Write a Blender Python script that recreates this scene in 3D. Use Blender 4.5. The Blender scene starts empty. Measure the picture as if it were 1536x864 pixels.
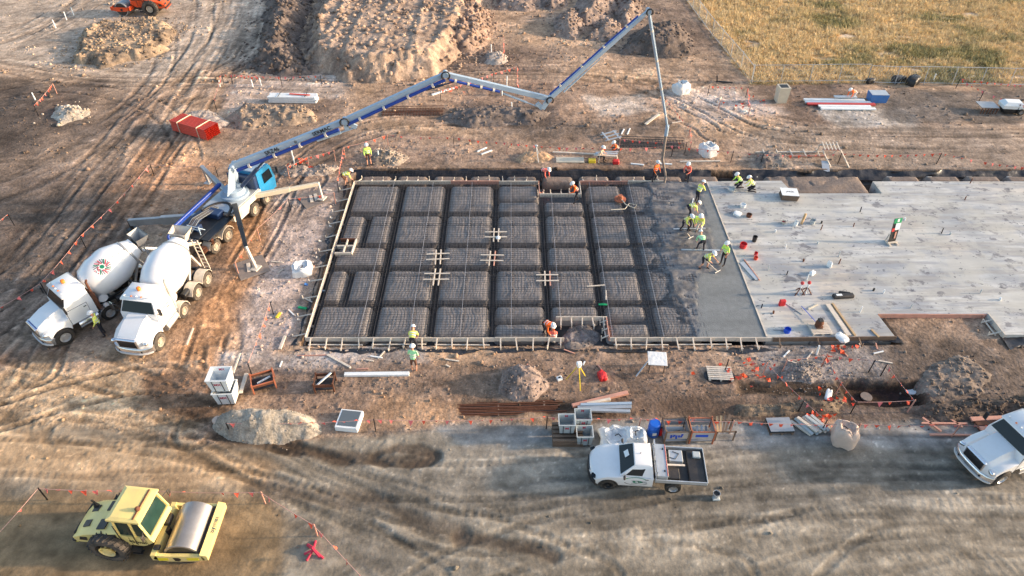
import bpy, math, random
import numpy as np
from mathutils import Vector, Matrix
R = math.radians
rng = np.random.default_rng(7); random.seed(7)
SC = bpy.context.scene; COL = SC.collection
# ---------------- camera ----------------
F = 1024.0; PITCH = math.atan(912 / F); CH = 28.3
cam = bpy.data.cameras.new('camera'); cam.sensor_width = 36; cam.lens = 36 * F / 1536
cam.clip_start = 0.5; cam.clip_end = 6000
co = bpy.data.objects.new('camera', cam); COL.objects.link(co)
co.location = (0, 0, CH); co.rotation_euler = (math.pi / 2 - PITCH, 0, 0); SC.camera = co
# ---------------- sky, sun, exposure ----------------
SUN_EL, SUN_AZ = R(14), R(2)          # azimuth from +x
w = bpy.data.worlds.new('World'); SC.world = w; w.use_nodes = True
nt = w.node_tree; bg = nt.nodes['Background']
sky = nt.nodes.new('ShaderNodeTexSky'); sky.sky_type = 'NISHITA'; sky.sun_disc = False
sky.sun_elevation = SUN_EL; sky.sun_rotation = math.pi / 2 - SUN_AZ
sky.air_density = 1.0; sky.dust_density = 2.0; sky.ozone_density = 1.0
nt.links.new(sky.outputs[0], bg.inputs[0]); bg.inputs[1].default_value = 0.15
sl = bpy.data.lights.new('sun', 'SUN'); sl.energy = 3.0; sl.angle = R(2.0); sl.color = (1.0, 0.76, 0.54)
so = bpy.data.objects.new('sun', sl); COL.objects.link(so)
SV = Vector((math.cos(SUN_EL) * math.cos(SUN_AZ), math.cos(SUN_EL) * math.sin(SUN_AZ), math.sin(SUN_EL)))
so.rotation_euler = (-SV).to_track_quat('-Z', 'Y').to_euler(); so.location = (60, 30, 40)
vs = SC.view_settings; vs.view_transform = 'Standard'; vs.look = 'None'; vs.gamma = 1; vs.exposure = 1.24
vs.use_curve_mapping = False
SC.cycles.use_denoising = True
SC.cycles.max_bounces = 5; SC.cycles.diffuse_bounces = 3; SC.cycles.glossy_bounces = 3
SC.cycles.transparent_max_bounces = 6
# ---------------- photograph pixel -> place ----------------
cf = np.array([0, math.cos(PITCH), -math.sin(PITCH)]); cu = np.array([0, math.sin(PITCH), math.cos(PITCH)])
cr = np.array([1.0, 0, 0]); CC = np.array([0, 0, CH])
def ray(x, y): return cf * F + cr * (x - 768) - cu * (y - 432)
def G(x, y, z=0.0):
    d = ray(x, y); return CC + (z - CH) / d[2] * d
def GW(pts, z=0.0): return np.array([G(x, y, z)[:2] for x, y in pts])
def srgb(r, g, b):
    return tuple(((c / 255) / 12.92 if c / 255 < .04045 else ((c / 255 + .055) / 1.055) ** 2.4) for c in (r, g, b))
def L(r, g, b, k=1.0): return np.array(srgb(r, g, b)) * k
# ---------------- numpy noise ----------------
def _h(ix, iy, s):
    n = (ix * 374761393 + iy * 668265263 + s * 1442695041) & 0x7fffffff
    n = ((n ^ (n >> 13)) * 1274126177) & 0x7fffffff
    n = ((n ^ (n >> 16)) * 1911520717) & 0x7fffffff
    return ((n ^ (n >> 11)) & 0xffff) / 65535.0
def vn(x, y, s=0):
    ix = np.floor(x).astype(np.int64); iy = np.floor(y).astype(np.int64); fx = x - ix; fy = y - iy
    fx = fx * fx * fx * (fx * (fx * 6 - 15) + 10); fy = fy * fy * fy * (fy * (fy * 6 - 15) + 10)
    a = _h(ix, iy, s); b = _h(ix + 1, iy, s); c = _h(ix, iy + 1, s); d = _h(ix + 1, iy + 1, s)
    return (a + (b - a) * fx) * (1 - fy) + (c + (d - c) * fx) * fy
def fbm(x, y, o=4, s=0, g=.5):
    t = 0; a = 1; m = 0
    for i in range(o):
        t = t + a * vn(x * 2 ** i + i * 17.3, y * 2 ** i - i * 9.7, s + i); m += a; a *= g
    return t / m * 2 - 1
def ss(a, b, x):
    t = np.clip((x - a) / (b - a), 0, 1); return t * t * (3 - 2 * t)
def cell(x, y, s=0):
    ix = np.floor(x).astype(np.int64); iy = np.floor(y).astype(np.int64); best = np.full(x.shape, 9.); idv = np.zeros(x.shape)
    for dx in (-1, 0, 1):
        for dy in (-1, 0, 1):
            jx = ix + dx; jy = iy + dy
            d = (jx + _h(jx, jy, s) - x) ** 2 + (jy + _h(jx, jy, s + 5) - y) ** 2
            m = d < best; best = np.where(m, d, best); idv = np.where(m, _h(jx, jy, s + 9), idv)
    return np.sqrt(best), idv
def sdist(P, X, Y):
    """signed distance to polygon P (positive inside)"""
    P = np.asarray(P, float); n = len(P); d = np.full(X.shape, 1e9); ins = np.zeros(X.shape, bool)
    for i in range(n):
        a = P[i]; b = P[(i + 1) % n]; e = b - a
        t = np.clip(((X - a[0]) * e[0] + (Y - a[1]) * e[1]) / (e @ e + 1e-12), 0, 1)
        d = np.minimum(d, np.hypot(X - a[0] - t * e[0], Y - a[1] - t * e[1]))
        c = (a[1] > Y) != (b[1] > Y)
        ins ^= c & (X < (b[0] - a[0]) * (Y - a[1]) / (b[1] - a[1] + 1e-12) + a[0])
    return np.where(ins, d, -d)
def smooth_path(P, step=1.0):
    P = np.asarray(P, float); Q = np.vstack([2 * P[0] - P[1], P, 2 * P[-1] - P[-2]]); out = []
    for i in range(1, len(Q) - 2):
        n = max(2, int(np.linalg.norm(Q[i + 1] - Q[i]) / step))
        for k in range(n):
            t = k / n
            out.append(.5 * ((2 * Q[i]) + (-Q[i - 1] + Q[i + 1]) * t + (2 * Q[i - 1] - 5 * Q[i] + 4 * Q[i + 1] - Q[i + 2]) * t * t + (-Q[i - 1] + 3 * Q[i] - 3 * Q[i + 1] + Q[i + 2]) * t ** 3))
    out.append(P[-1]); return np.array(out)
def path_st(P, X, Y, reach):
    """along / across coordinates to the nearest point of a path"""
    S = np.zeros(X.shape); T = np.full(X.shape, 1e9); acc = 0
    for i in range(len(P) - 1):
        a = P[i]; e = P[i + 1] - a; l = math.hypot(*e)
        if l < 1e-6: continue
        m = (X > min(a[0], P[i + 1][0]) - reach) & (X < max(a[0], P[i + 1][0]) + reach) & (Y > min(a[1], P[i + 1][1]) - reach) & (Y < max(a[1], P[i + 1][1]) + reach)
        x = X[m] - a[0]; y = Y[m] - a[1]
        t = np.clip((x * e[0] + y * e[1]) / l ** 2, 0, 1)
        dx = x - t * e[0]; dy = y - t * e[1]; d = np.hypot(dx, dy)
        sg = np.where(e[0] * y - e[1] * x >= 0, 1, -1) * d
        o = T[m]; b = d < np.abs(o); o = np.where(b, sg, o); T[m] = o
        s0 = S[m]; S[m] = np.where(b, acc + t * l, s0); acc += l
    return S, T
# ---------------- mesh builder ----------------
class MB:
    def __init__(s): s.v = []; s.f = []; s.m = []; s.mi = 0; s.M = None
    def add(s, vs, fs):
        b = len(s.v)
        if s.M is not None: vs = [s.M @ Vector(v) for v in vs]
        s.v += [tuple(v) for v in vs]; s.f += [tuple(i + b for i in f) for f in fs]; s.m += [s.mi] * len(fs); return s
    def box(s, c, d, bev=0.0, rot=None, M=None):
        hx, hy, hz = d[0] / 2, d[1] / 2, d[2] / 2; b = min(bev, hx * .9, hy * .9, hz * .9)
        if b <= 0:
            vs = [(x * hx, y * hy, z * hz) for x in (-1, 1) for y in (-1, 1) for z in (-1, 1)]
            fs = [(0, 1, 3, 2), (4, 6, 7, 5), (0, 4, 5, 1), (2, 3, 7, 6), (0, 2, 6, 4), (1, 5, 7, 3)]
        else:
            vs = []; idx = {}
            for x in (-1, 1):
                for y in (-1, 1):
                    for z in (-1, 1):
                        idx[x, y, z] = len(vs)
                        vs += [(x * hx, y * (hy - b), z * (hz - b)), (x * (hx - b), y * hy, z * (hz - b)), (x * (hx - b), y * (hy - b), z * hz)]
            def q(k, *c): return tuple(idx[i] + k for i in c)
            fs = []
            for a in (-1, 1):
                r = 1 if a > 0 else -1
                fs.append(q(0, (a, -1, -1), (a, 1, -1), (a, 1, 1), (a, -1, 1))[::r])
                fs.append(q(1, (-1, a, -1), (-1, a, 1), (1, a, 1), (1, a, -1))[::r])
                fs.append(q(2, (-1, -1, a), (1, -1, a), (1, 1, a), (-1, 1, a))[::r])
            for a in (-1, 1):
                for c_ in (-1, 1):
                    r = 1 if a * c_ > 0 else -1
                    i0, i1 = idx[a, c_, -1], idx[a, c_, 1]; fs.append((i0, i0 + 1, i1 + 1, i1)[::r])
                    i0, i1 = idx[a, -1, c_], idx[a, 1, c_]; fs.append((i0, i1, i1 + 2, i0 + 2)[::r])
                    i0, i1 = idx[-1, a, c_], idx[1, a, c_]; fs.append((i0 + 1, i0 + 2, i1 + 2, i1 + 1)[::r])
            for (x, y, z), i in idx.items():
                fs.append((i, i + 1, i + 2) if x * y * z > 0 else (i, i + 2, i + 1))
        T = Matrix.Translation(c)
        if rot is not None: T = T @ rot.to_4x4()
        if M is not None: T = M @ T
        return s.add([T @ Vector(v) for v in vs], fs)
    def bar(s, a, b, wd, ht=None, up=(0, 0, 1), bev=0.0):
        """rectangular bar from a to b, ht measured along up"""
        a = Vector(a); b = Vector(b); x = (b - a); l = x.length
        if l < 1e-6: return s
        x.normalize(); u = Vector(up); y = u.cross(x)
        if y.length < 1e-4: y = Vector((0, 1, 0)).cross(x)
        y.normalize(); z = x.cross(y)
        return s.box((a + b) / 2, (l, wd, ht or wd), bev, Matrix((x, y, z)).transposed())
    def cyl(s, a, b, r0, r1=None, n=16, cap=True):
        return s.rings(a, b, [(0, r0), (1, r0 if r1 is None else r1)], n, cap)
    def rings(s, a, b, prof, n=16, cap=True):
        """lathe: prof = (fraction along a-b, radius)"""
        a = Vector(a); b = Vector(b); ax = (b - a).normalized()
        t = Vector((0, 0, 1)) if abs(ax.z) < .9 else Vector((1, 0, 0)); u = ax.cross(t).normalized(); v = ax.cross(u)
        vs = []; fs = []
        for t, r in prof:
            c = a + (b - a) * t
            for k in range(n):
                q = 2 * math.pi * k / n; vs.append(c + u * (r * math.cos(q)) + v * (r * math.sin(q)))
        for i in range(len(prof) - 1):
            for k in range(n):
                k2 = (k + 1) % n; fs.append((i * n + k, i * n + k2, (i + 1) * n + k2, (i + 1) * n + k))
        if cap: fs.append(tuple(range(n))[::-1]); fs.append(tuple(range((len(prof) - 1) * n, len(prof) * n)))
        return s.add(vs, fs)
    def tube(s, pts, r, n=6, cap=True):
        pts = [Vector(p) for p in pts]; vs = []; fs = []; u = None
        for i, p in enumerate(pts):
            d = (pts[min(i + 1, len(pts) - 1)] - pts[max(i - 1, 0)]).normalized()
            if u is None:
                t = Vector((0, 0, 1)) if abs(d.z) < .9 else Vector((1, 0, 0)); u = d.cross(t).normalized()
            u = (u - d * u.dot(d)).normalized(); v = d.cross(u); rr = r[i] if isinstance(r, (list, tuple)) else r
            for k in range(n):
                q = 2 * math.pi * k / n; vs.append(p + u * (rr * math.cos(q)) + v * (rr * math.sin(q)))
        for i in range(len(pts) - 1):
            for k in range(n):
                k2 = (k + 1) % n; fs.append((i * n + k, i * n + k2, (i + 1) * n + k2, (i + 1) * n + k))
        if cap: fs.append(tuple(range(n))[::-1]); fs.append(tuple(range((len(pts) - 1) * n, len(pts) * n)))
        return s.add(vs, fs)
    def loft(s, secs, cap=True, closed=True):
        n = len(secs[0]); vs = [p for q in secs for p in q]; fs = []
        for i in range(len(secs) - 1):
            for k in range(n if closed else n - 1):
                k2 = (k + 1) % n; fs.append((i * n + k, i * n + k2, (i + 1) * n + k2, (i + 1) * n + k))
        if cap: fs.append(tuple(range(n))[::-1]); fs.append(tuple(range((len(secs) - 1) * n, len(secs) * n)))
        return s.add(vs, fs)
    def prism(s, poly, y0, y1):      # poly in (x,z) pushed along y
        return s.loft([[(x, y0, z) for x, z in poly], [(x, y1, z) for x, z in poly]])
    def prismz(s, poly, z0, z1):
        return s.loft([[(x, y, z0) for x, y in poly], [(x, y, z1) for x, y in poly]])
    def panel(s, q, inset=0.06, out=0.012, th=0.01):
        """thin inset panel standing proud of quad q (counter-clockwise seen from outside)"""
        q = [Vector(p) for p in q]; c = sum(q, Vector()) / len(q); n = (q[2] - q[0]).cross(q[3] - q[1]).normalized()
        k = []
        for i, p in enumerate(q):
            e1 = (q[(i + 1) % len(q)] - p).normalized(); e0 = (q[i - 1] - p).normalized()
            sn = max(.3, e1.cross(e0).length); k.append(p + (e1 + e0) * (inset / sn))
        m = len(k); vs = [p + n * (out - th) for p in k] + [p + n * out for p in k]
        fs = [tuple(range(m))[::-1], tuple(range(m, 2 * m))] + [(i, (i + 1) % m, m + (i + 1) % m, m + i) for i in range(m)]
        return s.add(vs, fs)
    def sphere(s, c, r, n=10, sq=(1, 1, 1)):
        vs = [(c[0], c[1], c[2] - r * sq[2])]; fs = []; h = n // 2
        for i in range(1, h):
            t = math.pi * i / h
            for k in range(n):
                q = 2 * math.pi * k / n
                vs.append((c[0] + r * sq[0] * math.sin(t) * math.cos(q), c[1] + r * sq[1] * math.sin(t) * math.sin(q), c[2] - r * sq[2] * math.cos(t)))
        vs.append((c[0], c[1], c[2] + r * sq[2])); e = len(vs) - 1
        for k in range(n):
            k2 = (k + 1) % n; fs.append((0, 1 + k2, 1 + k)); fs.append((e, 1 + (h - 2) * n + k, 1 + (h - 2) * n + k2))
            for i in range(h - 2): fs.append((1 + i * n + k, 1 + i * n + k2, 1 + (i + 1) * n + k2, 1 + (i + 1) * n + k))
        return s.add(vs, fs)
    def mesh(s, name, mats, smooth=0):
        me = bpy.data.meshes.new(name); me.from_pydata(s.v, [], s.f)
        for m in (mats if isinstance(mats, (list, tuple)) else [mats]): me.materials.append(M_(m))
        if max(s.m or [0]) > 0: me.polygons.foreach_set('material_index', s.m)
        me.update()
        if smooth:
            me.polygons.foreach_set('use_smooth', [True] * len(s.f))
            try: me.set_sharp_from_angle(angle=R(smooth))
            except Exception: pass
        return me
    def build(s, name, mats, parent=None, smooth=0, **kw):
        return link(name, s.mesh(name, mats, smooth), parent, **kw)
def link(name, me, parent=None, label=None, cat=None, group=None, kind=None, loc=None, rz=0, sc=None):
    o = bpy.data.objects.new(name, me); COL.objects.link(o)
    if parent is not None: o.parent = parent
    if loc is not None: o.location = loc
    if rz: o.rotation_euler = (0, 0, rz)
    if sc: o.scale = (sc, sc, sc)
    return tag(o, label, cat, group, kind)
def tag(o, label=None, cat=None, group=None, kind=None):
    if label: o['label'] = label
    if cat: o['category'] = cat
    if group: o['group'] = group
    if kind: o['kind'] = kind
    return o
def thing(name, label, cat, loc=(0, 0, 0), rz=0, group=None):
    return link(name, None, None, label, cat, group, None, loc, rz)
def dup(o, parent=None, label=None):
    c = o.copy(); COL.objects.link(c); c.parent = parent
    if label: c['label'] = label
    for ch in o.children: dup(ch, c)
    return c
# ---------------- materials ----------------
MATS = {}
def M_(n): return MATS[n]
def mat(name, col, rough=.6, metal=0.0, var=.12, sc=3.0, dirt=0.0, dirtcol=(.30, .22, .15), bump=0.0, spec=.5, attr=False, bsc=None, coat=0, low=None):
    m = bpy.data.materials.new(name); m.use_nodes = True; MATS[name] = m; t = m.node_tree; N = t.nodes; b = N['Principled BSDF']
    b.inputs['Roughness'].default_value = rough; b.inputs['Metallic'].default_value = metal
    b.inputs['Specular IOR Level'].default_value = spec
    if coat: b.inputs['Coat Weight'].default_value = coat; b.inputs['Coat Roughness'].default_value = .08
    tc = N.new('ShaderNodeTexCoord'); ns = N.new('ShaderNodeTexNoise'); ns.inputs['Scale'].default_value = sc; ns.inputs['Detail'].default_value = 6; ns.inputs['Roughness'].default_value = .62
    t.links.new(tc.outputs['Object'], ns.inputs['Vector'])
    mr = N.new('ShaderNodeMapRange'); mr.inputs['From Min'].default_value = .25; mr.inputs['From Max'].default_value = .75; mr.inputs['To Min'].default_value = 1 - var; mr.inputs['To Max'].default_value = 1 + var
    t.links.new(ns.outputs[0], mr.inputs['Value'])
    mx = N.new('ShaderNodeVectorMath'); mx.operation = 'SCALE'; t.links.new(mr.outputs[0], mx.inputs['Scale'])
    if attr:
        a = N.new('ShaderNodeAttribute'); a.attribute_name = 'Col'; t.links.new(a.outputs['Color'], mx.inputs[0])
    else: mx.inputs[0].default_value = tuple(col)[:3]
    last = mx.outputs[0]
    if dirt > 0:
        n2 = N.new('ShaderNodeTexNoise'); n2.inputs['Scale'].default_value = sc * .45 + .4; n2.inputs['Detail'].default_value = 8; n2.inputs['Roughness'].default_value = .7
        t.links.new(tc.outputs['Object'], n2.inputs['Vector'])
        r2 = N.new('ShaderNodeMapRange'); r2.inputs['From Min'].default_value = .42; r2.inputs['From Max'].default_value = .78; r2.inputs['To Max'].default_value = dirt
        t.links.new(n2.outputs[0], r2.inputs['Value']); fac = r2.outputs[0]
        if low is not None:      # splashed mud thins out upwards
            sx = N.new('ShaderNodeSeparateXYZ'); t.links.new(tc.outputs['Object'], sx.inputs[0])
            r3 = N.new('ShaderNodeMapRange'); r3.inputs['From Min'].default_value = low; r3.inputs['From Max'].default_value = .1; r3.inputs['To Min'].default_value = .0; r3.inputs['To Max'].default_value = .6
            t.links.new(sx.outputs[2], r3.inputs['Value'])
            ad = N.new('ShaderNodeMath'); ad.operation = 'ADD'; ad.use_clamp = True; t.links.new(fac, ad.inputs[0]); t.links.new(r3.outputs[0], ad.inputs[1]); fac = ad.outputs[0]
        mm = N.new('ShaderNodeMix'); mm.data_type = 'RGBA'; t.links.new(fac, mm.inputs[0]); t.links.new(last, mm.inputs[6]); mm.inputs[7].default_value = (*dirtcol, 1); last = mm.outputs[2]
    t.links.new(last, b.inputs['Base Color'])
    if bump:
        n3 = N.new('ShaderNodeTexNoise'); n3.inputs['Scale'].default_value = bsc or sc * 3; n3.inputs['Detail'].default_value = 5
        t.links.new(tc.outputs['Object'], n3.inputs['Vector'])
        bp = N.new('ShaderNodeBump'); bp.inputs['Strength'].default_value = bump; bp.inputs['Distance'].default_value = .05
        t.links.new(n3.outputs[0], bp.inputs['Height']); t.links.new(bp.outputs[0], b.inputs['Normal'])
    return m
def soil_mat(name, stretch, bump=1.0, var=.34):
    m = mat(name, None, .95, var=var, sc=4.2, bump=bump, bsc=5.5, spec=.15, attr=True); t = m.node_tree; N = t.nodes; b = N['Principled BSDF']
    src = b.inputs['Base Color'].links[0].from_socket; tc = [n for n in N if n.type == 'TEX_COORD'][0]
    for sc, rot, lo, hi, a0, a1 in stretch:
        mp = N.new('ShaderNodeMapping'); mp.inputs['Scale'].default_value = sc; mp.inputs['Rotation'].default_value = (0, 0, rot); t.links.new(tc.outputs['Object'], mp.inputs[0])
        n = N.new('ShaderNodeTexNoise'); n.inputs['Scale'].default_value = 1; n.inputs['Detail'].default_value = 5; n.inputs['Roughness'].default_value = .7; t.links.new(mp.outputs[0], n.inputs['Vector'])
        r = N.new('ShaderNodeMapRange'); r.inputs['From Min'].default_value = lo; r.inputs['From Max'].default_value = hi; r.inputs['To Min'].default_value = a0; r.inputs['To Max'].default_value = a1; t.links.new(n.outputs[0], r.inputs['Value'])
        v = N.new('ShaderNodeVectorMath'); v.operation = 'SCALE'; t.links.new(src, v.inputs[0]); t.links.new(r.outputs[0], v.inputs['Scale']); src = v.outputs[0]
    t.links.new(src, b.inputs['Base Color'])
soil_mat('soil', [((11, 13, 11), .2, .3, .7, .68, 1.34), ((2.2, 3.0, 2.2), .5, .3, .7, .78, 1.24), ((22, 22, 22), 0, .62, .74, 1.0, 1.5)])
soil_mat('road_soil', [((.25, .8, 1), .1, .3, .7, .9, 1.12), ((14, 16, 9), .2, .3, .7, .86, 1.15), ((22, 22, 22), 0, .64, .74, 1.0, 1.4)], .5, .2)
mat('field_soil', None, .95, var=.3, sc=4, bump=.6, bsc=9, spec=.15, attr=True)
mat('clod', None, .95, var=.2, sc=6, bump=.4, spec=.2, attr=True)
mat('grass', None, .85, var=.15, sc=2, spec=.2, attr=True)
def slab_mat():
    m = mat('concrete', None, .7, var=.16, sc=.9, dirt=.45, dirtcol=(.22, .24, .26), bump=.15, bsc=25, spec=.35, attr=True); t = m.node_tree; N = t.nodes; b = N['Principled BSDF']
    src = b.inputs['Base Color'].links[0].from_socket; tc = [n for n in N if n.type == 'TEX_COORD'][0]
    def layer(src, sc, rot, det, lo, hi, amt, col):
        mp = N.new('ShaderNodeMapping'); mp.inputs['Scale'].default_value = sc; mp.inputs['Rotation'].default_value = (0, 0, rot); t.links.new(tc.outputs['Object'], mp.inputs[0])
        n = N.new('ShaderNodeTexNoise'); n.inputs['Scale'].default_value = 1; n.inputs['Detail'].default_value = det; n.inputs['Roughness'].default_value = .65; t.links.new(mp.outputs[0], n.inputs['Vector'])
        r = N.new('ShaderNodeMapRange'); r.inputs['From Min'].default_value = lo; r.inputs['From Max'].default_value = hi; r.inputs['To Max'].default_value = amt; t.links.new(n.outputs[0], r.inputs['Value'])
        x = N.new('ShaderNodeMix'); x.data_type = 'RGBA'; t.links.new(r.outputs[0], x.inputs[0]); t.links.new(src, x.inputs[6]); x.inputs[7].default_value = (*col, 1); return x.outputs[2]
    src = layer(src, (.35, 2.2, 1), .55, 6, .48, .57, .55, (.27, .29, .33)); src = layer(src, (.12, 1.3, 1), -.06, 5, .49, .58, .5, (.30, .28, .25))
    src = layer(src, (.8, 1.1, 1), .3, 9, .575, .615, .7, (.12, .12, .14)); src = layer(src, (.45, .45, 1), .9, 8, .49, .58, .6, (.50, .49, .44)); src = layer(src, (2.6, 3.6, 1), .1, 4, .63, .66, .8, (.09, .10, .12))
    t.links.new(src, b.inputs['Base Color'])
slab_mat()
mat('wet_concrete', None, .6, var=.18, sc=3, bump=.5, bsc=14, attr=True)
mat('pad_soil', L(150, 143, 138), .5, var=.3, sc=3.0, dirt=.45, dirtcol=(.22, .185, .165), bump=.9, bsc=2.6, spec=.4)
mat('cage_bar', (.035, .03, .03), .6, .2, var=.3, sc=2)
mat('rust_pale', L(176, 104, 74), .8, var=.25, sc=3, dirt=.4, dirtcol=(.2, .12, .09))
mat('soil_block', L(128, 116, 108), .95, var=.3, sc=4.0, dirt=.3, dirtcol=(.3, .2, .13), bump=.8, bsc=8, spec=.2)
mat('membrane', (.012, .014, .02), .32, var=.4, sc=3, dirt=.6, dirtcol=(.13, .11, .095), bump=.9, bsc=2.2)
mat('steel_bar', (.065, .06, .06), .6, .3, var=.3, sc=2)
mat('bar_pale', (.45, .44, .45), .5, .4, var=.2, sc=2)
mat('rust', (.14, .055, .03), .85, .1, var=.35, sc=3, bump=.3)
mat('timber', L(214, 202, 186), .8, var=.18, sc=2.5, dirt=.4, dirtcol=(.42, .37, .32), bump=.15)
mat('timber_pink', L(205, 150, 130), .8, var=.18, sc=2.5, dirt=.4, dirtcol=(.34, .26, .22))
mat('timber_dark', L(120, 100, 84), .85, var=.25, sc=2.5, dirt=.4, dirtcol=(.2, .15, .11))
mat('ply', L(190, 160, 120), .8, var=.15, sc=3, dirt=.3)
mat('white_paint', (.78, .79, .80), .28, var=.03, sc=1.2, dirt=.22, dirtcol=(.50, .43, .35), coat=.4, low=1.0)
mat('white_drum', (.78, .79, .80), .32, var=.03, sc=.8, dirt=.35, dirtcol=(.56, .51, .45), coat=.3)
mat('white_dusty', (.66, .60, .52), .6, var=.15, sc=2, dirt=.6, dirtcol=(.34, .25, .17))
mat('boom_paint', L(160, 180, 198), .4, var=.05, sc=1.0, dirt=.25, dirtcol=(.45, .44, .43), coat=.2)
mat('boom_blue', (.012, .05, .30), .35, var=.1, sc=2, dirt=.2, dirtcol=(.1, .12, .2))
mat('cab_blue', (.015, .22, .46), .3, var=.06, sc=2, dirt=.25, dirtcol=(.2, .25, .28), coat=.4)
mat('dark_blue', (.015, .04, .11), .35, var=.2, sc=2, dirt=.35, dirtcol=(.12, .11, .10))
mat('black_paint', (.014, .015, .018), .35, var=.2, sc=2, dirt=.35, dirtcol=(.10, .09, .08))
mat('rubber', (.022, .021, .020), .85, var=.25, sc=4, dirt=.75, dirtcol=(.13, .10, .075), bump=.3)
mat('rubber_dusty', (.05, .045, .04), .9, var=.25, sc=4, dirt=1.0, dirtcol=(.19, .15, .12), bump=.5, bsc=14)
mat('rim', (.62, .62, .62), .35, .7, var=.1, sc=3, dirt=.35, dirtcol=(.3, .24, .18))
mat('rim_dusty', (.5, .44, .36), .6, .2, var=.15, sc=3, dirt=.8, dirtcol=(.34, .25, .17))
mat('chrome', (.75, .76, .78), .18, .9, var=.05, sc=2, dirt=.2, dirtcol=(.4, .36, .3))
mat('steel', (.42, .43, .44), .45, .6, var=.15, sc=2, dirt=.35, dirtcol=(.22, .19, .16))
mat('galv', (.55, .58, .60), .42, .5, var=.12, sc=2, dirt=.25, dirtcol=(.3, .28, .25))
mat('drum_steel', (.46, .42, .38), .36, .75, var=.2, sc=1.0, dirt=.5, dirtcol=(.34, .27, .21))
mat('glass', (.008, .013, .018), .10, var=.1, sc=1, spec=.28)
mat('glass_green', (.018, .045, .038), .10, var=.3, sc=1.5, spec=.35)
mat('roller_yellow', L(242, 218, 136), .45, var=.07, sc=1.5, dirt=.38, dirtcol=(.46, .37, .24), coat=.15, low=1.2)
mat('roller_bright', L(235, 215, 40), .4, var=.05, sc=1.5, dirt=.2, dirtcol=(.5, .4, .2))
mat('roller_orange', L(226, 78, 30), .42, var=.08, sc=2, dirt=.35, dirtcol=(.42, .22, .12), coat=.2)
mat('amber', (.85, .22, .02), .25, var=.1, sc=2, coat=.5)
mat('red', L(205, 30, 40), .5, var=.12, sc=3, dirt=.2)
mat('pipe_red', L(214, 74, 50), .5, var=.1, sc=3, dirt=.2, dirtcol=(.35, .16, .1))
mat('flag', L(240, 92, 62), .7, var=.12, sc=6)
mat('flag_pink', L(240, 120, 115), .7, var=.12, sc=6)
mat('mesh_orange', L(240, 80, 25), .7, var=.15, sc=6)
mat('rope', L(190, 150, 140), .8, var=.1, sc=6)
mat('black_plastic', (.02, .02, .022), .5, var=.2, sc=3, dirt=.25)
mat('grey_plastic', L(176, 184, 186), .55, var=.08, sc=3, dirt=.3, dirtcol=(.38, .36, .33))
mat('cream', L(205, 196, 176), .6, var=.1, sc=3, dirt=.3)
mat('blue_plastic', L(18, 100, 205), .42, var=.1, sc=3, dirt=.2)
mat('blue_crate', L(58, 120, 190), .5, var=.1, sc=3, dirt=.25)
mat('bag', L(226, 228, 228), .85, var=.08, sc=3, dirt=.35, dirtcol=(.45, .38, .32), bump=.6, bsc=5)
mat('bag_beige', L(206, 184, 168), .85, var=.12, sc=3, dirt=.35, dirtcol=(.42, .32, .25), bump=.6, bsc=6)
mat('white_matte', L(232, 236, 236), .7, var=.06, sc=3, dirt=.2, dirtcol=(.5, .47, .42))
mat('matting', L(132, 122, 116), .9, var=.15, sc=3, dirt=.5, dirtcol=(.28, .2, .14), bump=.3)
mat('green', L(10, 150, 95), .5, var=.08, sc=4)
mat('mark_green', L(20, 120, 90), .5, var=.05, sc=4)
mat('mark_grey', L(95, 105, 112), .5, var=.05, sc=4)
mat('mark_red', L(196, 50, 76), .5, var=.05, sc=4)
mat('mark_black', (.012, .012, .014), .5, var=.05, sc=4)
mat('mark_blue', L(20, 80, 200), .6, var=.1, sc=6)
mat('yellow', L(235, 205, 60), .5, var=.1, sc=4)
mat('skin', L(214, 158, 130), .6, var=.08, sc=8)
mat('vest_lime', L(205, 250, 110), .8, var=.08, sc=6)
mat('vest_yellow', L(242, 246, 120), .8, var=.08, sc=6)
mat('vest_mint', L(175, 240, 180), .8, var=.08, sc=6)
mat('vest_orange', L(255, 110, 30), .8, var=.08, sc=6)
mat('vest_pink', L(250, 118, 100), .8, var=.08, sc=6)
mat('shirt_peach', L(240, 205, 175), .8, var=.08, sc=6)
mat('trouser_dark', L(38, 38, 48), .9, var=.2, sc=6)
mat('trouser_brown', L(105, 72, 58), .9, var=.2, sc=6)
mat('trouser_pale', L(215, 212, 205), .9, var=.1, sc=6)
mat('boot', L(70, 52, 40), .8, var=.2, sc=6)
mat('hat', (.86, .86, .84), .35, var=.03, sc=4)
mat('tape', L(225, 228, 225), .5, var=.05, sc=6)
mat('red_block', L(190, 70, 70), .7, var=.15, sc=6)
def text_mesh(body, size, depth, m):
    c = bpy.data.curves.new('t', 'FONT'); c.body = body; c.size = size; c.extrude = depth / 2; c.align_x = 'CENTER'; c.align_y = 'CENTER'; c.offset = size * .012
    o = bpy.data.objects.new('t', c); COL.objects.link(o)
    dg = bpy.context.evaluated_depsgraph_get(); me = bpy.data.meshes.new_from_object(o.evaluated_get(dg))
    bpy.data.objects.remove(o); me.materials.clear(); me.materials.append(M_(m)); return me
def text(name, body, size, parent, pos, xdir, ydir, m='mark_black', depth=.006, bold=0):
    me = text_mesh(body, size, depth, m); x = Vector(xdir).normalized(); y = Vector(ydir); y = (y - x * y.dot(x)).normalized(); z = x.cross(y)
    T = Matrix((x, y, z)).transposed().to_4x4(); T.translation = Vector(pos); me.transform(T); return link(name, me, parent)
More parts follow.
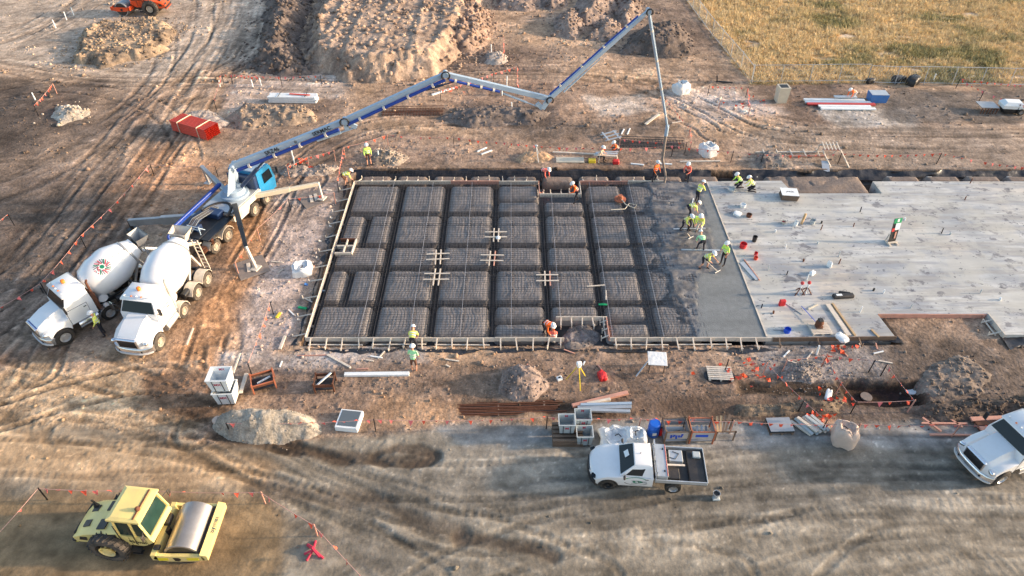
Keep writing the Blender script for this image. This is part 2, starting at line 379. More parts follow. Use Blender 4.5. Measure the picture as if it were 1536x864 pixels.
# ---------------- terrain ----------------
def axis(lo, hi, segs, far_lo, far_hi):
    a = []
    for s0, s1, st in segs: a.append(np.arange(s0, s1, st))
    a = list(np.concatenate(a)); st = .5; v = a[-1]
    while v < far_hi: v += st; a.append(v); st *= 1.35
    st = .5; v = a[0]
    while v > far_lo: v -= st; a.insert(0, v); st *= 1.35
    return np.array(a)
XS = axis(0, 0, [(-66, -34, .24), (-34, -26, .16), (-26, 26, .092), (26, 34, .16), (34, 66, .24)], -2500, 2500)
YS = axis(0, 0, [(11, 27, .09), (27, 48, .125), (48, 92, .22)], -600, 3500)
GX, GY = np.meshgrid(XS, YS)
SLZ = 0.30     # top of the concrete
W1 = fbm(GX / 3, GY / 3, 4, 3); W2 = fbm(GX / 1.1, GY / 1.1, 4, 8)
Hh = .12 * fbm(GX / 14, GY / 14, 3, 1) + .06 * fbm(GX / 4, GY / 4, 3, 2)
def zone(px, soft=.6, warp=.5, z=0): return ss(-soft, soft, sdist(GW(px, z), GX, GY) + warp * (W1 + .6 * W2))
def mix(a, b, m): return a * (1 - m[..., None]) + np.asarray(b) * m[..., None]
n1 = fbm(GX / 9, GY / 6, 5, 21); n2 = fbm(GX / 2.2, GY / 2.2, 5, 31); n3 = fbm(GX / .5, GY / .5, 3, 41)
C = np.zeros(GX.shape + (3,)) + L(158, 136, 118)
C = mix(C, L(178, 150, 124), ss(-.1, .5, n1)); C = mix(C, L(128, 110, 98), ss(.05, .6, -n1 + .4 * n2))
ROUGH = np.ones(GX.shape)
def paint(px, col, soft=.6, warp=.6, amt=1.0, rough=None):
    global C, ROUGH
    m = zone(px, soft, warp) * amt; C = mix(C, col, m)
    if rough is not None: ROUGH = ROUGH * (1 - m) + rough * m
# -- broad ground colours
paint([(-60, -30), (420, -30), (380, 90), (200, 130), (-60, 95)], L(166, 152, 138), 1.5, 1.2, .85, .6)
paint([(-60, 90), (230, 112), (160, 180), (-60, 260)], L(150, 130, 112), 1.5, 1.5, .7)
paint([(-80, 190), (300, 190), (240, 260), (150, 400), (-80, 560)], L(126, 112, 102), 2, 1.6, .7)
paint([(-80, 270), (250, 300), (200, 370), (90, 430), (-80, 480)], L(106, 97, 91), 1.5, 1.5, .6)
paint([(-60, 110), (60, 130), (110, 190), (20, 240), (-60, 240)], L(96, 86, 80), 1, 1.2, .7)
paint([(230, 225), (340, 240), (300, 310), (240, 330), (150, 320)], L(168, 132, 104), 1, 1, .8)
paint([(330, 330), (400, 290), (430, 330), (400, 380), (330, 560), (250, 540), (330, 420)], L(170, 132, 100), .8, .8, .9)
paint([(-60, 560), (200, 545), (330, 600), (300, 660), (-60, 700)], L(176, 152, 122), 1.2, 1.2, .7)
paint([(400, 300), (520, 262), (470, 400), (440, 520), (350, 545), (370, 450), (400, 380)], L(166, 152, 146), .7, .6, .95)
paint([(330, 530), (640, 520), (640, 545), (480, 560), (330, 570)], L(156, 150, 148), .5, .6, .9)
paint([(520, 200), (1130, 205), (1130, 250), (520, 250)], L(156, 134, 118), .8, .8, .7)
paint([(560, 120), (1010, 120), (960, 190), (560, 180)], L(150, 126, 110), 1.2, 1.2, .6)
paint([(340, 120), (520, 110), (520, 150), (340, 170)], L(166, 152, 142), .8, 1, .8)
paint([(360, 555), (900, 530), (1150, 560), (1150, 600), (870, 625), (560, 640), (480, 610), (380, 590)], L(136, 116, 102), 1, 1, .85)
paint([(560, 590), (690, 600), (680, 640), (560, 640)], L(176, 142, 112), .6, .7, .7)
paint([(1130, 520), (1600, 490), (1600, 640), (1130, 625)], L(118, 106, 98), 1, 1, .9)
paint([(1130, 515), (1340, 515), (1330, 575), (1130, 560)], L(150, 144, 142), .6, .8, .8)
paint([(860, 600), (1150, 596), (1250, 600), (1250, 626), (860, 626)], L(116, 98, 86), .5, .5, .9)
paint([(1000, 140), (1100, 130), (1180, 170), (1060, 180)], L(178, 164, 156), .8, .8, .8)
paint([(1220, 165), (1380, 160), (1370, 195), (1260, 195)], L(160, 156, 152), .6, .9, .85)
paint([(1320, 135), (1560, 135), (1560, 185), (1420, 190), (1330, 175)], L(118, 110, 104), .8, 1, .85)
paint([(1110, 190), (1600, 190), (1600, 262), (1110, 258)], L(146, 132, 120), 1, .8, .8, .5)
paint([(880, 145), (960, 142), (980, 165), (900, 175)], L(176, 164, 154), .6, .8, .8)
paint([(210, 560), (330, 560), (350, 600), (310, 640), (210, 610)], L(112, 88, 72), .7, .6, .85)
paint([(760, 185), (1010, 178), (1010, 200), (760, 205)], L(116, 104, 96), .8, .7, .8)
paint([(700, 150), (830, 160), (830, 180), (680, 185)], L(112, 100, 94), .6, .6, .8)
paint([(30, 120), (160, 120), (120, 200), (-40, 190)], L(110, 98, 90), .8, .9, .8)
# -- access road and gravel verge along its back edge
ROADP = [(-80, 640), (140, 640), (330, 668), (560, 655), (660, 642), (900, 636), (1700, 640), (1700, 860), (700, 1000), (-80, 1000)]
ROADM = zone(ROADP, .3, .25)
C = mix(C, L(140, 132, 119), ROADM); ROUGH = ROUGH * (1 - ROADM) + .42 * ROADM
paint([(-80, 640), (330, 664), (420, 700), (380, 735), (-80, 730)], L(166, 140, 110), 1, .8, .85, .6)
paint([(-80, 735), (400, 742), (430, 790), (400, 1000), (-80, 1000)], L(140, 119, 90), .5, .5, .9, .25)
paint([(650, 640), (1000, 637), (1500, 640), (1440, 668), (900, 672), (700, 668)], L(142, 142, 142), .35, .4, .9, .4)
paint([(560, 700), (1050, 700), (1530, 690), (1530, 745), (1000, 790), (560, 770)], L(130, 124, 114), 1, 1, .6)
paint([(700, 790), (1600, 770), (1600, 900), (700, 900)], L(140, 129, 111), 1.2, 1.2, .6)
# -- wheel and track bands: streaks that follow the way machines drove
def band(px, width, seed, amp=.22, rut=.05, freq=2.3):
    P = smooth_path(GW(px)); S, T = path_st(P, GX, GY, width)
    k = np.abs(T) < width; S = S[k]; T = T[k]
    if not len(S): return
    edge = ss(width / 2 + .8, width / 2 - 1.2, np.abs(T)); Tw = T + .35 * fbm(S / 7, T / 3, 2, seed + 3)
    st = fbm(S * .10, Tw * freq, 4, seed, .6); st2 = fbm(S * .5, Tw * freq * 2.2, 3, seed + 7); tread = np.sin(2 * math.pi * (S / .42 + np.abs(Tw) * .9)) * ss(.1, .5, st)
    C[k] = C[k] * (1 + edge * amp * (st * 1.7 + st2 * .8 + .25 * tread))[..., None]; Hh[k] = Hh[k] + edge * rut * (st + .45 * st2 + .22 * tread)
band([(1900, 715), (1300, 715), (900, 735), (640, 745), (430, 700), (250, 665), (-200, 630)], 6.5, 101, .17, .03, 1.3)
band([(1900, 800), (1100, 822), (760, 835), (560, 770), (420, 700), (280, 640), (140, 590), (-200, 600)], 6, 131, .2, .03, 1.5)
band([(-200, 700), (30, 470), (170, 280), (270, 140), (335, 40), (360, -60)], 9.5, 161, .34, .07)
band([(-200, 70), (120, 112), (330, 118), (560, 122), (760, 108), (1040, 118)], 5, 191, .3, .07)
band([(1800, 830), (1400, 800), (1150, 840), (1000, 900)], 5, 371, .16, .03, 1.4)
band([(960, 120), (1080, 160), (1180, 195), (1350, 205), (1700, 206)], 6, 221, .26)
band([(-200, 120), (60, 40), (160, -60)], 5, 251, .3, .08)
band([(-150, 330), (60, 260), (200, 170), (420, 60), (410, -50)], 6, 281, .24, .05)
band([(420, 250), (560, 190), (760, 180), (980, 168)], 6, 301, .22, .05)
band([(330, 460), (350, 560), (270, 620), (100, 640)], 4, 331, .2, .04)
band([(430, 860), (520, 800), (700, 770), (1000, 760), (1700, 760)], 5, 351, .15, .03, 1.2)
def track(px, seed, gauge=1.9, wd=.34, amt=.30, dep=.05):
    P = smooth_path(GW(px)); S, T = path_st(P, GX, GY, 2.6); k = np.abs(T) < 2.4; S = S[k]; T = T[k]
    T = T + .06 * fbm(S / 2, S * 0, 2, seed); u = np.abs(np.abs(T) - gauge / 2)
    fade = ss(-.35, .15, fbm(S / 6, T * .2, 3, seed + 2))
    rut = ss(wd * .62, wd * .38, u) * fade; lip = ss(.16, .0, np.abs(u - wd * .72)) * fade
    ch = np.sin(2 * math.pi * (S / .40 + (u / wd) * .8)); C[k] = C[k] * (1 + amt * (-.75 * rut + .55 * lip + .3 * rut * ch))[..., None]; Hh[k] = Hh[k] + dep * (-rut + .8 * lip + .28 * rut * ch)
for i, px in enumerate([[(1800, 700), (1400, 690), (1100, 705), (860, 745), (640, 760), (430, 705), (250, 660), (-100, 600)], [(1800, 760), (1300, 745), (950, 770), (720, 800), (560, 770), (400, 700), (200, 625), (-100, 560)], [(1800, 790), (1400, 770), (1200, 800), (1050, 850), (960, 900)], [(1800, 830), (1480, 800), (1330, 830), (1250, 900)], [(1700, 720), (1250, 735), (900, 790), (700, 850), (620, 900)], [(1536, 690), (1280, 672), (1000, 690), (780, 720), (560, 720), (380, 680), (100, 650)], [(900, 870), (720, 800), (560, 740), (420, 690), (260, 680), (-80, 700)], [(640, 880), (520, 800), (430, 740), (330, 700), (120, 690), (-80, 680)], [(1100, 860), (850, 820), (650, 790), (480, 730), (340, 650), (240, 600), (150, 560), (-60, 500)],
        [(-60, 520), (60, 440), (160, 330), (250, 200), (320, 90), (350, -30)], [(-60, 460), (60, 380), (170, 240), (240, 140), (300, 60), (310, -30)], [(60, 560), (120, 420), (210, 290), (290, 170), (350, 80), (400, -20)], [(-60, 150), (100, 130), (230, 160), (280, 230), (260, 330)], [(-60, 80), (100, 118), (300, 122), (520, 128), (740, 112), (900, 120)], [(-60, 330), (60, 260), (160, 190), (240, 110), (250, 40)], [(1000, 130), (1060, 160), (1130, 195), (1250, 208), (1700, 208)], [(980, 150), (1050, 185), (1140, 210), (1700, 215)], [(330, 540), (350, 450), (420, 330), (470, 270)], [(300, 560), (330, 470), (400, 340), (450, 250), (560, 190), (760, 175)], [(-40, 640), (120, 590), (240, 570), (300, 600), (290, 650)], [(-80, 60), (60, 30), (140, -30)], [(-80, 90), (40, 60), (150, 0)]]):
    track(px, 700 + i * 7, amt=.2 if i < 9 else .32, dep=.022 if i < 9 else .045)
# -- dark churned ruts on the left of the road
for px, wd in [([(420, 668), (500, 682), (600, 692), (650, 686)], .55), ([(380, 728), (470, 742), (560, 752), (620, 778), (690, 800)], .7), ([(330, 655), (420, 672), (520, 690)], .4), ([(560, 690), (600, 700), (650, 692), (655, 682), (610, 672), (570, 680), (560, 690)], .35), ([(690, 805), (760, 815), (830, 835)], .5)]:
    P = smooth_path(GW(px), .4); S, T = path_st(P, GX, GY, 3); m = ss(wd, wd * .3, np.abs(T) + .25 * W2)
    C = mix(C, L(96, 82, 70), m * (.75 if wd < .6 else .5)); Hh -= .06 * m
# -- dry grass field beyond the fence
FIELDP = [(1022, -10), (1070, 55), (1128, 126), (2600, 132)]
FW = list(GW(FIELDP)) + [np.array((2600., 60.)), np.array((2600., 3600.)), np.array((-200., 3600.)), np.array((14.5, 92.))]
FW[3] = np.array((2600., 60.3))
fd = sdist(np.array([FW[0], FW[1], FW[2], np.array((2600., 60.)), np.array((2600., 3600.)), np.array((8., 3600.)), np.array((14., 95.))]), GX, GY)
FM = ss(-.3, .5, fd + .4 * W2)
GC = np.zeros_like(C) + L(178, 146, 100); gn = fbm(GX / 6, GY / 4, 4, 61)
GC = mix(GC, L(124, 112, 72), ss(.05, .5, gn)); GC = mix(GC, L(184, 170, 156), ss(.46, .66, fbm(GX / 3.5, GY / 1.6, 4, 71)) * .7)
C = mix(C, GC, FM); Hh = Hh + FM * .12 * fbm(GX / 1.2, GY / 1.2, 3, 81)
# -- slab excavation, trenches, pit
def hole(px, depth, wall=.15, z=0, col=None, warp=.0):
    global Hh, C
    d = sdist(GW(px, z), GX, GY) + warp * W2; m = ss(-wall, wall, d); Hh = Hh * (1 - m) - depth * m
    if col is not None: C = mix(C, col, ss(-wall * 2, wall, d))
BED = [(530, 266), (1075, 262), (1175, 262), (1700, 262), (1700, 540), (1575, 500), (1478, 462), (1312, 462), (1350, 515), (452, 518)]
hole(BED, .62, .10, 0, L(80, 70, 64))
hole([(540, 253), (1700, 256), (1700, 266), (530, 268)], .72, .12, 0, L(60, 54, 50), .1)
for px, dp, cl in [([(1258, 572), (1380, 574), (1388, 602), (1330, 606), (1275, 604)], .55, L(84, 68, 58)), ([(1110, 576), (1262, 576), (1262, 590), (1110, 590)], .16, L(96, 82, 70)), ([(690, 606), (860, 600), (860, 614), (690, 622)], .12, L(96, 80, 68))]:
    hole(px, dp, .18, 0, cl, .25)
Hh = Hh + ROUGH * (.035 * n2 + .028 * n3) * (1 - .6 * ROADM)
cd, ci = cell(GX / .45, GY / .45, 5)          # clods in the loose ground
cl_m = ss(.30, .05, cd) * (ci > .62) * ss(-.05, .35, n2) * ROUGH
Hh = Hh + .07 * cl_m
C = C * (1 + .34 * n2[..., None] * (.35 + .65 * ROUGH[..., None]) + .26 * n3[..., None] + .22 * fbm(GX / 1.3, GY / .45, 4, 47)[..., None])
speck = (vn(GX * 7.3, GY * 7.3, 77) > .93) & (ROUGH > .35); C = np.where(speck[..., None], C * 1.35, C)
far = (np.abs(GX) > 66) | (GY > 92) | (GY < 10); Hh = np.where(far, .1 * fbm(GX / 20, GY / 20, 2, 1), Hh)
lumi = C.mean(-1, keepdims=True); C = C + (lumi * np.array((1.02, 1.0, .95)) - C) * ((.28 * ROADM * ss(-14, 2, GX))[..., None]); C = C * (lumi / .24) ** .45 * np.array((.99, .955, .905)); C = np.clip(C + (C.mean(-1, keepdims=True) * np.array((1.04, 1, .95)) - C) * .04, .02, .8)
def hz(x, y):
    x = float(x); y = float(y); i = int(np.clip(np.searchsorted(XS, x) - 1, 0, len(XS) - 2)); j = int(np.clip(np.searchsorted(YS, y) - 1, 0, len(YS) - 2))
    u = (x - XS[i]) / (XS[i + 1] - XS[i]); v = (y - YS[j]) / (YS[j + 1] - YS[j])
    return float((Hh[j, i] * (1 - u) + Hh[j, i + 1] * u) * (1 - v) + (Hh[j + 1, i] * (1 - u) + Hh[j + 1, i + 1] * u) * v)
def hzs(x, y):
    i = np.clip(np.searchsorted(XS, x) - 1, 0, len(XS) - 2); j = np.clip(np.searchsorted(YS, y) - 1, 0, len(YS) - 2)
    u = (x - XS[i]) / (XS[i + 1] - XS[i]); v = (y - YS[j]) / (YS[j + 1] - YS[j])
    return (Hh[j, i] * (1 - u) + Hh[j, i + 1] * u) * (1 - v) + (Hh[j + 1, i] * (1 - u) + Hh[j + 1, i + 1] * u) * v
def GP(x, y, up=0.0):
    z = 0.0
    for _ in range(3): p = G(x, y, z + up); z = hz(p[0], p[1])
    return Vector((p[0], p[1], z))
def sheet(name, X, Y, Z, keep, col, m, parent=None, **kw):
    """height-field mesh from 2-D arrays; keep = bool per cell"""
    ny, nx = X.shape; idx = np.arange(ny * nx).reshape(ny, nx)
    q = np.stack([idx[:-1, :-1], idx[:-1, 1:], idx[1:, 1:], idx[1:, :-1]], -1)[keep].reshape(-1, 4)
    used, inv = np.unique(q, return_inverse=True); q = inv.reshape(-1, 4)
    V = np.stack([X, Y, Z], -1).reshape(-1, 3)[used]
    me = bpy.data.meshes.new(name); me.vertices.add(len(V)); me.vertices.foreach_set('co', V.astype(np.float32).ravel())
    me.loops.add(q.size); me.loops.foreach_set('vertex_index', q.astype(np.int32).ravel())
    me.polygons.add(len(q)); me.polygons.foreach_set('loop_start', (np.arange(len(q)) * 4).astype(np.int32))
    me.update(calc_edges=True); me.polygons.foreach_set('use_smooth', np.ones(len(q), bool))
    if col is not None:
        a = me.color_attributes.new('Col', 'FLOAT_COLOR', 'POINT'); c4 = np.ones((len(V), 4), np.float32); c4[:, :3] = col.reshape(-1, 3)[used]; a.data.foreach_set('color', c4.ravel())
    me.materials.append(M_(m)); me.validate(); return link(name, me, parent, **kw)
cx = (GX[:-1, :-1] + GX[1:, 1:]) / 2; cy = (GY[:-1, :-1] + GY[1:, 1:]) / 2
def c4(A): return (A[:-1, :-1] + A[1:, :-1] + A[:-1, 1:] + A[1:, 1:]) / 4
road_k = (sdist(GW(ROADP), cx, cy) + .25 * (c4(W1) + .6 * c4(W2)) > 0) & (np.abs(cx) < 66) & (cy > 6)
field_k = (c4(FM) > .5) & ~road_k
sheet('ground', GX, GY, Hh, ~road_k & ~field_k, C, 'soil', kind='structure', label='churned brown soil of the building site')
sheet('road', GX, GY, Hh, road_k, C, 'road_soil', kind='structure', label='grey gravel haul road with wheel tracks')
sheet('field', GX, GY, Hh, field_k, C, 'field_soil', kind='structure', label='paddock ground under the dry grass')
# ---------------- soil heaps ----------------
CLODS = []     # (x, y, z, r, shade) gathered for loose clods
def mound(name, label, px, height, slope=1.0, lump=.25, lsc=.7, col=(150, 125, 105), col2=(105, 88, 76), step=.16, seed=1, warp=.45, plateau=None, tracks=0, clods=60, z=0, csize=.16, group=None, cat='soil heap'):
    P = GW(px, 0) if not isinstance(px, np.ndarray) else px
    lo = P.min(0) - .6; hi = P.max(0) + .6
    X, Y = np.meshgrid(np.arange(lo[0], hi[0], step), np.arange(lo[1], hi[1], step))
    wv = fbm(X / 1.6, Y / 1.6, 3, seed); d = sdist(P, X, Y) + warp * wv
    top = height if plateau is None else plateau
    e = np.clip(d, 0, None) * slope; h = top * np.sin(np.pi / 2 * np.clip(e / (1.55 * top), 0, 1)) ** 1.25 if plateau is None else np.minimum(e, top) - .12 * ss(.6, 1.2, e / top)
    cd, ci = cell(X / lsc, Y / lsc, seed); cd2, ci2 = cell(X / (lsc * .45), Y / (lsc * .45), seed + 3)
    pm = 1.0 if plateau is None else .25 + .75 * ss(top * 1.25, top * .8, e)
    h = h + ss(0, .5, d) * lump * pm * ((.6 - cd) * (.5 + ci) + .5 * (.5 - cd2) * ci2 + .7 * fbm(X / 2.5, Y / 2.5, 3, seed + 9) + .35 * fbm(X / .5, Y / .5, 3, seed + 11)) * (.35 + .65 * np.clip(h / top, 0, 1)) + ss(0, .3, d) * .05 * fbm(X / .3, Y / .3, 2, seed + 13)
    if tracks:
        lane = fbm(X * 1.15 + .35 * wv, Y * .05, 3, seed + 20); h = h + (1 - pm) * tracks * lane * ss(.2, 1, d)
    z0 = hzs(X, Y); Z = np.where(d > 0, z0 + h, z0 - .12 + .5 * d)
    n = fbm(X / 1.3, Y / 1.3, 4, seed + 5); Cc = np.zeros(X.shape + (3,)) + L(*col)
    Cc = mix(Cc, L(*col2), np.clip(ss(-.3, .5, n) * .7 + .4 * (ci - .5), 0, 1)); Cc = Cc * (1 + .25 * fbm(X / .35, Y / .35, 2, seed + 6))[..., None]
    gr = Cc.mean(-1, keepdims=True); Cc = Cc + (gr * np.array((1.06, 1, .94)) - Cc) * .3
    dm = c4(d); o = sheet(name, X, Y, Z, dm > -.35, np.clip(Cc, .02, .7), 'soil', label=label, cat=cat, group=group)
    ok = np.argwhere(d > .1); k = min(clods, len(ok))
    for i in rng.choice(len(ok), k, replace=False):
        a, b = ok[i]; CLODS.append((X[a, b], Y[a, b], Z[a, b], csize * rng.uniform(.4, 1.3), Cc[a, b] * rng.uniform(.8, 1.2)))
    ring = np.argwhere((d > -1.6) & (d < -.2)); k = min(clods // 3, len(ring))
    for i in (rng.choice(len(ring), k, replace=False) if k else []):
        a, b = ring[i]; CLODS.append((X[a, b], Y[a, b], z0[a, b], csize * rng.uniform(.3, .8), Cc[a, b]))
    return o
mound('dirt_mound', 'ring-shaped brown dirt mound below the orange roller', [(105, 96), (118, 60), (150, 40), (205, 30), (250, 34), (270, 50), (245, 78), (200, 92), (150, 100)], 1.2, .7, .6, 1.1, (186, 154, 116), (92, 80, 72), .17, 11, warp=.9, plateau=.85, clods=420)
mound('stockpile', 'large flat-topped soil stockpile with machine tracks along its top', [(462, 108), (452, 70), (470, 30), (490, -60), (740, -60), (715, 40), (690, 88), (655, 112), (600, 124), (530, 124)], 2.0, .95, .55, .9, (180, 150, 124), (122, 98, 82), .16, 23, warp=.8, plateau=2.0, tracks=.34, clods=900, csize=.24)
mound('clod_heap', 'dark cloddy heap along the flank of the flat-topped stockpile', [(368, 102), (392, 66), (392, 34), (408, -30), (478, -40), (462, 30), (450, 70), (470, 112), (420, 116)], 1.3, .8, .6, .6, (128, 110, 98), (88, 76, 70), .17, 31, clods=420, csize=.22)
mound('spoil_heap', 'rubbly spoil heap abutting the right end of the stockpile', [(650, 84), (672, 44), (684, 14), (720, 8), (738, 30), (734, 68), (706, 86)], 1.3, .9, .6, .8, (168, 136, 114), (112, 92, 80), .17, 37, clods=260, csize=.24)
for i, (px, hh, lb) in enumerate([([(742, 14), (750, -25), (800, -30), (818, 10), (790, 18)], .8, 'low dusty heap behind the bunting beyond the stockpile'),
                              ([(806, 10), (815, -22), (848, -24), (850, 12), (826, 18)], 1.0, 'small spoil heap wedged between two larger ones'),
                              ([(824, 55), (836, 24), (868, 18), (884, 44), (862, 60)], 1.5, 'rounded grey spoil heap lowest in the cluster by the boom elbow'),
                              ([(858, 34), (868, -10), (905, -20), (930, 5), (912, 34), (880, 40)], 1.6, 'tall brown spoil heap at the back of the cluster'),
                              ([(872, 62), (890, 38), (925, 30), (940, 52), (920, 66)], 1.4, 'cone of spoil under the upper boom arm'),
                              ([(920, 40), (930, -5), (958, -10), (964, 24), (946, 42)], 1.5, 'reddish spoil heap behind the upper boom arm')]):
    mound('spoil_heap', lb, px, hh, .8, .4, .7, (160, 136, 120), (112, 94, 84), .18, 41 + i * 3, clods=90, csize=.2, group='spoil heaps behind the site')
mound('dark_mound', 'dark earth mound with a ragged crest beside the field fence', [(925, 80), (948, 50), (1000, 38), (1036, 50), (1042, 84), (1000, 88)], 1.3, .8, .35, .7, (116, 100, 90), (90, 78, 70), .18, 67, clods=130)
mound('sand_pile', 'pale cream sand heap beside an orange bunting post', [(72, 176), (84, 160), (118, 155), (140, 166), (120, 180), (90, 186)], .45, .5, .12, .6, (196, 182, 162), (160, 146, 128), .12, 71, warp=.6, clods=40, cat='sand heap')
mound('sand_pile', 'grey gravel and sand heap with tyre marks by the white tubs', [(400 + 80 * math.cos(R(a)) * (1 + .05 * math.sin(a * .05)), 640 + 27 * math.sin(R(a))) for a in range(0, 360, 18)], 1.25, 1.5, .10, .6, (168, 156, 138), (138, 130, 118), .07, 73, warp=.35, clods=60, csize=.05, cat='sand heap')
mound('dirt_mound', 'steep clay heap in front of the formwork with a lit crumbly side', [(750, 590), (756, 560), (780, 548), (808, 556), (818, 580), (800, 598), (770, 600)], .9, 1.2, .22, .4, (150, 128, 116), (118, 104, 98), .09, 79, clods=90, csize=.09)
mound('dirt_mound', 'grey rubble heap between the slab edge and the bunting', [(1168, 572), (1180, 550), (1220, 545), (1240, 565), (1220, 578)], .4, .7, .22, .4, (150, 138, 130), (112, 100, 92), .1, 83, clods=140, csize=.08)
mound('dirt_mound', 'broad dark clay heap beside the pit with a pale flank', [(1372, 578), (1392, 548), (1440, 535), (1475, 560), (1462, 592), (1400, 600)], .12, .2, .10, .5, (138, 122, 108), (108, 95, 86), .1, 89, warp=.9, clods=90, csize=.1)
mound('dirt_mound', 'low brown spoil ridge running beside the haul road verge', [(1370, 628), (1380, 598), (1470, 595), (1560, 590), (1560, 625), (1440, 632)], .3, .5, .2, .5, (104, 88, 76), (78, 66, 56), .11, 91, clods=140, csize=.1)
mound('dirt_mound', 'pale trench spoil heap behind the pump cab bunting', [(410, 258), (440, 248), (510, 250), (505, 262), (440, 268)], .3, .5, .2, .5, (172, 154, 140), (138, 120, 108), .12, 93, warp=.6, clods=90, csize=.09)
mound('dirt_mound', 'pale lumpy spoil heap behind the lime-vested standing worker', [(546, 236), (560, 226), (590, 224), (608, 238), (595, 246), (560, 246)], .45, .7, .3, .5, (166, 148, 130), (116, 102, 92), .11, 95, warp=.6, clods=110, csize=.1)
mound('dirt_mound', 'small orange sand heap behind the back trench', [(768, 240), (785, 228), (815, 226), (832, 236), (815, 246), (780, 246)], .4, .8, .1, .4, (196, 154, 110), (166, 126, 90), .12, 97, clods=20, csize=.07)
mound('dirt_mound', 'eroded bank of loose earth beside the bundle of red pipes', [(335, 178), (362, 156), (420, 160), (470, 165), (480, 185), (420, 192), (360, 196)], .6, .7, .35, .6, (166, 140, 114), (118, 100, 88), .15, 99, clods=90, csize=.14)
mound('dirt_mound', 'pale gravel dump next to the bundle of red pipes', [(275, 178), (292, 165), (330, 166), (342, 185), (320, 200)], .2, .35, .08, .5, (176, 160, 146), (146, 130, 118), .13, 103, warp=.6, clods=40, csize=.08)
mound('dirt_mound', 'pale gravel heap with a star picket behind the boom knee', [(722, 96), (732, 82), (752, 80), (768, 92), (750, 100)], .35, .5, .15, .5, (180, 164, 150), (140, 126, 114), .14, 107, warp=.6, clods=50, csize=.1)
mound('dirt_mound', 'dark bank of earth behind the rusty cage of bars', [(655, 178), (690, 162), (760, 158), (830, 168), (800, 186), (700, 190)], .5, .6, .25, .6, (122, 108, 100), (92, 80, 74), .15, 109, clods=80, csize=.12)
mound('dirt_mound', 'grey clay heap inside the front formwork recess', [(838, 502), (850, 482), (880, 474), (905, 490), (908, 512), (880, 524), (850, 522)], .4, .9, .2, .35, (134, 124, 120), (104, 96, 94), .09, 113, clods=60, csize=.06)
mound('dirt_mound', 'grassy brown bank by the verge behind the bulk bags', [(1100, 602), (1260, 598), (1255, 618), (1180, 630), (1100, 626)], .35, .6, .15, .4, (132, 112, 88), (104, 88, 72), .1, 117, clods=60, csize=.07)
mound('dirt_mound', 'rocky clay bank between two bunting lines behind the timber frames', [(1130, 232), (1150, 226), (1185, 232), (1190, 250), (1140, 252)], .35, .8, .2, .4, (150, 136, 122), (120, 106, 98), .12, 119, clods=40, csize=.08)
# ---------------- slab bed ----------------
XL = float(G(494, 392, SLZ)[0]); XJ = float(G(1105, 390, SLZ)[0]); YB = float(G(800, 272, SLZ)[1]); YF = float(G(800, 506, SLZ)[1])
def yat(p, z=.2): return float(G(768, p, z)[1])
def xat(p, q, z=.2): return float(G(p, q, z)[0])
bed = MB(); bed.prismz([(XL - .1, YF - .1), (XJ, YF - .1), (XJ, YB + .1), (XL - .1, YB + .1)], -.75, -.5)
bed = bed.build('slab_bed', 'membrane', kind='structure', label='dark lined beam trenches and soil pads below the mesh')
xb = [XL + .05, -8.15, -4.75, -1.2, 2.15, 5.35, 8.2, 11.2]; yb = [YF + .05, yat(453), yat(400), yat(366), yat(319), YB - .05]
cutT = (xat(808, 283), xat(871, 283), yat(293), YB); cutB = (xat(832, 490), xat(912, 490), YF, yat(477))
pads = []
for i in range(7):
    for j in range(5):
        x0, x1, y0, y1 = xb[i] + .13, xb[i + 1] - .13, yb[j] + .11, yb[j + 1] - .11
        if i == 0 and j == 3: s = xat(548, 340); pads += [(x0, s - .15, y0, y1), (s + .15, x1, y0, y1)]
        elif i == 0 and j == 1: s = xat(521, 425); pads += [(x0, s - .15, y0, y1), (s + .15, x1, y0, y1)]
        elif i in (3, 4, 5) and j == 4:
            s = yat(298); pads += [(x0, x1, y0, s - .14)]
            if i != 4: pads += [(x0, x1, s + .14, y1)]
        elif i in (3, 4, 5) and j == 0:
            s = yat(479); pads += [(x0, x1, s + .14, y1)]
            if i != 4: pads += [(x0, x1, y0, s - .14)]
        else: pads.append((x0, x1, y0, y1))
for k, (x0, x1, y0, y1) in enumerate(pads):
    a = np.linspace(0, 1, 22); e = .5 - .5 * np.cos(np.pi * a); X, Y = np.meshgrid(x0 + (x1 - x0) * e, y0 + (y1 - y0) * e)
    dx = np.minimum(X - x0, x1 - X); dy = np.minimum(Y - y0, y1 - Y); rr = .38
    qx = np.clip(rr - dx, 0, None); qy = np.clip(rr - dy, 0, None); q = np.clip(np.hypot(qx, qy) / rr, 0, 1)
    Z = -.5 + .68 * np.sqrt(np.clip(1 - q ** 2.2, 0, 1)) + .05 * (1 - q) * fbm(X / .6, Y / .6, 3, 200 + k) + .10 * np.minimum(dx, dy).clip(0, .8) - .05
    sheet('pad', X, Y, Z, np.ones((21, 21), bool), None, 'pad_soil', bed)
